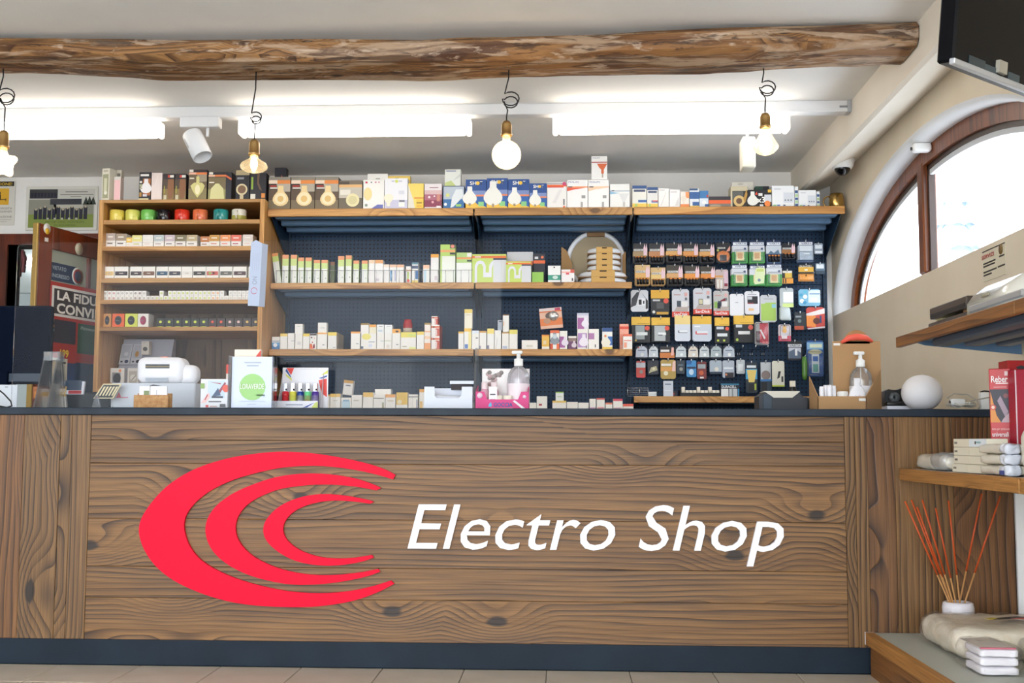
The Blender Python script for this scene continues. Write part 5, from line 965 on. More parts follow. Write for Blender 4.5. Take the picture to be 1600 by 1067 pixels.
# ---- bottom shelf, seen just above the counter
Y4, Z4 = 6.70, .955
s4 = [(508, 515, 616.5, [cap('#edb050', .94)], 'cream carton with an orange edge beside the lighter display'), (515.5, 532, 615, [cap('#eec668', .87), R(.3, .72, .7, .74, '#b8b0a0')], 'white carton with a yellow cap on the bottom shelf'), (532.5, 548.5, 621, [R(.1, .5, .9, .85, '#c4dce6'), R(.2, .82, .8, .9, '#8ab0cc')], 'white carton with a pale blue panel on the bottom shelf'), (549, 565.5, 617, [R(.2, .75, .7, .8, '#c8c0b0')], 'cream white carton under the tilted box'), (567, 583, 613, [cap('#edbf52', .83)], 'white carton with a golden cap, beside the wide white lid'), (583.5, 601.5, 617, [R(.75, .1, .92, .7, '#a8a080'), R(0, .85, .9, .88, '#6a6a60')], 'white carton with a column of small marks'), (602, 618, 616, [cap('#eda858', .88), R(.2, .72, .8, .76, '#d4c4a8')], 'white carton with an orange edge in the middle of the bottom row'), (619, 637, 613, [R(0, .55, 1, 1, '#eac04c'), ('c', .3, .65, .2, '#f2dfae')], 'yellow and cream carton with a pale circle'), (638, 653, 616, [R(.0, .88, 1, .92, '#8a8a88'), R(.85, .1, .95, .8, '#7a80a0')], 'white carton with a grey line, beside the orange end carton'), (655, 664, 608, [cap('#e8a848', .9), R(.1, .2, .6, .6, '#eac078')], 'orange and cream carton beside the white tray'),
 (826, 838, 629, [R(.2, .3, .8, .4, '#d8d4cc')], 'low white carton behind the pink display'), (838.5, 855, 619, [R(.2, .6, .5, .68, '#b84a48')], 'white carton with a red mark'), (863, 885, 626, [cap('#eccb6a', .9)], 'low cream carton with a yellow top under the green carton'), (885.5, 903, 628, [R(.1, .3, .9, .5, '#efe0b8')], 'low plain cream carton'), (903.5, 920, 629, [], 'low plain white carton'), (921, 931, 623, [R(.0, .4, 1, .6, '#c8a0c0')], 'small lilac white carton'), (932, 945, 622, [cap('#d8605a', .93), R(.1, .5, .9, .6, '#e8a0a0')], 'small white carton with a red edge'), (946, 957, 629, [cap('#e88060', .9)], 'lowest white and orange carton'), (958, 973, 623, [cap('#d8485a', .9), R(.1, .5, .9, .6, '#d8b0b8')], 'small white carton with a crimson cap'), (973.5, 990, 631, [cap('#e8604a', .85), R(.7, .3, .9, .5, '#5a5a60')], 'low white and red carton at the bay end')]
for x0, x1, yt, sp, nm in s4: carton(x0, x1, yt, Y4, Z4, .07, '#f2ece2', sp, nm, name='bulb_carton')
carton(868, 881, 612, Y4+.005, None, .05, '#eceee6', [cap('#9ac060', .85), R(.2, .4, .8, .5, '#c8d0b0')], 'white carton with a green cap on the bottom row', name='bulb_carton', yb=626)
carton(585.5, 611, 608, Y4+.075, Z4, .06, '#f2eee6', [], 'plain white taller carton behind the bottom row', name='bulb_carton')
o = carton(535, 550, 594, Y4+.015, None, .05, '#e2dcd4', [R(0, .8, 1, 1, '#c8922e'), R(.25, .6, .75, .68, '#6a6a6e')], 'grey white carton with an amber flap tilted on the others', name='bulb_carton', yb=617, lean=.1)
# ------------------------------------------------------------------ battery wall: hooks and hanging packs
CHROME = mat('chrome', '#d4d6d9', .18, 1.0)
HOOK = None
def hook(px, py, Yf):
    global HOOK
    c = atY(px, py, Yf)
    if HOOK is None:
        Lh = YP-6.9
        HOOK = MB().tube([(0, 0, 0), (0, -.18, -.0), (0, -.192, .004), (0, -.197, .014)], .0024, 6).tube([(-.006, 0, -.004), (-.006, -.01, -.03)], .002, 5).tube([(.006, 0, -.004), (.006, -.01, -.03)], .002, 5)
        HOOK.lathe([(0, 0), (.004, .002), (.0045, .004), (.003, .008), (0, .009)], c=(0, -.197, .012), seg=8)
        HOOK = HOOK.mesh('display_hook', CHROME)
    o = bpy.data.objects.new('display_hook', HOOK); COL.objects.link(o); o.location = (c.x, YP, c.z); o.scale = (1, (YP-Yf)/.197, 1)
    tag(o, 'chrome wire hook plugged into the battery wall panel', 'hook', 'chrome hooks on the battery wall')
CLEAR = clear('blister_plastic', (.98, .99, 1), .035, .01)
COPPER = mat('battery_copper', '#c07a3c', .3, .7); BATB = mat('battery_black', '#15151a', .35)
def pack(x0, x1, y0, y1, base, specs, label, Y=6.96, cells=0, bubble=None, n=0, pitch=.014, hk=True, group=None, cellmat=None, tilt=0.0):
    a, b = atY(x0, y0, Y), atY(x1, y1, Y); W, H = b.x-a.x, a.z-b.z
    t = thing('hanging_pack', label, 'blister pack', ((a.x+b.x)/2, Y, b.z), group); t.rotation_euler = (0, tilt, 0)
    r = min(W, H)*.1
    pts = [(-W/2+r, 0), (W/2-r, 0), (W/2, r), (W/2, H-r), (W/2-r, H), (W*.07, H), (W*.05, H-.006), (-W*.05, H-.006), (-W*.07, H), (-W/2+r, H), (-W/2, H-r), (-W/2, r)]
    MB().prism(pts, 'Y', 0, .0012).obj('card', ink(base), t)
    prints(None, W, H, specs, t)
    if cells:
        cw = W*.82/cells
        for i in range(cells):
            x = -W*.41+cw*(i+.5); rb = cw*.42
            bt_ = MB().lathe([(0, 0), (rb, 0), (rb, H*.30), (rb*.35, H*.305), (rb*.35, H*.32), (0, H*.32)], c=(x, -rb-.001, H*.05), seg=10).obj('battery', cellmat or BATB, t); pitch = max(pitch, 2*rb+.005)
            MB().lathe([(rb*1.02, H*.24), (rb*1.02, H*.30)], c=(x, -rb-.001, H*.05), seg=10).obj('battery_cap', COPPER, bt_)
    if bubble:
        u0, v0, u1, v1, dep = bubble
        MB().rbox((u0-.5)*W, (u1-.5)*W, -dep, -.0005, v0*H, v1*H, dep*.45, 2).obj('clear_bubble', CLEAR, t)
    for k in range(n):
        c_ = copy_tree(t, None, ((a.x+b.x)/2, Y+(k+1)*pitch, b.z)); c_['label'] = 'rear '+label; c_['group'] = 'rear '+label[:44]
    if hk: hook((x0+x1)/2, y0+3, Y-.012)
    return t
DUR = lambda c, d='#16151c': [R(0, .72, 1, 1, d), R(.05, .62, .68, .72, '#ece8e2'), R(0, .36, 1, .6, c), ('p', [(.72, .4), (.95, .4), (.98, .7), (.92, .98), (.86, .75), (.80, .98), (.70, .72)], '#ecc9cf'), ('t', 'DURACELL', .36, .67, .56, '#1a1a1e', .07)]
r1 = [(989, 1012, 380, 412, '#a88a60', 'silver copper'), (1014, 1038.5, 380, 412, '#c08050', 'copper'), (1040.5, 1066, 380, 410, '#e0a860', 'light orange'), (1067.5, 1091.5, 380, 411, '#e0954e', 'amber'), (1092.5, 1117, 381, 411, '#dba05c', 'wide amber')]
for i, (x0, x1, y0, y1, c, nm) in enumerate(r1): pack(x0, x1, y0, y1, '#1a1920', DUR(c), 'black battery pack with a '+nm+' band, upper row', cells=(4, 4, 2, 4, 2)[i], n=2)
pack(1119, 1141, 379, 411, '#14141a', [R(.1, .7, .65, .78, '#e0dcd4'), ('t', 'DURACELL', .37, .74, .5, '#1a1a1e', .06), ('p', [(.7, .55), (1, .6), (1, .85), (.9, .75)], '#e2a08a'), ('e', .5, .32, .48, .28, '#e2813a'), R(.25, .1, .75, .4, '#23232a'), ('c', .12, .62, .08, '#b0b84a')], 'black pack with a round orange blister', bubble=(.08, .05, .92, .55, .016))
VAR = lambda c: [R(0, .0, 1, .5, c), R(0, .5, 1, .78, '#d9dade'), R(.05, .80, .95, .92, '#eceef0'), ('t', 'VARTA', .55, .86, .7, '#23407a', .07), R(.25, .12, .75, .5, '#e8d8a0'), R(.33, .2, .67, .46, '#d8a878'), ('c', .82, .63, .08, '#4a5a78')]
for x0, x1, y0, y1, nm in ((1144, 1168.5, 376, 411, 'upper row, beside the round orange blister'), (1170.5, 1195, 376, 411, 'upper row, beside the silver blue pack'), (1143, 1168, 412, 446, 'lower row, beside the leaf leaflet'), (1197, 1222, 411, 446, 'lower row, beside the yellow fronted pack')):
    pack(x0, x1, y0, y1, '#1f3358', VAR('#4a9e4e'), 'green and white rechargeable battery pack, '+nm, cells=0, bubble=(.1, .05, .9, .6, .014), n=3, pitch=.02)
pack(1171, 1196, 413, 446, '#1f3358', VAR('#4a9e4e')+[('p', [(.3, .05), (.9, .1), (1, .8), (.5, .95), (.35, .7)], '#dfe8b8'), ('c', .6, .25, .1, '#7a8a98'), R(.45, .65, .9, .78, '#c9d87a')], 'green battery pack fronted by a pale leaf leaflet', n=3)
pack(1197, 1221, 376, 411, '#20305a', [R(0, .0, 1, .42, '#2a4668'), R(0, .42, 1, .78, '#cdd2d8'), R(.05, .80, .95, .92, '#eceef0'), ('t', 'VARTA', .55, .86, .7, '#23407a', .07), ('p', [(.1, .4), (.3, .55), (.5, .45), (.8, .6), (.9, .4)], '#5a7288')], 'silver and navy battery pack in the upper row', cells=4, n=2)
pack(1221.5, 1243, 380, 405, '#15131a', DUR('#a8703c'), 'dark battery pack with a brown band beside the silver packs', cells=3)
pack(1247, 1271, 376, 409, '#1c2c4c', [R(0, .0, 1, .78, '#b4bec8'), R(.05, .80, .95, .93, '#eceef0'), ('t', 'VARTA', .55, .86, .7, '#23407a', .07), R(.1, .5, .9, .75, '#dfe3e6'), R(.35, .35, .75, .42, '#f2f4f4'), R(0, .0, 1, .1, '#3a5070')], 'silver battery pack with white label, tallest of the silver ones', n=3, pitch=.018, bubble=(.05, .05, .95, .5, .012))
pack(1272, 1286, 380, 397, '#8d9aa8', [R(.1, .5, .9, .85, '#dfe3e6'), R(.1, .1, .9, .3, '#e6e8ea')], 'small silver coin battery card near the window wall, upper')
pack(1274, 1289, 411, 428, '#5a7080', [R(.1, .5, .9, .9, '#dfe3e6'), R(0, .0, 1, .3, '#2a4050')], 'small silver coin battery card near the window wall, lower')
r2 = [(992, 1016, 414, 446, '#e6b060', 'cream gold'), (1017, 1040, 418, 446, '#ecc87c', 'pale yellow'), (1041.5, 1067.5, 414, 446, '#dba468', 'tan orange'), (1069.5, 1093.5, 415, 446, '#e8943e', 'vivid orange'), (1094.5, 1118, 416, 445, '#e08a3a', 'deep orange')]
for i, (x0, x1, y0, y1, c, nm) in enumerate(r2): pack(x0, x1, y0, y1, '#c89a5a' if i < 2 else '#2a221e', (DUR(c, '#d8b47a' if i < 2 else '#3a3024')), 'battery pack with a '+nm+' band, lower row', cells=(4, 4, 3, 4, 2)[i], n=2)
pack(1117.5, 1138, 421, 452, '#c9b4b0', [R(.1, .05, .6, .6, '#e0c8b0'), R(.68, .3, 1, .9, '#d8b8c4'), R(.7, .15, .95, .3, '#8a2a3a'), R(.0, .6, .6, .7, '#d89a5a'), R(.15, .05, .25, .45, '#f0ece8'), R(.4, .05, .5, .45, '#f0ece8')], 'pink and copper mixed battery card', cells=0, bubble=(.05, .03, .65, .55, .012))
pack(1221, 1239.5, 422, 444, '#1a1814', [R(.3, .45, .9, .8, '#d8b040'), R(.1, .8, .9, .95, '#e2ddd2'), R(.05, .05, 1, .42, '#e0952e'), R(.1, .08, .2, .4, '#2a2018'), R(.3, .08, .4, .4, '#2a2018')], 'small yellow and black battery pack in the lower row')
pack(1247, 1272, 413, 439.5, '#2a2212', [R(.02, .55, .98, .85, '#dba832'), ('t', 'DURACELL', .5, .88, .8, '#ece8dc', .1), R(.0, .0, 1, .42, '#ef9f34'), ('p', [(.42, .3), (.55, .3), (.5, .42)], '#3a2a10'), R(.4, .62, .6, .72, '#e8e0c8')], 'yellow and orange hearing battery pack', bubble=(.02, .02, .98, .45, .018))
# memory cards
pack(985.5, 1013, 453, 487, '#d8d8dc', [('p', [(0, .2), (.3, .3), (.5, .9), (.35, .9), (.05, .6)], '#3a3a40'), ('p', [(.6, .9), (.98, .5), (.98, .15), (.85, .12), (.85, .6)], '#25252a'), R(.4, .28, .85, .62, '#ececee'), R(.45, .32, .62, .56, '#15161a'), R(.7, .36, .78, .5, '#33343a')], 'white and black memory card pack')
pack(1017, 1046, 453, 492, '#1c1c1e', [R(0, .66, 1, 1, '#e0a92e'), ('c', .82, .56, .14, '#e0523e'), R(.1, .55, .5, .62, '#c8c8c8'), R(.3, .25, .7, .5, '#4a4a4a'), R(.3, .02, .95, .12, '#c99a34'), ('c', .15, .12, .08, '#d8d8d4')], 'yellow topped black memory card pack')
SD = lambda: [R(0, 0, 1, .19, '#dc4a34'), ('t', 'SanDisk', .5, .095, .82, '#f4efec', .11), ('p', [(.1, .2), (.9, .2), (1, .4), (.25, .35)], '#b8a8a0'), R(.28, .36, .52, .58, '#3a4450'), R(.55, .36, .9, .56, '#e6e2de'), R(.72, .74, .9, .88, '#dcaaa4'), R(.1, .78, .5, .82, '#c49a94'), R(.75, .6, .88, .7, '#6a6a6e')]
pack(1050, 1077, 452, 495, '#cfcfd4', SD(), 'grey memory card pack with a red foot, beside the yellow topped pack', n=1)
pack(1083.5, 1112, 450, 490.5, '#cdced2', SD()+[R(.3, .38, .5, .56, '#d0c8a0')], 'grey memory card pack with a red foot, widest of three', n=2)
pack(1114.5, 1139, 454, 493, '#bdbcb8', SD()+[R(.05, .3, .25, .55, '#8ab050'), ('p', [(.45, .6), (.75, .7), (.8, .58), (.45, .56)], '#7a2030'), R(.25, .28, .45, .5, '#15182a')], 'grey memory card pack with a red foot and a green patch')
pack(1140, 1162.5, 459, 493, '#e9e8ea', [R(.4, .58, .6, .62, '#b8b8bc'), R(.82, .9, .9, .94, '#b8a8b0')], 'plain white hanging card', n=1)
pack(1163.5, 1187, 455, 491, '#e4e2e6', [R(.18, .45, .88, .78, '#1d1c22'), R(.2, .64, .5, .76, '#c4c4c8'), R(.18, .45, .6, .5, '#8a2a34'), R(.25, .15, .6, .26, '#eac08a'), R(.2, .85, .8, .88, '#8a8a8c')], 'white hanging card with a dark picture', n=1)
pack(1187.5, 1214, 461, 503, '#c4c6c8', [R(.05, .05, .95, .72, '#a5c65a'), R(.05, .68, .3, .74, '#c8c8c8'), R(.7, .52, .95, .66, '#8cc4d0'), R(.2, .84, .8, .87, '#a8aaac')], 'grey hanging card with a lime green panel', n=1)
pack(1218, 1240, 450, 480, '#b4bcbc', [R(.25, .25, .98, .8, '#eef0f0'), R(.2, .0, 1, .2, '#cfe08a')], 'clear bag with a white and lime label', Y=6.95)
c = atY(1226, 490, 6.95); t = thing('plastic_bag', 'crumpled clear plastic bag under the lime label', 'bag', (c.x, 6.95, c.z)); bg_ = MB().rbox(-.035, .035, -.02, .01, -.045, .04, .018, 3)
bg_.v = [tuple(Vector(v)*(1+.18*mnoise.noise(Vector(v)*60))) for v in bg_.v]; bg_.obj('bag', mat('bag_clear', '#c3cccc', .15), t); MB().tube([(0, 0, .03), (0, .15, .06)], .0018, 5).obj('tie', CHROME, t)
pack(1247.5, 1282, 452, 478, '#7ab4d0', [R(.45, .2, 1, .95, '#d8e4ee'), R(.55, .25, .85, .5, '#f2f4f8'), ('c', .15, .3, .1, '#eaf4f8'), ('c', .3, .55, .1, '#e8f0f8'), ('c', .12, .65, .08, '#4aa0c4'), ('c', .28, .2, .08, '#3a90bc'), ('c', .3, .85, .07, '#5ab8d0'), R(.5, .7, .98, .75, '#5a88b0')], 'blue and white dotted hanging pack')
# usb sticks
US = lambda body, stick, c: [R(0, .68, 1, 1, '#eab93e'), R(.3, .72, .95, .74, '#b88a24'), R(0, 0, 1, .68, body), stick, ('c', .84, .56, .13, c)]
pack(987, 1016, 495, 535, '#17181c', US('#17181c', R(.2, .12, .7, .66, '#9aa2a2'), '#e0503c')+[R(.25, .28, .85, .4, '#e6eaea'), ('c', .22, .08, .05, '#c9b040')], 'yellow and black stick pack with a grey blister', n=3)
pack(1018, 1047, 496, 534, '#17181c', US('#17181c', R(.15, .04, .75, .66, '#b4b9ba'), '#e0503c')+[R(.35, .28, .78, .38, '#eef0f0'), R(.35, .26, .6, .29, '#3a3a40')], 'yellow and black stick pack with a pale grey panel', n=3)
pack(1054, 1079, 493, 533, '#d9dde6', [R(0, .66, 1, 1, '#f0d48a'), R(.25, .32, .8, .35, '#5a5e68'), R(.22, .33, .28, .42, '#5a5e68'), R(.3, .34, .8, .42, '#eef0f4')], 'white stick pack with a yellow top', n=0, Y=6.952)
pack(1082, 1112, 494, 533, '#ccd2dc', [R(0, .68, 1, 1, '#eab93e'), R(.15, .28, .8, .4, '#e4e8ec'), R(.2, .27, .78, .31, '#e05a5a'), R(.15, .28, .22, .4, '#e05a5a'), R(.1, .56, .4, .62, '#f0f2f4')], 'white stick pack with a red stick', n=3)
pack(1117, 1140, 496, 536, '#15161a', US('#15161a', R(.15, .26, .85, .38, '#dfe2e4'), '#e0503c')+[R(.1, .54, .6, .64, '#c9ccd0'), ('c', .2, .1, .08, '#c8d040'), ('c', .62, .1, .08, '#b8c840')], 'yellow and black stick pack with two green dots', n=2)
pack(1147, 1178, 493, 535, '#15161a', US('#15161a', R(.2, .3, .8, .42, '#e4e2e0'), '#e0604e')+[R(.08, .56, .4, .66, '#c9ccd0'), ('c', .14, .1, .07, '#a8c048')], 'largest yellow and black stick pack, standing apart', n=3)
pack(1179, 1202, 503, 539, '#b4b4b4', [R(.35, .1, .95, .95, '#c83a48'), ('p', [(.35, .65), (.45, .68), (.75, .3), (.65, .25)], '#ece6e2'), R(.1, .1, .35, .6, '#4a2a2c'), ('c', .6, .1, .1, '#e88a8a'), ('c', .82, .1, .1, '#e88a8a')], 'red and clear cable pack', Y=6.93, bubble=(.02, .02, .98, .95, .02))
pack(1216, 1236, 507, 533, '#d8ccd0', [R(0, 0, 1, .32, '#e0506a'), R(.25, .15, .7, .35, '#f0e4e4'), ('c', .5, .62, .18, '#e8b060'), ('c', .5, .82, .14, '#eec070')], 'pink and orange clear pack', Y=6.93, bubble=(.1, .05, .9, .95, .02))
pack(1241, 1259.5, 488, 515, '#1a2228', [R(.0, 0, .8, .22, '#b04a2a'), ('c', .45, .5, .16, '#6a7a78'), R(.1, .7, .6, .8, '#8a949a')], 'dark battery card with a rust foot')
pack(1260, 1289, 480, 513, '#c8463a', [('p', [(0, .7), (1, .95), (1, .7), (0, .55)], '#e6dcd8'), ('p', [(0, .1), (.5, .05), (.5, .6), (0, .6)], '#e88a3a'), ('e', .55, .35, .2, .15, '#5a2a20'), ('p', [(.0, 0), (1, .1), (1, .02), (.1, -.04)], '#d8d0d4'), R(.72, .25, .82, .6, '#3a3a6a')], 'red and orange battery card near the window wall', n=1)
# watch batteries
wr_ = [(993, 1012, '#c9d0dc', 'silver with a red dot', 1), (1013.5, 1028.5, '#d0d6da', 'narrow silver', 0), (1055.5, 1072.5, '#c8d0d2', 'wide silver', 0), (1075, 1091, '#ddd2c4', 'cream', 0), (1092.5, 1108.5, '#c9cfcf', 'patterned silver', 0), (1110, 1128, '#aab6b8', 'dull grey', 0), (1129.5, 1148, '#b9c2cc', 'bluish silver', 0)]
for x0, x1, c, nm, dd in wr_: pack(x0, x1, 540, 560, '#1b2230', [('p', [(.0, .1), (1, .1), (.95, .75), (.7, .95), (.3, .95), (.05, .7)], c), ('c', .55, .3, .14, '#eef0ee'), R(.2, .6, .8, .66, '#5a6478')]+([('c', .25, .85, .07, '#d86a4a')] if dd else []), 'small '+nm+' coin battery card, middle row', n=1)
pack(1031, 1054, 541, 559, '#1a1316', [R(.0, 0, 1, .45, '#cf7a34'), R(.05, .52, .65, .7, '#eae4de'), ('p', [(.75, .2), (.95, .2), (.95, .9), (.8, .9)], '#e8b0a0')], 'small copper and black battery card, middle row')
for x0, x1, y0, y1, c, sp, nm in ((994, 1008.5, 564, 590, '#c8463a', [R(.0, .6, 1, .9, '#c4c4c8'), ('c', .55, .35, .2, '#8a8078'), R(.1, .0, .9, .1, '#d83a3a')], 'red coin battery card, bottom row'), (1012, 1029, 563, 585, '#1d222c', [('p', [(.1, .1), (.9, .3), (.8, .6), (.3, .5)], '#b8b08a'), ('c', .55, .4, .12, '#dcd4b0')], 'dark coin battery card with a gold patch'), (1032, 1056, 562, 592, '#b89a4a', [R(.05, .68, .7, .8, '#eae6dc'), R(0, .4, 1, .62, '#e0a050'), ('c', .35, .3, .15, '#ece2c0'), ('p', [(.75, .4), (.98, .4), (.98, .95), (.8, .9)], '#ecc4b8')], 'gold coin battery card, bottom row'), (1057, 1070, 563, 584, '#2a3640', [('c', .55, .35, .22, '#8a8a80'), R(.2, .6, .8, .7, '#5a6a78')], 'dark grey coin battery card, bottom row'), (1072.5, 1088, 563, 589, '#3a8ac4', [R(.05, .5, .95, .62, '#23304a'), ('e', .5, .3, .25, .18, '#c4dcec'), R(.0, .75, .5, 1, '#2a68a8')], 'bright blue coin battery card'), (1089, 1104, 565, 592, '#7a2a28', [R(.1, .6, .9, .85, '#9aa4a8'), ('c', .45, .35, .25, '#c85a30'), R(.3, .03, .7, .12, '#e8e0dc')], 'dark red coin battery card'), (1109, 1128, 563, 584, '#aebac4', [('c', .55, .35, .18, '#e4ddd0'), R(.0, .0, 1, .15, '#2a3a4c')], 'silver coin battery card, bottom row'), (1129, 1147.5, 563, 590, '#b4bcc8', [R(.2, .0, .95, .3, '#2a2228'), ('c', .3, .18, .1, '#c87a4a'), R(.1, .5, .9, .6, '#e8ecf0')], 'silver coin battery card with a dark foot'), (1150.5, 1164, 562, 584, '#c3cacc', [R(.2, .2, .8, .7, '#e2e6e6')], 'clear empty blister card')):
    pack(x0, x1, y0, y1, c, sp, nm, n=1 if 'silver' in nm else 0)
for px in (1161, 1181, 1200): hook(px, 544, 6.92)
pack(1165, 1183.5, 566, 614, '#25303a', [R(0, .45, 1, .78, '#4aa8d8'), ('p', [(.25, .35), (.75, .35), (.95, .75), (.1, .75)], '#ecd074'), R(.1, .82, .9, .9, '#dfe4e8'), R(.25, .05, .7, .3, '#1a1e22'), R(.75, .1, .9, .3, '#b8c840')], 'blue and yellow lamp card hanging low', Y=6.94)
pack(1187.5, 1206, 565, 618, '#2a3a4a', [R(.05, .48, .95, .98, '#c3c9cc'), ('e', .5, .6, .4, .14, '#8a7a74'), R(.1, .0, .6, .4, '#15181e'), R(.0, .42, 1, .48, '#3a78b8')], 'grey and blue adapter card hanging low', Y=6.95)
pack(1206, 1226, 564, 604, '#e0ddcc', [('p', [(.4, .3), (.6, .35), (.72, .6), (.52, .6)], '#26262c'), R(.75, .18, .9, .4, '#2a2a2e'), R(.0, .0, 1, .06, '#c8d850')], 'cream card picturing a black phone', Y=6.93)
pack(1230, 1254, 533, 563, '#16171f', [R(.05, .70, .95, .84, '#e4e6ec'), ('t', 'VARTA', .5, .77, .75, '#16171f', .09), R(.08, .1, .9, .66, '#c9ccd8'), ('p', [(.1, .1), (.9, .1), (.9, .4), (.5, .6), (.1, .45)], '#5a6a80'), R(.5, .25, .66, .58, '#f0f0f2')], 'black and silver power pack', n=1)
pack(1259.5, 1288, 532, 588, '#2a5a9a', [R(.05, .75, .95, .95, '#8ab8d8'), R(.2, .8, .9, .9, '#e4ecd0'), ('e', .5, .68, .4, .07, '#c9c4a0'), R(.3, .1, .72, .62, '#d3dade'), R(.36, .42, .66, .56, '#3a6ab0'), R(.36, .12, .66, .34, '#6aa89c')], 'large blue blister with a white battery tester', Y=6.93, bubble=(.05, .03, .95, .7, .02))
c = atY(1257.5, 594, 6.9); t = thing('green_torch', 'green pen torch hanging beside the blue tester blister', 'torch', (c.x, 6.9, c.z)); MB().lathe([(0, 0), (.012, .004), (.016, .03), (.016, .11), (.011, .14), (0, .142)], seg=16).obj('body', mat('torch_green', '#5a8a3a', .25), t); MB().tube([(0, 0, .14), (.012, .0, .155), (.014, .2, .16)], .0018, 5).obj('hook_loop', CHROME, t)
# shelf at the foot of the battery wall
Y5, Z5 = 6.74, 1.095
carton(1036.5, 1052, 595, Y5, Z5, .02, '#ccd2dc', [R(.15, .75, .8, .82, '#6a7a90'), R(.1, .35, .8, .4, '#e6eaf0')], 'pale grey price card standing on the low shelf', name='price_card', cat='card')
carton(1048, 1058, 611, Y5+.03, Z5, .03, '#2a1c24', [R(.2, .3, .6, .7, '#a83a3a')], 'small dark box with a red mark on the low shelf', name='small_box')
t = thing('battery_tray', 'long black tray filled with white button cells on the low shelf', 'tray', (atY(1094, 618, Y5).x, Y5, Z5)); W = atY(1125, 618, Y5).x-atY(1062, 618, Y5).x
MB().box(-W/2, W/2, 0, .12, 0, .002).box(-W/2, W/2, 0, .003, 0, .022).box(-W/2, W/2, .117, .12, 0, .04).box(-W/2, -W/2+.003, 0, .12, 0, .04).box(W/2-.003, W/2, 0, .12, 0, .03).obj('tray', mat('tray_black', '#1a1a1c', .5), t)
for i in range(10): carton(1065+i*6, 1070.5+i*6, 609.5-(5 if i in (0, 4, 7) else 0), Y5+.008+(.04 if i in (0, 4, 7) else 0), Z5+.003, .03, '#ece4d4', [R(.2, .3, .8, .5, '#cfc4ae')], 'tiny cream carton packed in the black tray', name='tiny_box', group='cream cartons in the tray')
carton(1126, 1155, 599.5, Y5, Z5, .08, '#1a2430', [('t', 'DURACELL', .45, .76, .8, '#eceef0', .2), R(0, .9, 1, 1, '#3a88b0'), R(.02, .02, .42, .6, '#e8e8e6'), R(.46, .02, .9, .6, '#c4c8ca'), R(.6, .02, .68, .6, '#8a9094'), R(.93, 0, 1, .6, '#3a90c0')], 'dark battery carton with white lettering on the low shelf', name='battery_carton')
t = thing('wire_rack', 'small chrome wire rack at the end of the low shelf', 'rack', (atY(1000, 618, Y5).x, Y5+.1, Z5)); wr2 = MB()
for k in range(5): wr2.tube([(-.07, -.05, .004+.012*k), (.05, -.05, .004+.012*k), (.07, .05, .004+.012*k)], .0014, 5)
for x in (-.07, .0, .05): wr2.tube([(x, -.05, 0), (x, -.05, .056)], .0014, 5)
wr2.obj('wires', CHROME, t)
for k in range(2): carton(1013, 1026, 612-(-3.5*k) if k else 612, Y5+.02, None, .022, '#e4e6e6', [], 'small flat white packet stacked near the wire rack', name='packet', yb=615.3 if not k else 619, group='flat white packets')
# ------------------------------------------------------------------ protective acrylic screens on the counter
ACR = clear('acrylic_sheet', (.985, .99, 1), .020, .0); EDGE = clear('acrylic_edge', (.93, .96, .97), .12, .22)
YA = 4.62
def screen(px0, px1, pyt, label, cut=None, round_right=False):
    a, b = atY(px0, pyt, YA), atY(px1, pyt, YA); zt = (a.z+b.z)/2
    W, H = b.x-a.x, zt-ZT
    t = thing('acrylic_screen', label, 'screen', ((a.x+b.x)/2, YA, ZT))
    r = .03
    def rnd(cx, cz, a0, a1): return [(cx+r*math.cos(a0+(a1-a0)*i/6), cz+r*math.sin(a0+(a1-a0)*i/6)) for i in range(7)]
    out = [(-W/2, 0)]
    if cut:
        cx0, cx1, cz = atY(cut[0], cut[2], YA).x-t.location.x, atY(cut[1], cut[2], YA).x-t.location.x, atY(cut[0], cut[2], YA).z-ZT
        q = .012
        out += [(cx0, 0), (cx0, cz-q), (cx0+q*.3, cz-q*.3), (cx0+q, cz), (cx1-q, cz), (cx1-q*.3, cz-q*.3), (cx1, cz-q), (cx1, 0)]
    out += [(W/2, 0)]+rnd(W/2-r, H-r, 0, math.pi/2)+rnd(-W/2+r, H-r, math.pi/2, math.pi)
    n = len(out)
    bm2 = bmesh.new(); f0 = bm2.faces.new([bm2.verts.new((x, 0, z)) for x, z in out]); bmesh.ops.triangulate(bm2, faces=[f0]); bm2.verts.index_update()
    MB().add([v.co.copy() for v in bm2.verts], [[v.index for v in f.verts] for f in bm2.faces]).obj('sheet', ACR, t); bm2.free()
    e = MB(); vs = [(x, -.0018, z) for x, z in out]+[(x, .0018, z) for x, z in out]
    e.add(vs, [(i, (i+1) % n, n+(i+1) % n, n+i) for i in range(n)]); e.obj('polished_edge', EDGE, t)
    return t
s1 = screen(28, 405, 378.5, 'clear acrylic screen standing in front of the wooden cabinet')
s2 = screen(409, 783.5, 375.5, 'clear acrylic screen with a pass-through opening, in front of the tube lamps', cut=(525.5, 645, 560))
def foot(t, px, h, w, d0, d1):
    x = atY(px, 600, YA).x-t.location.x
    MB().prism([(d0, 0), (d1, 0), (d1*.25, h), (d0*.25, h)], 'X', x-w/2, x+w/2).obj('support_foot', clear('acrylic_foot', (.94, .96, .97), .10, .06), t)
foot(s2, 745, .25, .008, -.16, .16); foot(s1, 152, .06, .004, -.05, .05)
# trapezoid foot seen at the left
x0 = atY(47, 636, 4.50).x-s1.location.x; q = MB()
for dx in (0.0, .055):
    q.prism([(-.13, 0), (.06, 0), (.0, .235), (-.04, .235)], 'X', x0+dx*1.0+.015, x0+dx+.021)
q.box(x0+.0, x0+.12, -.14, -.13+.2, 0, .006).box(x0+.012, x0+.08, -.045, .0, .20, .235)
q.obj('support_foot', MATS['acrylic_foot'], s1)
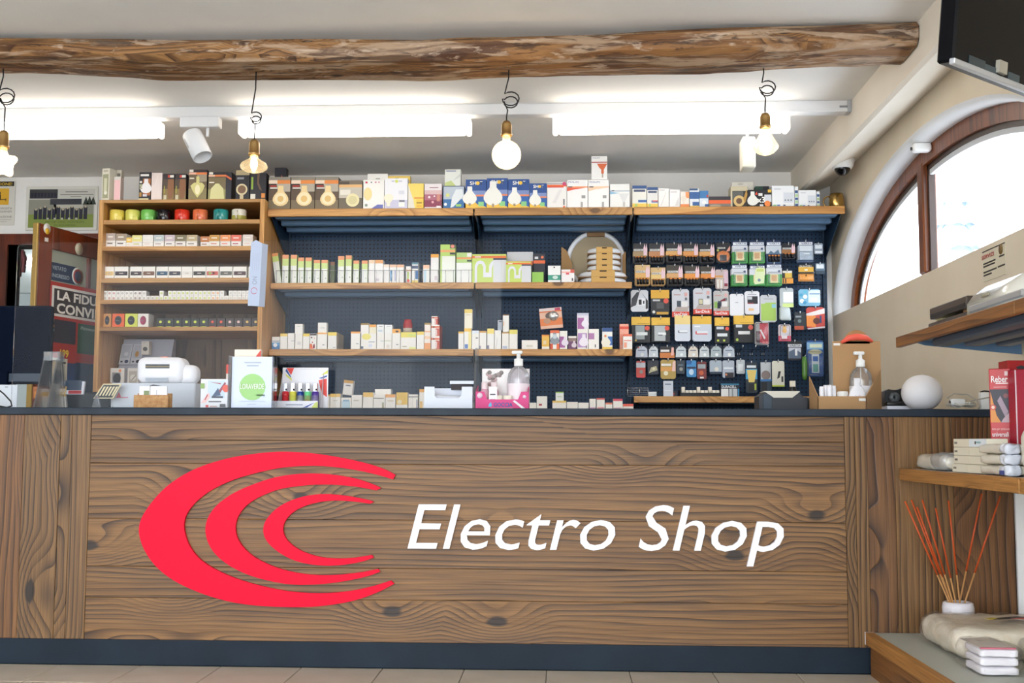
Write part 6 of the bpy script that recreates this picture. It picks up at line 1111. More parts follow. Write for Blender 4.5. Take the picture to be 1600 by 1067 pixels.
# folded white leaflet clipped between the screens
a, b = atY(388, 377, 4.58), atY(406, 478, 4.58)
t = thing('folded_leaflet', 'tall folded white leaflet with a ring mark clipped to the screen', 'leaflet', ((a.x+b.x)/2, 4.58, b.z)); H = a.z-b.z; W = .046
t.rotation_euler = (0, .03, 0)
MB().prism([(-W/2, 0), (W/2, 0), (W*.85, .03), (-W/2+.004, .006)], 'Z', 0, H-.008).add([(-W/2, 0, H-.008), (W/2, 0, H-.008), (W*.85, .03, H-.03), (-W*.1, .002, H+.006)], [(0, 1, 3), (1, 2, 3)]).obj('paper', mat('leaflet_paper', '#b9c3d8', .7, spec=.2), t)
rg = MB()
for i in range(20):
    a0, a1 = 2*math.pi*i/22, 2*math.pi*(i+1)/22
    rg.add([(.0135*math.cos(a0), 0, .0135*math.sin(a0)), (.0135*math.cos(a1), 0, .0135*math.sin(a1)), (.0115*math.cos(a1), 0, .0115*math.sin(a1)), (.0115*math.cos(a0), 0, .0115*math.sin(a0))], [(0, 1, 2, 3)])
rg.obj('printed_ring', ink('#b83a5c'), t, (0, -.0006, .062))
letter('ON', '#8a90a8', t, (0, -.0006, .104), .032, .018, rot=(0, -math.pi/2, 0))
ln_ = MB()
for i in range(4): ln_.box(-.012+i*.008, -.0108+i*.008, -.0006, 0, H*.55, H*.82)
ln_.obj('printed_lines', ink('#a8b0c4'), t)
# ------------------------------------------------------------------ things standing on the counter, left to right
def cpt(px, Y): return atY(px, 637, Y).x
c = cpt(30, 5.3); a, b = atY(-60, 478, 5.3), atY(77, 600, 5.3)
t = thing('monitor', 'black computer monitor seen from behind on the counter', 'monitor', ((a.x+b.x)/2, 5.3, ZT)); W = b.x-a.x
TVB = mat('monitor_black', '#0c1526', .8, spec=.05)
MB().rbox(-W/2, W/2, -.012, .03, b.z-ZT, a.z-ZT, .01, 3).obj('casing', TVB, t); MB().bbox(-W/2+.004, W/2-.004, .03, .034, b.z-ZT+.01, a.z-ZT-.006, .001).obj('screen', mat('screen_dark', '#0a0a0c', .1), t)
MB().bbox(-.03, .03, -.03, 0, .0, .2, .004).obj('stand', TVB, t); MB().bbox(-.12, .12, -.1, .08, 0, .012, .004).obj('base', TVB, t); MB().bbox(W/2-.2, W/2-.04, -.014, -.0, b.z-ZT+.01, b.z-ZT+.05, .002).obj('label_plate', mat('plate_grey', '#3a4656', .5), t)
# monitor stands on the counter's lower staff side, so carry it on a staff desk
o = own(MB().bbox(-3.2, -1.85, 5.05, 5.6, .90, ZT, .004).box(-3.1, -1.95, 5.1, 5.55, 0, .9), 'staff_desk', MATS['desk_dark']); tag(o, 'dark low staff desk behind the counter under the monitor', 'desk')
carton(-6, 27, 601, 4.95-.28, ZT, .004, '#d4d8de', [R(.4, .88, .55, .94, '#a8acb4')], 'white sheet of paper propped under the monitor', name='paper_sheet', cat='paper')
t = thing('black_cable', 'black cable looping in front of the white sheet', 'cable', (cpt(5, 4.5), 4.5, ZT)); MB().tube([(-.02, 0, .075), (.0, 0, .06), (.03, 0, .03), (.035, 0, .012), (.01, .01, .006), (-.03, .02, .012), (-.08, .02, .006)], .003, 7).obj('cable', CORD, t)
# leaflets on the back desk
o = own(MB().bbox(atY(80, 627, 5.40).x, atY(172, 627, 5.40).x, 5.40, 5.58, ZT, 1.048, .006), 'dark_case', MATS['desk_dark']); tag(o, 'low dark case lying on the staff desk beside the monitor', 'case')
a, b = atY(97, 597, 5.43), atY(130, 619, 5.43)
t = thing('brochure', 'small brochure with a dark picture standing on the low dark case', 'brochure', ((a.x+b.x)/2, 5.43, 1.048)); W = b.x-a.x
MB().bbox(-W/2, W/2, 0, .012, 0, .066, .001).xf(Matrix.Rotation(-.2, 4, 'X')).obj('cover', ink('#d9dce4'), t)
pq = MB().box(-W*.4, W*.38, -.001, 0, .022, .07, 0).box(-W*.2, W*.4, -.001, 0, .004, .02, 1).box(-W*.48, -W*.3, -.0012, 0, .01, .04, 2); pq.xf(Matrix.Rotation(-.2, 4, 'X')); pq.obj('printed_front', [ink('#2c4058'), ink('#a82a30'), ink('#e0a83a')], t)
carton(51, 74, 604, 4.80, ZT, .05, '#b4652a', [R(.1, .55, .95, .8, '#d98a3a'), R(0, 0, .3, .5, '#6a2a1c'), R(.6, 0, 1, .4, '#8a8a7c')], 'orange brown carton standing on the counter behind the acrylic foot', name='carton')
# little sign, cash drawer, label printer, card holder
a = cpt(171, 4.72); t = thing('tilted_sign', 'small black and cream sign tilted in front of the cash drawer', 'sign', (a-.03, 4.72, ZT+.05))
sg = MB().prism([(-.04, 0), (.045, 0), (.078, .062), (.0, .062)], 'Y', 0, .004, 0).prism([(-.03, .004), (.04, .004), (.07, .057), (.002, .057)], 'Y', -.0006, 0, 1)
for i in range(5): sg.prism([(-.016+i*.013, .012), (-.010+i*.013, .012), (.012+i*.013, .05), (.004+i*.013, .05)], 'Y', -.0012, -.0006, 2)
sg.obj('plate', [ink('#d8c89a'), ink('#2a2820'), ink('#d8c89a')], t); MB().tube([(-.03, .003, .0), (-.03, .003, -.05)], .003, 6).obj('leg', EDGE, t); MB().tube([(.04, .003, .0), (.04, .003, -.05)], .003, 6).obj('leg', EDGE, t)
a, b = atY(181, 598, 4.78), atY(297, 634, 4.78)
t = thing('cash_drawer', 'long pale grey cash drawer on small feet', 'cash drawer', ((a.x+b.x)/2, 4.78, ZT)); W = b.x-a.x+.04
GREYW = mat('drawer_grey', '#c9cdd4', .4)
MB().bbox(-W/2, W/2, 0, .12, .012, a.z-ZT, .004).obj('body', GREYW, t)
for x in (-W/2+.03, W/2-.03): MB().lathe([(0, 0), (.012, 0), (.012, .013), (0, .013)], c=(x, .02, 0), seg=12).obj('foot', mat('foot_grey', '#8a9096', .5), t)
e_ = MB().prism([(-.012, 0), (.012, 0), (0, .024)], 'Y', -.0008, 0).box(.012, .04, -.0008, 0, .0, .004); e_.obj('printed_mark', ink('#c86a7c'), t, (-W/2+.035, 0, .055))
zd = a.z
a, b = atY(212, 557.5, 4.80), atY(303, 598, 4.80); W = b.x-a.x; H = a.z-zd
t = thing('receipt_printer', 'rounded white receipt printer with a dark slot on the cash drawer', 'printer', ((a.x+b.x)/2, 4.80, zd))
PW_ = mat('printer_white', '#f0eef0', .35)
MB().rbox(-W/2, W*.30, 0, .12, 0, H, .032, 5).rbox(-.02, W/2, .02, .11, 0, H*.72, .03, 5).obj('housing', PW_, t); MB().bbox(-W*.33, W*.08, -.001, .004, H*.56, H*.72, .001).obj('paper_slot', mat('slot_black', '#1d1f1c', .4), t)
MB().box(-W*.33, W*.08, -.002, -.0008, H*.62, H*.64).obj('slot_trim', ink('#a8904a'), t); MB().bbox(-.03, .0, .03, .05, H-.004, H+.004, .001).obj('button', ink('#e08a78'), t)
MB().box(-W*.32, W*.06, -.0012, .0, H*.05, H*.2).obj('label_strip', ink('#a4aab4'), t)
t = thing('power_cable', 'dark cable curling down beside the card holder', 'cable', (cpt(206, 4.58), 4.70, ZT)); MB().tube([(.06, .08, .10), (.03, .03, .105), (.005, 0, .09), (-.008, -.01, .05), (-.005, -.01, .015), (.015, 0, .004), (.03, .01, .003)], .0045, 8).obj('cable', mat('cable_navy', '#161c30', .5), t)
a, b = atY(209, 617, 4.42), atY(262, 637, 4.42); W = b.x-a.x
t = thing('card_holder', 'small cork card holder on the counter', 'card holder', ((a.x+b.x)/2, 4.42, ZT)); CORK = mottled('cork', '#a8764a', '#c9a070', 60, .85)
MB().bbox(-W/2, W/2, 0, .012, 0, a.z-ZT, .001).bbox(-W/2, W/2, .04, .052, 0, a.z-ZT+.008, .001).box(-W/2, W/2, .012, .04, 0, .01).obj('block', CORK, t)
carton(217, 234, 603, 4.436, None, .006, '#e8e6e6', [R(.45, .3, .95, .75, '#7a8a5a'), R(.5, .1, .9, .3, '#3a3c50')], 'white business cards with a green picture in the cork holder', name='business_cards', cat='cards', yb=633)
carton(234.5, 261, 603, 4.437, None, .006, '#e6e6ec', [R(.35, .4, .4, .8, '#b8b8c4')], 'plain white business cards in the cork holder', name='business_cards', cat='cards', yb=633)
# magazines
a, b = atY(314, 592, 4.42), atY(357, 637, 4.42); W, H = b.x-a.x, a.z-ZT
t = thing('flyer_stack', 'stack of flyers with a jumping snowboarder picture', 'flyers', ((a.x+b.x)/2, 4.42, ZT))
MB().bbox(-W/2, W/2, 0, .03, 0, H, .001).obj('pages', mat('flyer_paper', '#e2e2e6', .5), t)
prints(None, W, H, [R(.25, .35, .85, .95, '#c4d4e2'), ('p', [(.3, .9), (.7, .82), (.72, .86)], '#a85a5c'), ('p', [(.6, .55), (.85, .9), (.9, .85), (.68, .5)], '#9a4a58'), ('p', [(.4, .4), (.62, .7), (.72, .45)], '#4a5a78'), R(.4, .36, .8, .42, '#3a404c'), ('c', .9, .68, .13, '#e0604e'), ('p', [(.02, .2), (.3, .55), (.35, .4), (.2, .2)], '#e8c4c0'), ('p', [(.15, .3), (.25, .5), (.27, .46), (.18, .28)], '#a82a3a'), R(.3, .22, .75, .26, '#4a4a4e'), R(.2, .05, .3, .13, '#d85a5a'), R(.7, .06, .9, .16, '#5a5a60'), R(.35, .06, .6, .1, '#c8a8a8'), R(.0, .68, .15, .85, '#8aa860')], t)
carton(353, 359.5, 569.5, 4.58, ZT, .02, '#ecdcd4', [R(0, .80, 1, 1, '#e2452c')], 'slim white tube with a red cap behind the flyers', name='glue_tube', cat='tube')
# acrylic leaflet stand with the green disc sheet
a, b = atY(362, 556, 4.40), atY(427, 638, 4.40); W, H = b.x-a.x, a.z-ZT
t = thing('leaflet_stand', 'clear leaflet stand holding a white sheet with a green disc', 'leaflet stand', ((a.x+b.x)/2, 4.40, ZT))
MB().box(-W/2, W/2, -.003, -.0018, 0, H*.98).box(-W/2-.004, -W/2, -.03, .04, 0, H).box(W/2, W/2+.004, -.03, .04, 0, H).obj('holder', clear('stand_clear', (.98, .99, 1), .015, .004), t)
MB().bbox(-W/2+.002, W/2-.002, .0, .012, .0, H*.985, .001).obj('sheets', mat('sheet_white', '#dcdff0', .5), t)
prints(None, W, H, [('c', .5, .41, .31, '#9ccb6a'), R(.3, .86, .7, .885, '#a8acb8'), R(.36, .80, .64, .825, '#a8acb8'), R(.2, .13, .82, .145, '#b4b8c4'), R(.4, .08, .6, .09, '#b4b8c4'), ('t', 'LORAVERDE', .5, .42, .56, '#eef4e4', .1), R(.6, .24, .8, .27, '#6a8a58')], t, -.0002)
a, b = atY(364, 546, 4.46), atY(408, 560, 4.46)
carton(366, 408, 546, 4.47, ZT, .02, '#ece2cf', [('p', [(.75, .85), (1, .85), (1, 1)], '#d8402e')], 'cream folder with a red corner behind the leaflet stand', name='folder', cat='folder')
# lighter display
a, b = atY(434, 573, 4.50), atY(508, 637, 4.50); W, H = b.x-a.x, a.z-ZT
t = thing('lighter_display', 'white card display with red, yellow and blue swirls for lighters', 'display stand', ((a.x+b.x)/2, 4.50, ZT))
MB().bbox(-W*.46, W/2, .05, .053, 0, H, .0005).obj('back_card', ink('#e6e4ea'), t); MB().bbox(-W/2, W*.36, -.012, -.009, 0, H*.2, .0005).obj('front_card', ink('#e4e4ec'), t)
MB().box(-W*.48, W*.38, -.009, .05, 0, .004).prism([(.05, 0), (-.009, 0), (.05, H*.9)], 'X', W*.40, W*.402).prism([(.05, 0), (-.012, 0), (-.012, H*.2), (.05, H*.85)], 'X', -W*.462, -W*.46).obj('tray', ink('#dcdce4'), t)
pb_ = MB(); inks_ = ['#e03a2e', '#2a4f9a', '#d9d95a', '#e03a2e', '#2a4f9a', '#d9d95a', '#c4c4cc']
pol = [[(-.38, .99), (-.22, .99), (-.28, .82)], [(-.4, .92), (-.38, .98), (-.27, .76), (-.3, .78)], [(-.4, .86), (-.38, .8), (-.26, .68), (-.27, .75)], [(.30, .70), (.47, .74), (.48, .3), (.36, .4)], [(.3, .75), (.48, .82), (.47, .78), (.36, .74)], [(.34, .82), (.49, .94), (.49, .86)], [(-.1, .96), (.3, .96), (.3, .97), (-.1, .97)]]
for i, p in enumerate(pol): pb_.add([(u*W, .0494, v*H) for u, v in p], [tuple(range(len(p)))], i)
pb_.obj('printed_swirls', [ink(c) for c in inks_], t)
pf = MB()
for i, p in enumerate([[(.22, .02), (.30, .16), (.36, .18), (.36, .02)], [(.05, .04), (.2, .12), (.3, .17), (.14, .05)], [(-.3, .1), (.05, .1), (.05, .12), (-.3, .12)]]): pf.add([(u*W, -.0126, v*H) for u, v in p], [tuple(range(len(p)))], i)
pf.obj('printed_front', [ink('#c9d46a'), ink('#2a48a8'), ink('#8a90a8')], t)
for k, (cc, cb, nm) in enumerate((('#c8222e', '#b81f2a', 'red'), ('#d9d24e', '#b8c45a', 'yellow'), ('#1f3f8e', '#b4b8c0', 'blue capped'), ('#6ad08a', '#a86a40', 'mint capped'), ('#4a2a8a', '#9a94a8', 'violet capped'))):
    px = 445.5+k*11.7; x_ = atY(px, 620, 4.51).x
    l = thing('lighter', nm+' lighter standing in the card display', 'lighter', (x_, 4.515, ZT+.004)); 
    MB().lathe([(0, 0), (.0125, 0), (.0135, .004), (.0135, .052), (0, .052)], seg=18).obj('body', mottled('lighter_'+nm, cb, cc if k != 2 else '#3a3e48', 45, .25), l)
    MB().lathe([(.0138, .052), (.0138, .066), (.009, .069), (0, .069)], seg=18).obj('collar', mat('collar_'+nm, cc, .3), l)
    MB().bbox(-.0085, .0085, -.006, .006, .066, .102, .002).obj('flame_guard', mat('guard_metal', '#d0d2d8', .2, .9), l); MB().lathe([(0, -.003), (.005, -.003), (.005, .003), (0, .003)], c=(.004, -.004, .075), axis='X', seg=12).obj('wheel', mat('wheel_dark', '#3a383c', .4, .7), l)
# white tray with cut-out
a, b = atY(663, 604, 4.48), atY(738, 637, 4.48); W, H = b.x-a.x, a.z-ZT
t = thing('card_tray', 'white cardboard tray with a rounded cut-out and tissues', 'tray', ((a.x+b.x)/2, 4.48, ZT)); WC = mat('white_card', '#dfe3ee', .55)
MB().prism([(-W/2, 0), (W/2, 0), (W/2, H), (W*.28, H), (W*.27, H*.62), (W*.22, H*.5), (-W*.24, H*.5), (-W*.28, H*.6), (-W*.29, H), (-W/2, H)], 'Y', 0, .002).obj('front_panel', WC, t)
MB().box(-W/2, -W/2+.002, .002, .1, 0, H).box(W/2-.002, W/2, .002, .1, 0, H).box(-W/2, W/2, .098, .1, 0, H*.98).box(-W/2, W/2, .002, .1, 0, .002).obj('sides', WC, t)
ts = MB().rbox(-W*.4, W*.4, .012, .09, .003, H*.62, .01, 2); ts.v = [(v[0], v[1], v[2]+.008*mnoise.noise(Vector(v)*50) if v[2] > .02 else v[2]) for v in ts.v]; ts.obj('tissues', mat('tissue', '#c9ccd4', .8), t)
MB().box(W*.0, W*.5, .06, .09, H+.014, H+.026).obj('white_lid', WC, t); MB().box(W*.02, W*.46, .07, .09, H*.9, H+.014).obj('lid_support', mat('lid_dark', '#2a2024', .6), t)
# pink soap display
a, b = atY(743.5, 573, 4.46), atY(826, 641, 4.46); W = b.x-a.x; H = a.z-ZT
t = thing('soap_display', 'pink GOCCIA soap display box with a flower back panel', 'display stand', ((a.x+b.x)/2, 4.46, ZT)); PK = mat('pink_card', '#d8347e', .5)
PINK = ink('#d8347e')
MB().prism([(-W/2, 0), (W/2, 0), (W/2, H*.42), (W*.36, H*.42), (W*.3, H*.24), (-W*.28, H*.24), (-W*.34, H*.42), (-W/2, H*.42)], 'Y', -.004, -.002).obj('front_panel', PK, t)
MB().box(-W*.42, W/2, .118, .12, 0, H).obj('back_panel', ink('#e9e4e2'), t); MB().prism([(-.003, 0), (.119, 0), (.119, H*.7), (-.003, H*.42)], 'X', W/2-.002, W/2).prism([(-.003, 0), (.119, 0), (.119, H*.6), (-.003, H*.42)], 'X', -W/2, -W/2+.002).box(-W/2, W/2, -.003, .119, 0, .003).obj('sides', PK, t)
fm = MB()
for i in range(14):
    rr_ = random.Random(i); fm.lathe([(0, 0), (.009, 0), (.009, .0008), (0, .0008)], c=(-W*.30+rr_.uniform(-.01, .055), .1172-.0002*i, H*(.68+rr_.uniform(-.08, .24))), axis='Y', seg=10, m=i % 3)
fm.obj('printed_flowers', [ink('#a89a98'), ink('#c4a8a8'), ink('#8a8480')], t)
letter('GOCCIA', '#2f4a9a', t, (W*.02, -.0048, H*.115), W*.36, H*.10, bold=.03)
dm = MB().prism([(-W*.26, H*.07), (-W*.2, H*.07), (-W*.19, H*.11), (-W*.215, H*.18), (-W*.25, H*.12)], 'Y', -.0046, -.004, 0).prism([(W*.20, H*.2), (W*.24, H*.22), (W*.45, H*.02), (W*.40, H*.0)], 'Y', -.0046, -.004, 1).box(-W*.22, W*.2, -.0046, -.004, H*.03, H*.04, 2).lathe([(0, 0), (.011, 0), (.011, .0006), (0, .0006)], c=(-W*.42, -.0042, H*.33), axis='Y', seg=16, m=3)
dm.lathe([(0, 0), (.007, 0), (.007, .0006), (0, .0006)], c=(W*.42, -.0042, H*.3), axis='Y', seg=16, m=3); dm.obj('printed_marks', [ink('#5ab4e0'), ink('#ece6ea'), ink('#ecc4d8'), ink('#f0d0e0')], t)
def bottle(px, Yb, z, prof, parts, name, label, cat='bottle'):
    b_ = thing(name, label, cat, (cpt(px, Yb), Yb, z))
    for nm, pr, mt_, sg_ in parts: MB().lathe(pr, seg=sg_).obj(nm, mt_, b_)
    return b_
SOAP = mat('soap_pink', '#eab6c8', .25); SOAPW = mat('soap_white', '#efe8e4', .3)
for px, mt_, nm in ((757, SOAP, 'pink soap bottle at the corner of the display'), (772, SOAP, 'pink soap bottle with a white label in the display')):
    bottle(px, 4.535, ZT+.003, None, [('body', [(0, 0), (.017, 0), (.018, .004), (.018, .068), (.012, .082), (0, .082)], mt_, 20), ('cap', [(.0125, .08), (.0125, .108), (0, .108)], mat('cap_pale', '#f2dfe2', .4), 18)], 'soap_bottle', nm)
carton(763.5, 777, 604, 4.4605, ZT+.003, .0015, '#efe9ea', [R(.15, .62, .8, .68, '#3a3a40'), R(.15, .38, .8, .44, '#3a3a40')], 'white printed card in the pink display', name='info_card', cat='card')
for px, nm in ((778.5, 'cream jar in the pink display beside the card'), (793.5, 'cream jar in the pink display beside the pump bottle')):
    bottle(px, 4.482, ZT+.003, None, [('body', [(0, 0), (.016, 0), (.017, .004), (.017, .03), (0, .03)], SOAPW, 20), ('lid', [(.018, .03), (.018, .05), (.016, .053), (0, .053)], mat('lid_cream', '#ece4d4', .4), 20)], 'cream_jar', nm, 'jar')
GEL = clear('gel_bottle', (.93, .88, .92), .10, .25)
def pump(px, Yb, z, s, label, gelm, low=None):
    b_ = thing('pump_bottle', label, 'bottle', (cpt(px, Yb), Yb, z))
    body = [(0, 0), (.036*s, 0), (.039*s, .005*s), (.039*s, .105*s), (.036*s, .125*s), (.026*s, .142*s), (.014*s, .150*s), (.014*s, .158*s), (0, .158*s)]
    MB().lathe(body, seg=26).obj('body', gelm, b_)
    MB().lathe([(.0155*s, .152*s), (.0155*s, .176*s), (.010*s, .178*s), (.007*s, .180*s), (.007*s, .195*s), (0, .195*s)], seg=18).obj('collar', WHITE2, b_)
    MB().rbox(-.024*s, .014*s, -.007*s, .007*s, .194*s, .206*s, .004*s, 2).obj('pump_head', WHITE2, b_); MB().tube([(0, 0, .15*s), (0, 0, .01*s)], .002, 6).obj('dip_tube', WHITE2, b_)
    if low: MB().lathe([(.0395*s, low[0]*s), (.0395*s, low[1]*s)], seg=26).obj('label_wrap', low[2], b_)
    return b_
pump(810, 4.532, ZT+.003, 1.13, 'clear pink pump bottle standing in the pink display', GEL, (.02, .09, mat('gel_label', '#ecdfe4', .4)))
# ------------------------------------------------------------------ right part of the counter
a, b = atY(1186, 611, 4.66), atY(1262, 637, 4.66)
t = thing('label_scale', 'black counter device with a cream sloping top', 'device', ((a.x+b.x)/2, 4.66, ZT)); W, H = b.x-a.x, a.z-ZT; BLK = mat('device_black', '#141a26', .4)
MB().prism([(-W/2, 0), (W/2, 0), (W/2, H*.7), (W*.42, H*.72), (W*.3, H*.96), (-W*.38, H*.96), (-W/2, H*.75)], 'Y', 0, .12).obj('body', BLK, t)
MB().prism([(-W*.38, H*.97), (W*.34, H*.97), (W*.18, H*.68), (-W*.2, H*.68)], 'Y', -.006, .0).box(-W*.4, W*.34, 0, .1, H*.96, H).obj('top_plate', mat('plate_cream', '#d6cfc0', .4), t); MB().bbox(-W*.42, -W*.24, -.004, 0, H*.1, H*.85, .001).obj('side_panel', mat('panel_teal', '#1f3548', .4), t)
t = thing('dark_box', 'black box behind the cream topped device', 'box', (cpt(1248, 4.80), 4.80, ZT)); MB().bbox(-.09, .085, 0, .1, 0, .06, .003).obj('body', BLK, t); MB().bbox(-.09, .085, -.003, .0, .052, .062, .001).obj('lip', mat('lip_dark', '#2c3644', .4), t)
t = thing('drink_bottle', 'dark bottle with a pale cap in front of the battery wall', 'bottle', (cpt(1239, 4.925), 4.925, ZT+.0)); MB().lathe([(0, 0), (.017, 0), (.018, .005), (.018, .09), (.012, .115), (.011, .125), (0, .125)], seg=20).obj('body', mat('bottle_dark', '#0d0f18', .15), t); MB().lathe([(.0125, .112), (.0125, .138), (0, .138)], seg=18).obj('cap', mat('cap_cream', '#d9d2bf', .4), t); MB().box(-.012, -.009, -.019, -.018, .02, .07).obj('printed_mark', ink('#b8b0a0'), t)
# cardboard display with lotion
Yd = 4.50; a, b = atY(1277.5, 619, Yd), atY(1377, 637, Yd)
t = thing('cardboard_display', 'brown cardboard display with a tall back panel and red ribbon', 'display stand', ((a.x+b.x)/2, Yd, ZT)); W = b.x-a.x; KB = mat('kraft', '#b28a5e', .75)
xk0, xk1, xka = [atY(q_, 600, Yd+.15).x-t.location.x for q_ in (1302, 1377, 1340)]
zf = a.z-ZT; zbk = atY(1330, 533, Yd+.15).z-ZT
MB().bbox(-W/2, W*.27, 0, .003, 0, zf, .0005).obj('front_panel', KB, t); MB().bbox(xk0, xk1, .15, .153, 0, zbk, .0005).obj('back_panel', KB, t)
MB().add([(W*.27, .0, 0), (xk1, .153, 0), (xk1, .153, zbk*.6), (W*.27, .0, zf), (W*.27-.003, .0, 0), (xk1-.003, .15, 0), (xk1-.003, .15, zbk*.6), (W*.27-.003, .0, zf)], [(0, 1, 2, 3), (7, 6, 5, 4), (3, 2, 6, 7), (0, 3, 7, 4), (1, 5, 6, 2), (0, 4, 5, 1)]).obj('side_panel', KB, t)
MB().prism([(0, 0), (.15, 0), (.15, zbk*.5), (0, zf)], 'X', -W/2, -W/2+.003).box(-W/2, W*.27, .003, .15, 0, .003).obj('side_panel', KB, t)
MB().prism([(xka+W*.22*math.cos(math.pi*i/14), zbk-.01+.055*math.sin(math.pi*i/14)) for i in range(15)], 'Y', .15, .153).obj('back_arch', mat('kraft_mid', '#a67c50', .75), t)
rb = MB().tube([(xka-W*.26, .142, zbk-.006), (xka-W*.14, .138, zbk+.012), (xka, .136, zbk+.016), (xka+W*.14, .138, zbk+.012), (xka+W*.25, .142, zbk-.002)], [.006, .012, .014, .012, .005], 10); rb.obj('ribbon', mat('ribbon_red', '#f0604c', .45), t)
for x_, z_ in ((xk0+.004, zbk-.012), (W*.15, zf-.012)): MB().bbox(x_, x_+.026, (.148 if z_ > zf else -.001), (.15 if z_ > zf else 0), z_-.006, z_+.004, .001).obj('white_sticker', ink('#e9e6e0'), t)
pump(1346, 4.60, ZT+.003, 1.14, 'large clear pump bottle in the cardboard display', clear('gel_bottle_clear', (.96, .95, .93), .10, .10), (.0, .085, mat('pump_label', '#e6e4e6', .4)))
l = thing('lotion_bottle', 'white lotion bottle with blue lettering in the cardboard display', 'bottle', (cpt(1340, 4.529), 4.529, ZT+.003)); LOT = mat('lotion_white', '#f0eef2', .3)
lb = MB().lathe([(0, 0), (.034, 0), (.036, .004), (.036, .045), (.030, .07), (.019, .09), (.012, .096), (.012, .125), (0, .125)], seg=24); lb.v = [(v[0], v[1]*.6, v[2]) for v in lb.v]; lb.obj('body', LOT, l)
letter('hand', '#3a48b8', l, (.006, -.0225, .036), .034, .012, bold=.02); MB().tube([(-.014, -.0215, .058), (-.005, -.0215, .052), (.006, -.0215, .058)], .0008, 5).obj('printed_mark', ink('#c4a8b8'), l)
for k, px in enumerate((1284.5, 1290.5, 1296.8, 1303)):
    l = thing('cream_tube', 'slim white cream tube standing in the cardboard display', 'tube', (cpt(px, 4.525+.02*(k % 2)), 4.525+.02*(k % 2), ZT+.003), 'white cream tubes'); hh = (.092, .098, .098, .096)[k]
    MB().lathe([(0, 0), (.0093, 0), (.0097, .003), (.0097, hh-.012), (.008, hh), (0, hh)], seg=16).obj('body', LOT, l); MB().lathe([(0, 0), (.0016, 0), (.0016, .0006), (0, .0006)], c=(0, -.0097, .04-.008*(k % 3)), axis='Y', seg=8).obj('printed_dot', ink('#b83a5a'), l)
bottle(1317, 4.535, ZT+.003, None, [('body', [(0, 0), (.019, 0), (.02, .004), (.02, .04), (0, .04)], LOT, 20), ('lid', [(.021, .04), (.021, .07), (.019, .073), (0, .073)], mat('jar_lid', '#ece8e2', .4), 20)], 'cream_jar', 'white jar between the slim tubes and the lotion bottle', 'jar')
# black tape dispenser on paper, ball lamp, cable, charger
t = thing('paper_block', 'white paper pad under the black stapler', 'paper', (cpt(1406, 4.6), 4.60, ZT)); MB().bbox(-.05, .08, 0, .1, 0, .022, .001).obj('sheets', mat('pad_white', '#dfe0ea', .6), t)
t = thing('tape_dispenser', 'black tape dispenser sitting on the white paper pad', 'dispenser', (cpt(1404.5, 4.6), 4.64, ZT+.022)); DK = mat('dispenser_black', '#1a1c1e', .3)
MB().prism([(-.045, 0), (.045, 0), (.045, .03), (.04, .062), (.025, .072), (.008, .066), (-.01, .066), (-.028, .068), (-.042, .06), (-.045, .03)], 'Y', 0, .05).obj('body', DK, t); MB().rbox(-.045, .045, -.03, .05, 0, .018, .006, 2).obj('base', DK, t); MB().lathe([(.008, -.012), (.02, -.012), (.02, .012), (.008, .012)], c=(-.01, -.014, .035), axis='Y', seg=20).obj('tape_roll', mat('tape_grey', '#4a4e50', .4), t)
t = thing('ball_lamp', 'matt white ball shaped lamp on the counter', 'lamp', (cpt(1441, 4.52), 4.52, ZT)); rr_ = .077
MB().lathe([(0, .006)]+[(rr_*math.sin(math.pi*i/24), .070+rr_*.92*-math.cos(math.pi*i/24)) for i in range(3, 25)], seg=36).obj('globe', mat('opal_white', '#eae6e6', .5), t)
MB().prism([(-.11, 0), (.1, 0), (.095, .006), (.03, .008), (-.06, .007)], 'Y', -.04, .05).obj('dark_cloth', mat('cloth_dark', '#171d28', .8), t)
t = thing('cable_bundle', 'tangled white charging cable beside the ball lamp', 'cable', (cpt(1503, 4.52), 4.52, ZT)); WCB = mat('cable_white', '#d8d2c6', .45); rnd = random.Random(3)
pts = [(.045*math.cos(i*.9)+rnd.uniform(-.02, .02), rnd.uniform(-.02, .02), .012+.010*abs(math.sin(i*1.7))+rnd.uniform(0, .012)) for i in range(46)]
MB().tube(pts, .0032, 6).obj('coil', WCB, t); MB().rbox(-.045, .012, -.012, .012, .022, .048, .008, 3).obj('plug', WHITE2, t); MB().lathe([(0, -.002), (.008, -.002), (.008, .001), (0, .001)], c=(-.045, 0, .034), axis='X', seg=14).obj('plug_face', mat('plug_dark', '#4a4844', .5), t)
MB().tube([(-.05, .01, .05), (-.02, .02, .068), (.03, .02, .065), (.06, .01, .045), (.068, 0, .02), (.06, 0, .003)], .0026, 7).tube([(.0, .01, .02), (.05, .02, .042), (.12, .03, .056)], .0024, 6).obj('loop', mat('cable_grey', '#a8a294', .5), t)
t = thing('charger', 'white plug-in charger standing at the counter end', 'charger', (cpt(1540, 4.55), 4.55, ZT)); MB().rbox(-.017, .017, 0, .03, .006, .075, .004, 2).obj('body', WHITE2, t); MB().rbox(-.018, .018, -.002, .032, 0, .01, .003, 2).obj('base', mat('base_grey', '#b4bcc0', .4), t); MB().tube([(-.015, .01, .076), (.0, .01, .08), (.02, .01, .078)], .003, 6).obj('cord', CORD, t)
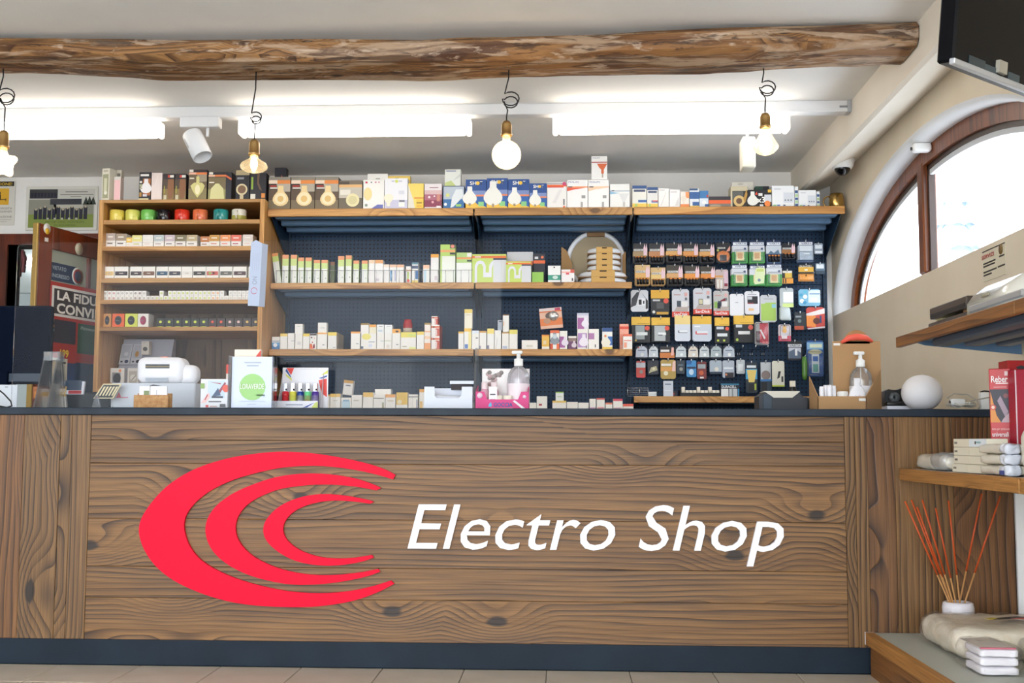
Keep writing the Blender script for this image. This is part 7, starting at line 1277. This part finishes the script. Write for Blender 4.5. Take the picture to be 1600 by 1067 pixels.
# ------------------------------------------------------------------ shelf unit on the right wall
XB_, XSF = 1.085, 1.22; YE = 4.255; YN = 2.3
WARM = wood('side_shelf_wood', '#a4703a', '#8f5d2c', '#5c3716', 'Y', 14, .6, False, .45, .12, 5.0); WARM2 = wood('side_shelf_light', '#bd8a4c', '#ad7a3f', '#7a4d22', 'Y', 10, 1.0, True, .45, .15, 5.0)
BLU = mat('bracket_blue', '#5c7c9c', .4)
ru = thing('side_shelving', 'shelf unit along the window wall with wood edged shelves and blue brackets', 'shelving', ((XSF+XR)/2, 3.3, 0))
def robj(mb, name, mats):
    o = own(mb, name, mats, ru); o.location = o.location-ru.location; return o
for ya, yb in ((2.99+.155, YE), (YN, 2.99+.153)):
    robj(MB().bbox(XSF, XSF+.02, ya, yb, 1.178, 1.216, .002), 'shelf_edge', WARM); robj(MB().box(XSF+.02, XR-.002, ya, yb, 1.20, 1.214), 'shelf_plate', BLU)
    robj(MB().bbox(XSF, XSF+.02, ya+.01, yb, .695, .738, .002), 'shelf_edge', WARM2); robj(MB().box(XSF+.02, XR-.002, ya, yb, .722, .736), 'shelf_plate', mat('plate_white', '#d6d8d8', .5))
for y in (YE-.02, 3.15):
    for z, hh in ((1.20, .03), (.722, .03)):
        robj(MB().prism([(XSF+.05, z), (XR-.002, z), (XR-.002, z-hh*1.6), (XR-.04, z-hh*1.5), (XSF+.10, z-hh*.5)], 'Y', y, y+.006), 'bracket', BLU)
    robj(MB().box(XR-.03, XR-.001, y-.03, y+.0, 0, 1.45 if y < 3.5 else 1.2), 'upright', BLU) if y < 3.5 else None
for k in range(3): robj(MB().bbox(XSF+.09+.11*k, XSF+.15+.11*k, YN, YE-.13, 1.172, 1.201, .006), 'rib', mat('rib_grey', '#5a6474', .4))
robj(MB().bbox(XB_, XB_+.03, YN, YE, .108, .152, .002), 'base_edge', WARM2); robj(MB().box(XB_+.03, XR-.04, YN, YE, .13, .15), 'base_deck', mat('deck_grey', '#b4b6ac', .5))
robj(MB().box(XB_+.015, XB_+.03, YN, YE-.01, 0, .108), 'base_panel', WARM); robj(MB().box(XB_+.03, XR-.04, YE-.025, YE-.01, 0, .13), 'base_end', WARM); robj(MB().box(XB_-.001, XB_+.03, YE, YE+.003, .108, .152), 'edge_cap', WHITE)
ZU, ZM, ZB = 1.216, .738, .152
# upper shelf goods
def flat_tray(y0, y1, z0, z1, label):
    o = own(MB().bbox(XSF+.07, XSF+.36, y0, y1, z0, z1, .003), 'flat_case', mat('case_brown', '#4a4038', .3)); tag(o, label, 'case'); own(MB().box(XSF+.068, XSF+.07, y0+.01, y1-.01, z0+.006, z0+(z1-z0)*.45), 'dark_slot', mat('case_slot', '#15171c', .4), o).location = (-.146, 0, -(z1-z0)*.22)
flat_tray(3.72, 4.10, ZU, ZU+.034, 'lower flat dark brown case on the upper side shelf'); flat_tray(3.71, 4.08, ZU+.046, ZU+.085, 'upper flat dark brown case resting above another case')
o = own(MB().box(XSF+.09, XSF+.30, 4.02, 4.07, ZU+.033, ZU+.047), 'foam_pad', ink('#d9cc9a')); tag(o, 'cream foam spacer between the two flat cases', 'spacer')
o = own(MB().box(XSF+.09, XSF+.30, 3.74, 3.80, ZU+.033, ZU+.047), 'foam_pad', ink('#b48a64')); tag(o, 'brown paper spacer between the two flat cases', 'spacer')
t = thing('white_appliance', 'glossy cream appliance with a rounded lid and grey strip on the upper shelf', 'appliance', (XSF+.05, 3.42, ZU)); CRM = mat('appliance_cream', '#e6e4d8', .2, coat=.3)
ap = MB(); L_ = .29
prof_ = [(0, .01), (.002, .05), (.02, .075), (.06, .105), (.12, .125), (.2, .13), (.26, .12), (.30, .06), (.30, .01)]
ap.prism([(x, z) for x, z in prof_], 'Y', -L_, L_*.8, 0, True); ap.obj('lid', CRM, t); MB().bbox(-.004, .30, -L_, L_*.8, 0, .012, .002).obj('base', WHITE2, t); MB().bbox(-.006, .004, -L_*.75, L_*.7, .018, .040, .004).obj('grey_strip', mat('strip_grey', '#a8a6a4', .3), t); MB().bbox(-.0, .006, .05, .11, .056, .064, .001).obj('badge', mat('badge_grey', '#a09c84', .4), t)
t = thing('white_globe_shade', 'smooth white rounded shade at the near end of the upper shelf', 'shade', (XSF+.13, 2.98, ZU)); MB().lathe([(0, .03), (.085, .03), (.11, .05), (.12, .09), (.11, .13), (.08, .16), (.03, .175), (0, .177)], seg=30).obj('shade', mat('shade_white', '#e4e4f0', .4), t); MB().bbox(-.12, .1, -.12, .1, 0, .03, .002).obj('blue_box_base', mat('box_blue', '#3a5c98', .5), t); MB().box(-.121, -.12, -.08, .06, .006, .024).obj('printed_panel', ink('#d9dce8'), t)
# middle shelf goods
BAGM = clear('bag_plastic', (.95, .94, .92), .10, .22, .12)
def soft(mb, amt=.012, fr=22, seed=0):
    mb.v = [tuple(Vector(v)+Vector((mnoise.noise(Vector(v)*fr+Vector((seed, 0, 0))), mnoise.noise(Vector(v)*fr+Vector((0, seed, 3))), mnoise.noise(Vector(v)*fr+Vector((5, 0, seed)))))*amt) for v in mb.v]; return mb
def rgrid(x0, x1, y0, y1, z0, z1, b, n=10):
    """rounded block with enough faces to be crumpled"""
    bm = bmesh.new(); bmesh.ops.create_cube(bm, size=1); bmesh.ops.subdivide_edges(bm, edges=bm.edges[:], cuts=n, use_grid_fill=True)
    mb = MB(); sx, sy, sz = (x1-x0)/2, (y1-y0)/2, (z1-z0)/2
    out = []
    for v in bm.verts:
        p = Vector((v.co.x*2*sx, v.co.y*2*sy, v.co.z*2*sz)); q = Vector((max(-sx+b, min(sx-b, p.x)), max(-sy+b, min(sy-b, p.y)), max(-sz+b, min(sz-b, p.z)))); d_ = p-q
        if d_.length > 1e-6: p = q+d_.normalized()*b
        out.append(p+Vector(((x0+x1)/2, (y0+y1)/2, (z0+z1)/2)))
    bm.verts.index_update(); mb.add(out, [[v.index for v in f.verts] for f in bm.faces], 0, True); bm.free(); return mb
t = thing('wrapped_roll', 'plastic wrapped cream roll lying on the lower side shelf', 'roll', (XSF+.10, 4.05, ZM)); 
soft(rgrid(-.055, .075, -.17, .17, .001, .052, .022), .006, 30, 1).obj('wrapping', mat('wrap_cream', '#d9d2c2', .25, coat=.3), t)
soft(rgrid(-.066, .05, -.165, -.03, .0, .058, .025), .006, 40, 2).obj('film_end', BAGM, t)
o = t
for k in range(4):
    yy = 3.80; xx = XSF+.04+(.004 if k else 0)
    b_ = own(MB().bbox(xx, xx+.064, 3.505, yy-(.006 if k else 0), ZM+.0005+k*.0265, ZM+k*.0265+.026, .001), 'filter_box', ink('#e4ddc8')); tag(b_, ('cream filter box at the bottom of the pile', 'cream filter box second in the pile', 'cream filter box third in the pile', 'cream filter box on top of the pile')[k]+' on the lower side shelf', 'box')
    p_ = MB().box(-.0326, -.032, -.145 if k == 3 else .02, .0, -.012, .012, 0).box(-.0328, -.032, .11, .135, -.003, .003, 1); p_.obj('printed_panel', [ink('#e3eaf0') if k == 3 else ink('#e4ddc8'), ink('#7a7468')], b_)
    if k == 3: MB().box(-.0332, -.0325, -.06, -.05, -.004, .005).obj('printed_mark', ink('#2a2a2e'), b_); MB().box(-.0332, -.0325, -.10, -.065, -.001, .004).obj('printed_mark', ink('#8ab8b8'), b_)
for k in range(3):
    t = thing('bagged_pads', ('bag of cream pads at the bottom of the small pile', 'bag of cream pads in the middle of the small pile', 'bag of cream pads on top of the small pile')[k]+', lower side shelf', 'bag', (XSF+.085, 3.385, ZM+.03*k)); soft(rgrid(-.07, .1, -.11, .11, .002, .029, .012), .004, 45, k).obj('pads', mat('pad_cream', '#ddd6c6', .3, coat=.3), t)
    soft(rgrid(-.074, -.03, -.118, -.06, .002, .03, .01), .005, 60, k+9).obj('film_end', mat('film_white', '#d4d8e2', .2, coat=.4), t)
    if k == 0: MB().box(-.078, -.076, -.105, -.075, .004, .016).obj('printed_mark', ink('#3a4a8a'), t)
t = thing('bagged_disc', 'large round cream pad pack at the near end of the lower side shelf', 'pack', (XSF+.11, 3.12, ZM)); soft(rgrid(-.09, .1, -.1, .1, 0.001, .15, .05), .004, 30, 4).obj('pads', MATS['pad_cream'], t); MB().box(-.095, -.088, -.02, .03, .01, .03).obj('dark_tag', ink('#2a2622'), t)
# red grater boxes
def redbox(x0, x1, y0, y1, z1, label, full):
    t = thing('grater_box', label, 'box', ((x0+x1)/2, (y0+y1)/2, ZM)); W_, D_ = x1-x0, y1-y0; H = z1-ZM
    MB().bbox(-W_/2, W_/2, -D_/2, D_/2, 0, H, .002).obj('carton', mat('reber_red', '#bf2426', .4), t); return t, W_, D_, H
pa, pb = atY(1549, 575, 3.62), atY(1585, 690, 3.62)
t, W_, D_, H = redbox(pa.x, pb.x, 3.64, 3.70, pa.z, 'red box with a food photograph and white lettering, lower side shelf', True); W = W_
def rp(sp): 
    old = set(t.children); prints(None, W_, H*.69, sp, t, -D_/2-.0002)
    for ch in t.children:
        if ch not in old: ch.location.z += H*.31
    t.rotation_euler.z = -.36; t.location.x += .012
rp([R(.02, .25, .98, .71, '#2a2430'), ('p', [(.02, .25), (.5, .25), (.3, .35), (.05, .68)], '#d98a34'), ('p', [(.35, .55), (.5, .62), (.85, .4), (.7, .32)], '#9a8490'), ('c', .75, .62, .12, '#7a3a3a'), ('c', .15, .46, .14, '#c84a34'), ('c', .15, .46, .08, '#e8c8b0'), ('p', [(.5, .25), (.98, .25), (.98, .42), (.6, .3)], '#b89aa0'), R(.72, .9, .88, .96, '#e8c8c4'), ('t', 'Reber', .48, .85, .76, '#f2e6e2', .09), R(.3, .785, .9, .80, '#f2dcd8'), R(.2, .735, .8, .745, '#e8a8a4'), ('t', 'lame per sottovuoto', .5, .155, .86, '#f0b8b0', .045), ('t', 'universali', .45, .085, .74, '#f6e4e0', .065)])
pa, pb = atY(1585, 577, 3.555), atY(1660, 690, 3.555)
t, W_, D_, H = redbox(pa.x, min(pb.x, XR-.01), 3.555, 3.61, pa.z, 'darker crimson red box beside the food photograph box', False); t.children[0].data.materials[0] = mat('reber_crimson', '#a81c34', .4)
MB().box(-W_/2+.028, -W_/2+.031, -D_/2-.0006, -D_/2, H*.0, H*.5).obj('printed_text_lines', ink('#e8b8c0'), t); MB().bbox(-W_/2, -W_/2+.004, -D_/2-.001, -D_/2, .002, H-.002, .0003).obj('printed_edge', ink('#e2c8cc'), t)
pa, pb = atY(1574, 563, 3.80), atY(1625, 690, 3.80)
t, W_, D_, H = redbox(pa.x, min(pb.x, XR-.01), 3.80, 3.88, pa.z, 'tall red box with a hanging hole behind the other red boxes', False); MB().prism([(-.012, 0), (.012, 0), (.016, .006), (0, .012), (-.016, .006)], 'Y', -D_/2-.0006, -D_/2).obj('hanging_hole', ink('#3a3a40'), t, (-.005, 0, H-.028))
# reed diffuser on the base deck
c = atZ(1497, 970, ZB); Yv = 4.17; c = atY(1497, 950, Yv)
t = thing('reed_diffuser', 'white ceramic reed diffuser with orange tipped reeds', 'diffuser', (c.x, Yv, ZB)); hv = atY(1497, 940, Yv).z-ZB
MB().lathe([(0, 0), (.05, 0), (.054, .006), (.054, hv-.02), (.051, hv-.004), (.045, hv), (.038, hv), (.04, hv-.03), (.038, .01), (0, .01)], seg=28).obj('vase', mat('ceramic_white', '#e8e4ea', .3), t)
REED = mat('reed_tan', '#c08c54', .6); TIP = mat('reed_orange', '#c4501e', .5)
for k, (px, py) in enumerate(((1414, 783), (1424, 781), (1433, 792), (1441, 781), (1462, 794), (1482, 782), (1534, 771), (1563, 775))):
    e = atY(px, py, Yv+random.uniform(-.04, .04)); e = e-Vector(t.location); s0 = Vector((.012*math.copysign(1, -e.x)*(.3+.1*k), random.uniform(-.015, .015), hv*.25)); mm = s0.lerp(e, .42)
    rd = MB().tube([s0, mm], .003, 7).obj('reed', REED, t); MB().tube([mm, e], .0032, 7).obj('orange_tip', TIP, rd)
# plastic bags of cloths on the base deck
t = thing('bag_of_cloths', 'large plastic bag of cream cloths lying on the base deck', 'bag', (1.39, 3.885, ZB))
soft(rgrid(-.17, .22, -.2, .19, .004, .10, .045, 14), .007, 18, 2).obj('cloths', mottled('cloth_cream', '#ddd0b8', '#efe7d8', 26, .35, .5), t); soft(rgrid(-.176, .226, -.21, .2, .004, .106, .05, 14), .010, 26, 5).obj('plastic_film', clear('film_bag', (.995, .99, .985), .05, .02, .08, fres=.25), t)
lm = MB().prism([(-.02, -.06), (.02, -.02), (.10, .02), (.14, .0), (.06, -.04)], 'Z', .112, .1125, 0).prism([(.06, -.03), (.14, .0), (.17, -.01), (.1, -.05)], 'Z', .1126, .113, 1).prism([(-.03, -.05), (-.01, -.06), (.02, -.03), (.0, -.02)], 'Z', .1128, .1132, 2); lm.obj('printed_label', [ink('#2a2626'), ink('#c8402e'), ink('#d8c040')], t)
t = thing('bag_of_napkins', 'plastic bag with a stack of folded white napkins on the base deck', 'bag', (1.275, 3.55, ZB))
for k in range(3): soft(rgrid(-.055, .055, -.07, .07, .002+.026*k, .026+.026*k, .008, 8), .002, 50, k).obj('napkin', mat('napkin_white', '#e9e6ec', .6), t)
MB().box(-.057, .045, -.072, .1, .080, .082).obj('label_card', ink('#dcd4cc'), t); MB().box(-.057, .045, -.075, -.068, .079, .0835).obj('label_edge', ink('#c86a7c'), t); soft(rgrid(-.075, .07, -.085, .12, .002, .088, .03, 10), .008, 30, 6).obj('plastic_film', MATS['film_bag'], t)
t = thing('bag_of_paper_cups', 'crumpled plastic bag of stacked white paper goods at the deck front', 'bag', (1.475, 3.47, ZB))
for k in range(4): soft(rgrid(-.09, .12, -.12, .12, .002+.022*k, .022+.022*k, .008, 8), .003, 40, k+3).obj('paper_stack', mat('paper_goods', '#e2dccc', .6), t)
soft(rgrid(-.11, .13, -.15, .14, .002, .098, .035, 12), .012, 24, 8).obj('plastic_film', MATS['film_bag'], t)
# ------------------------------------------------------------------ shared labels get a shared group
from collections import Counter
cnt = Counter(o['label'] for o in bpy.data.objects if o.parent is None and 'label' in o and 'category' in o)
for o in bpy.data.objects:
    if o.parent is None and 'label' in o and 'category' in o and cnt[o['label']] > 1 and 'group' not in o: o['group'] = 'set of '+o['label'][:48]
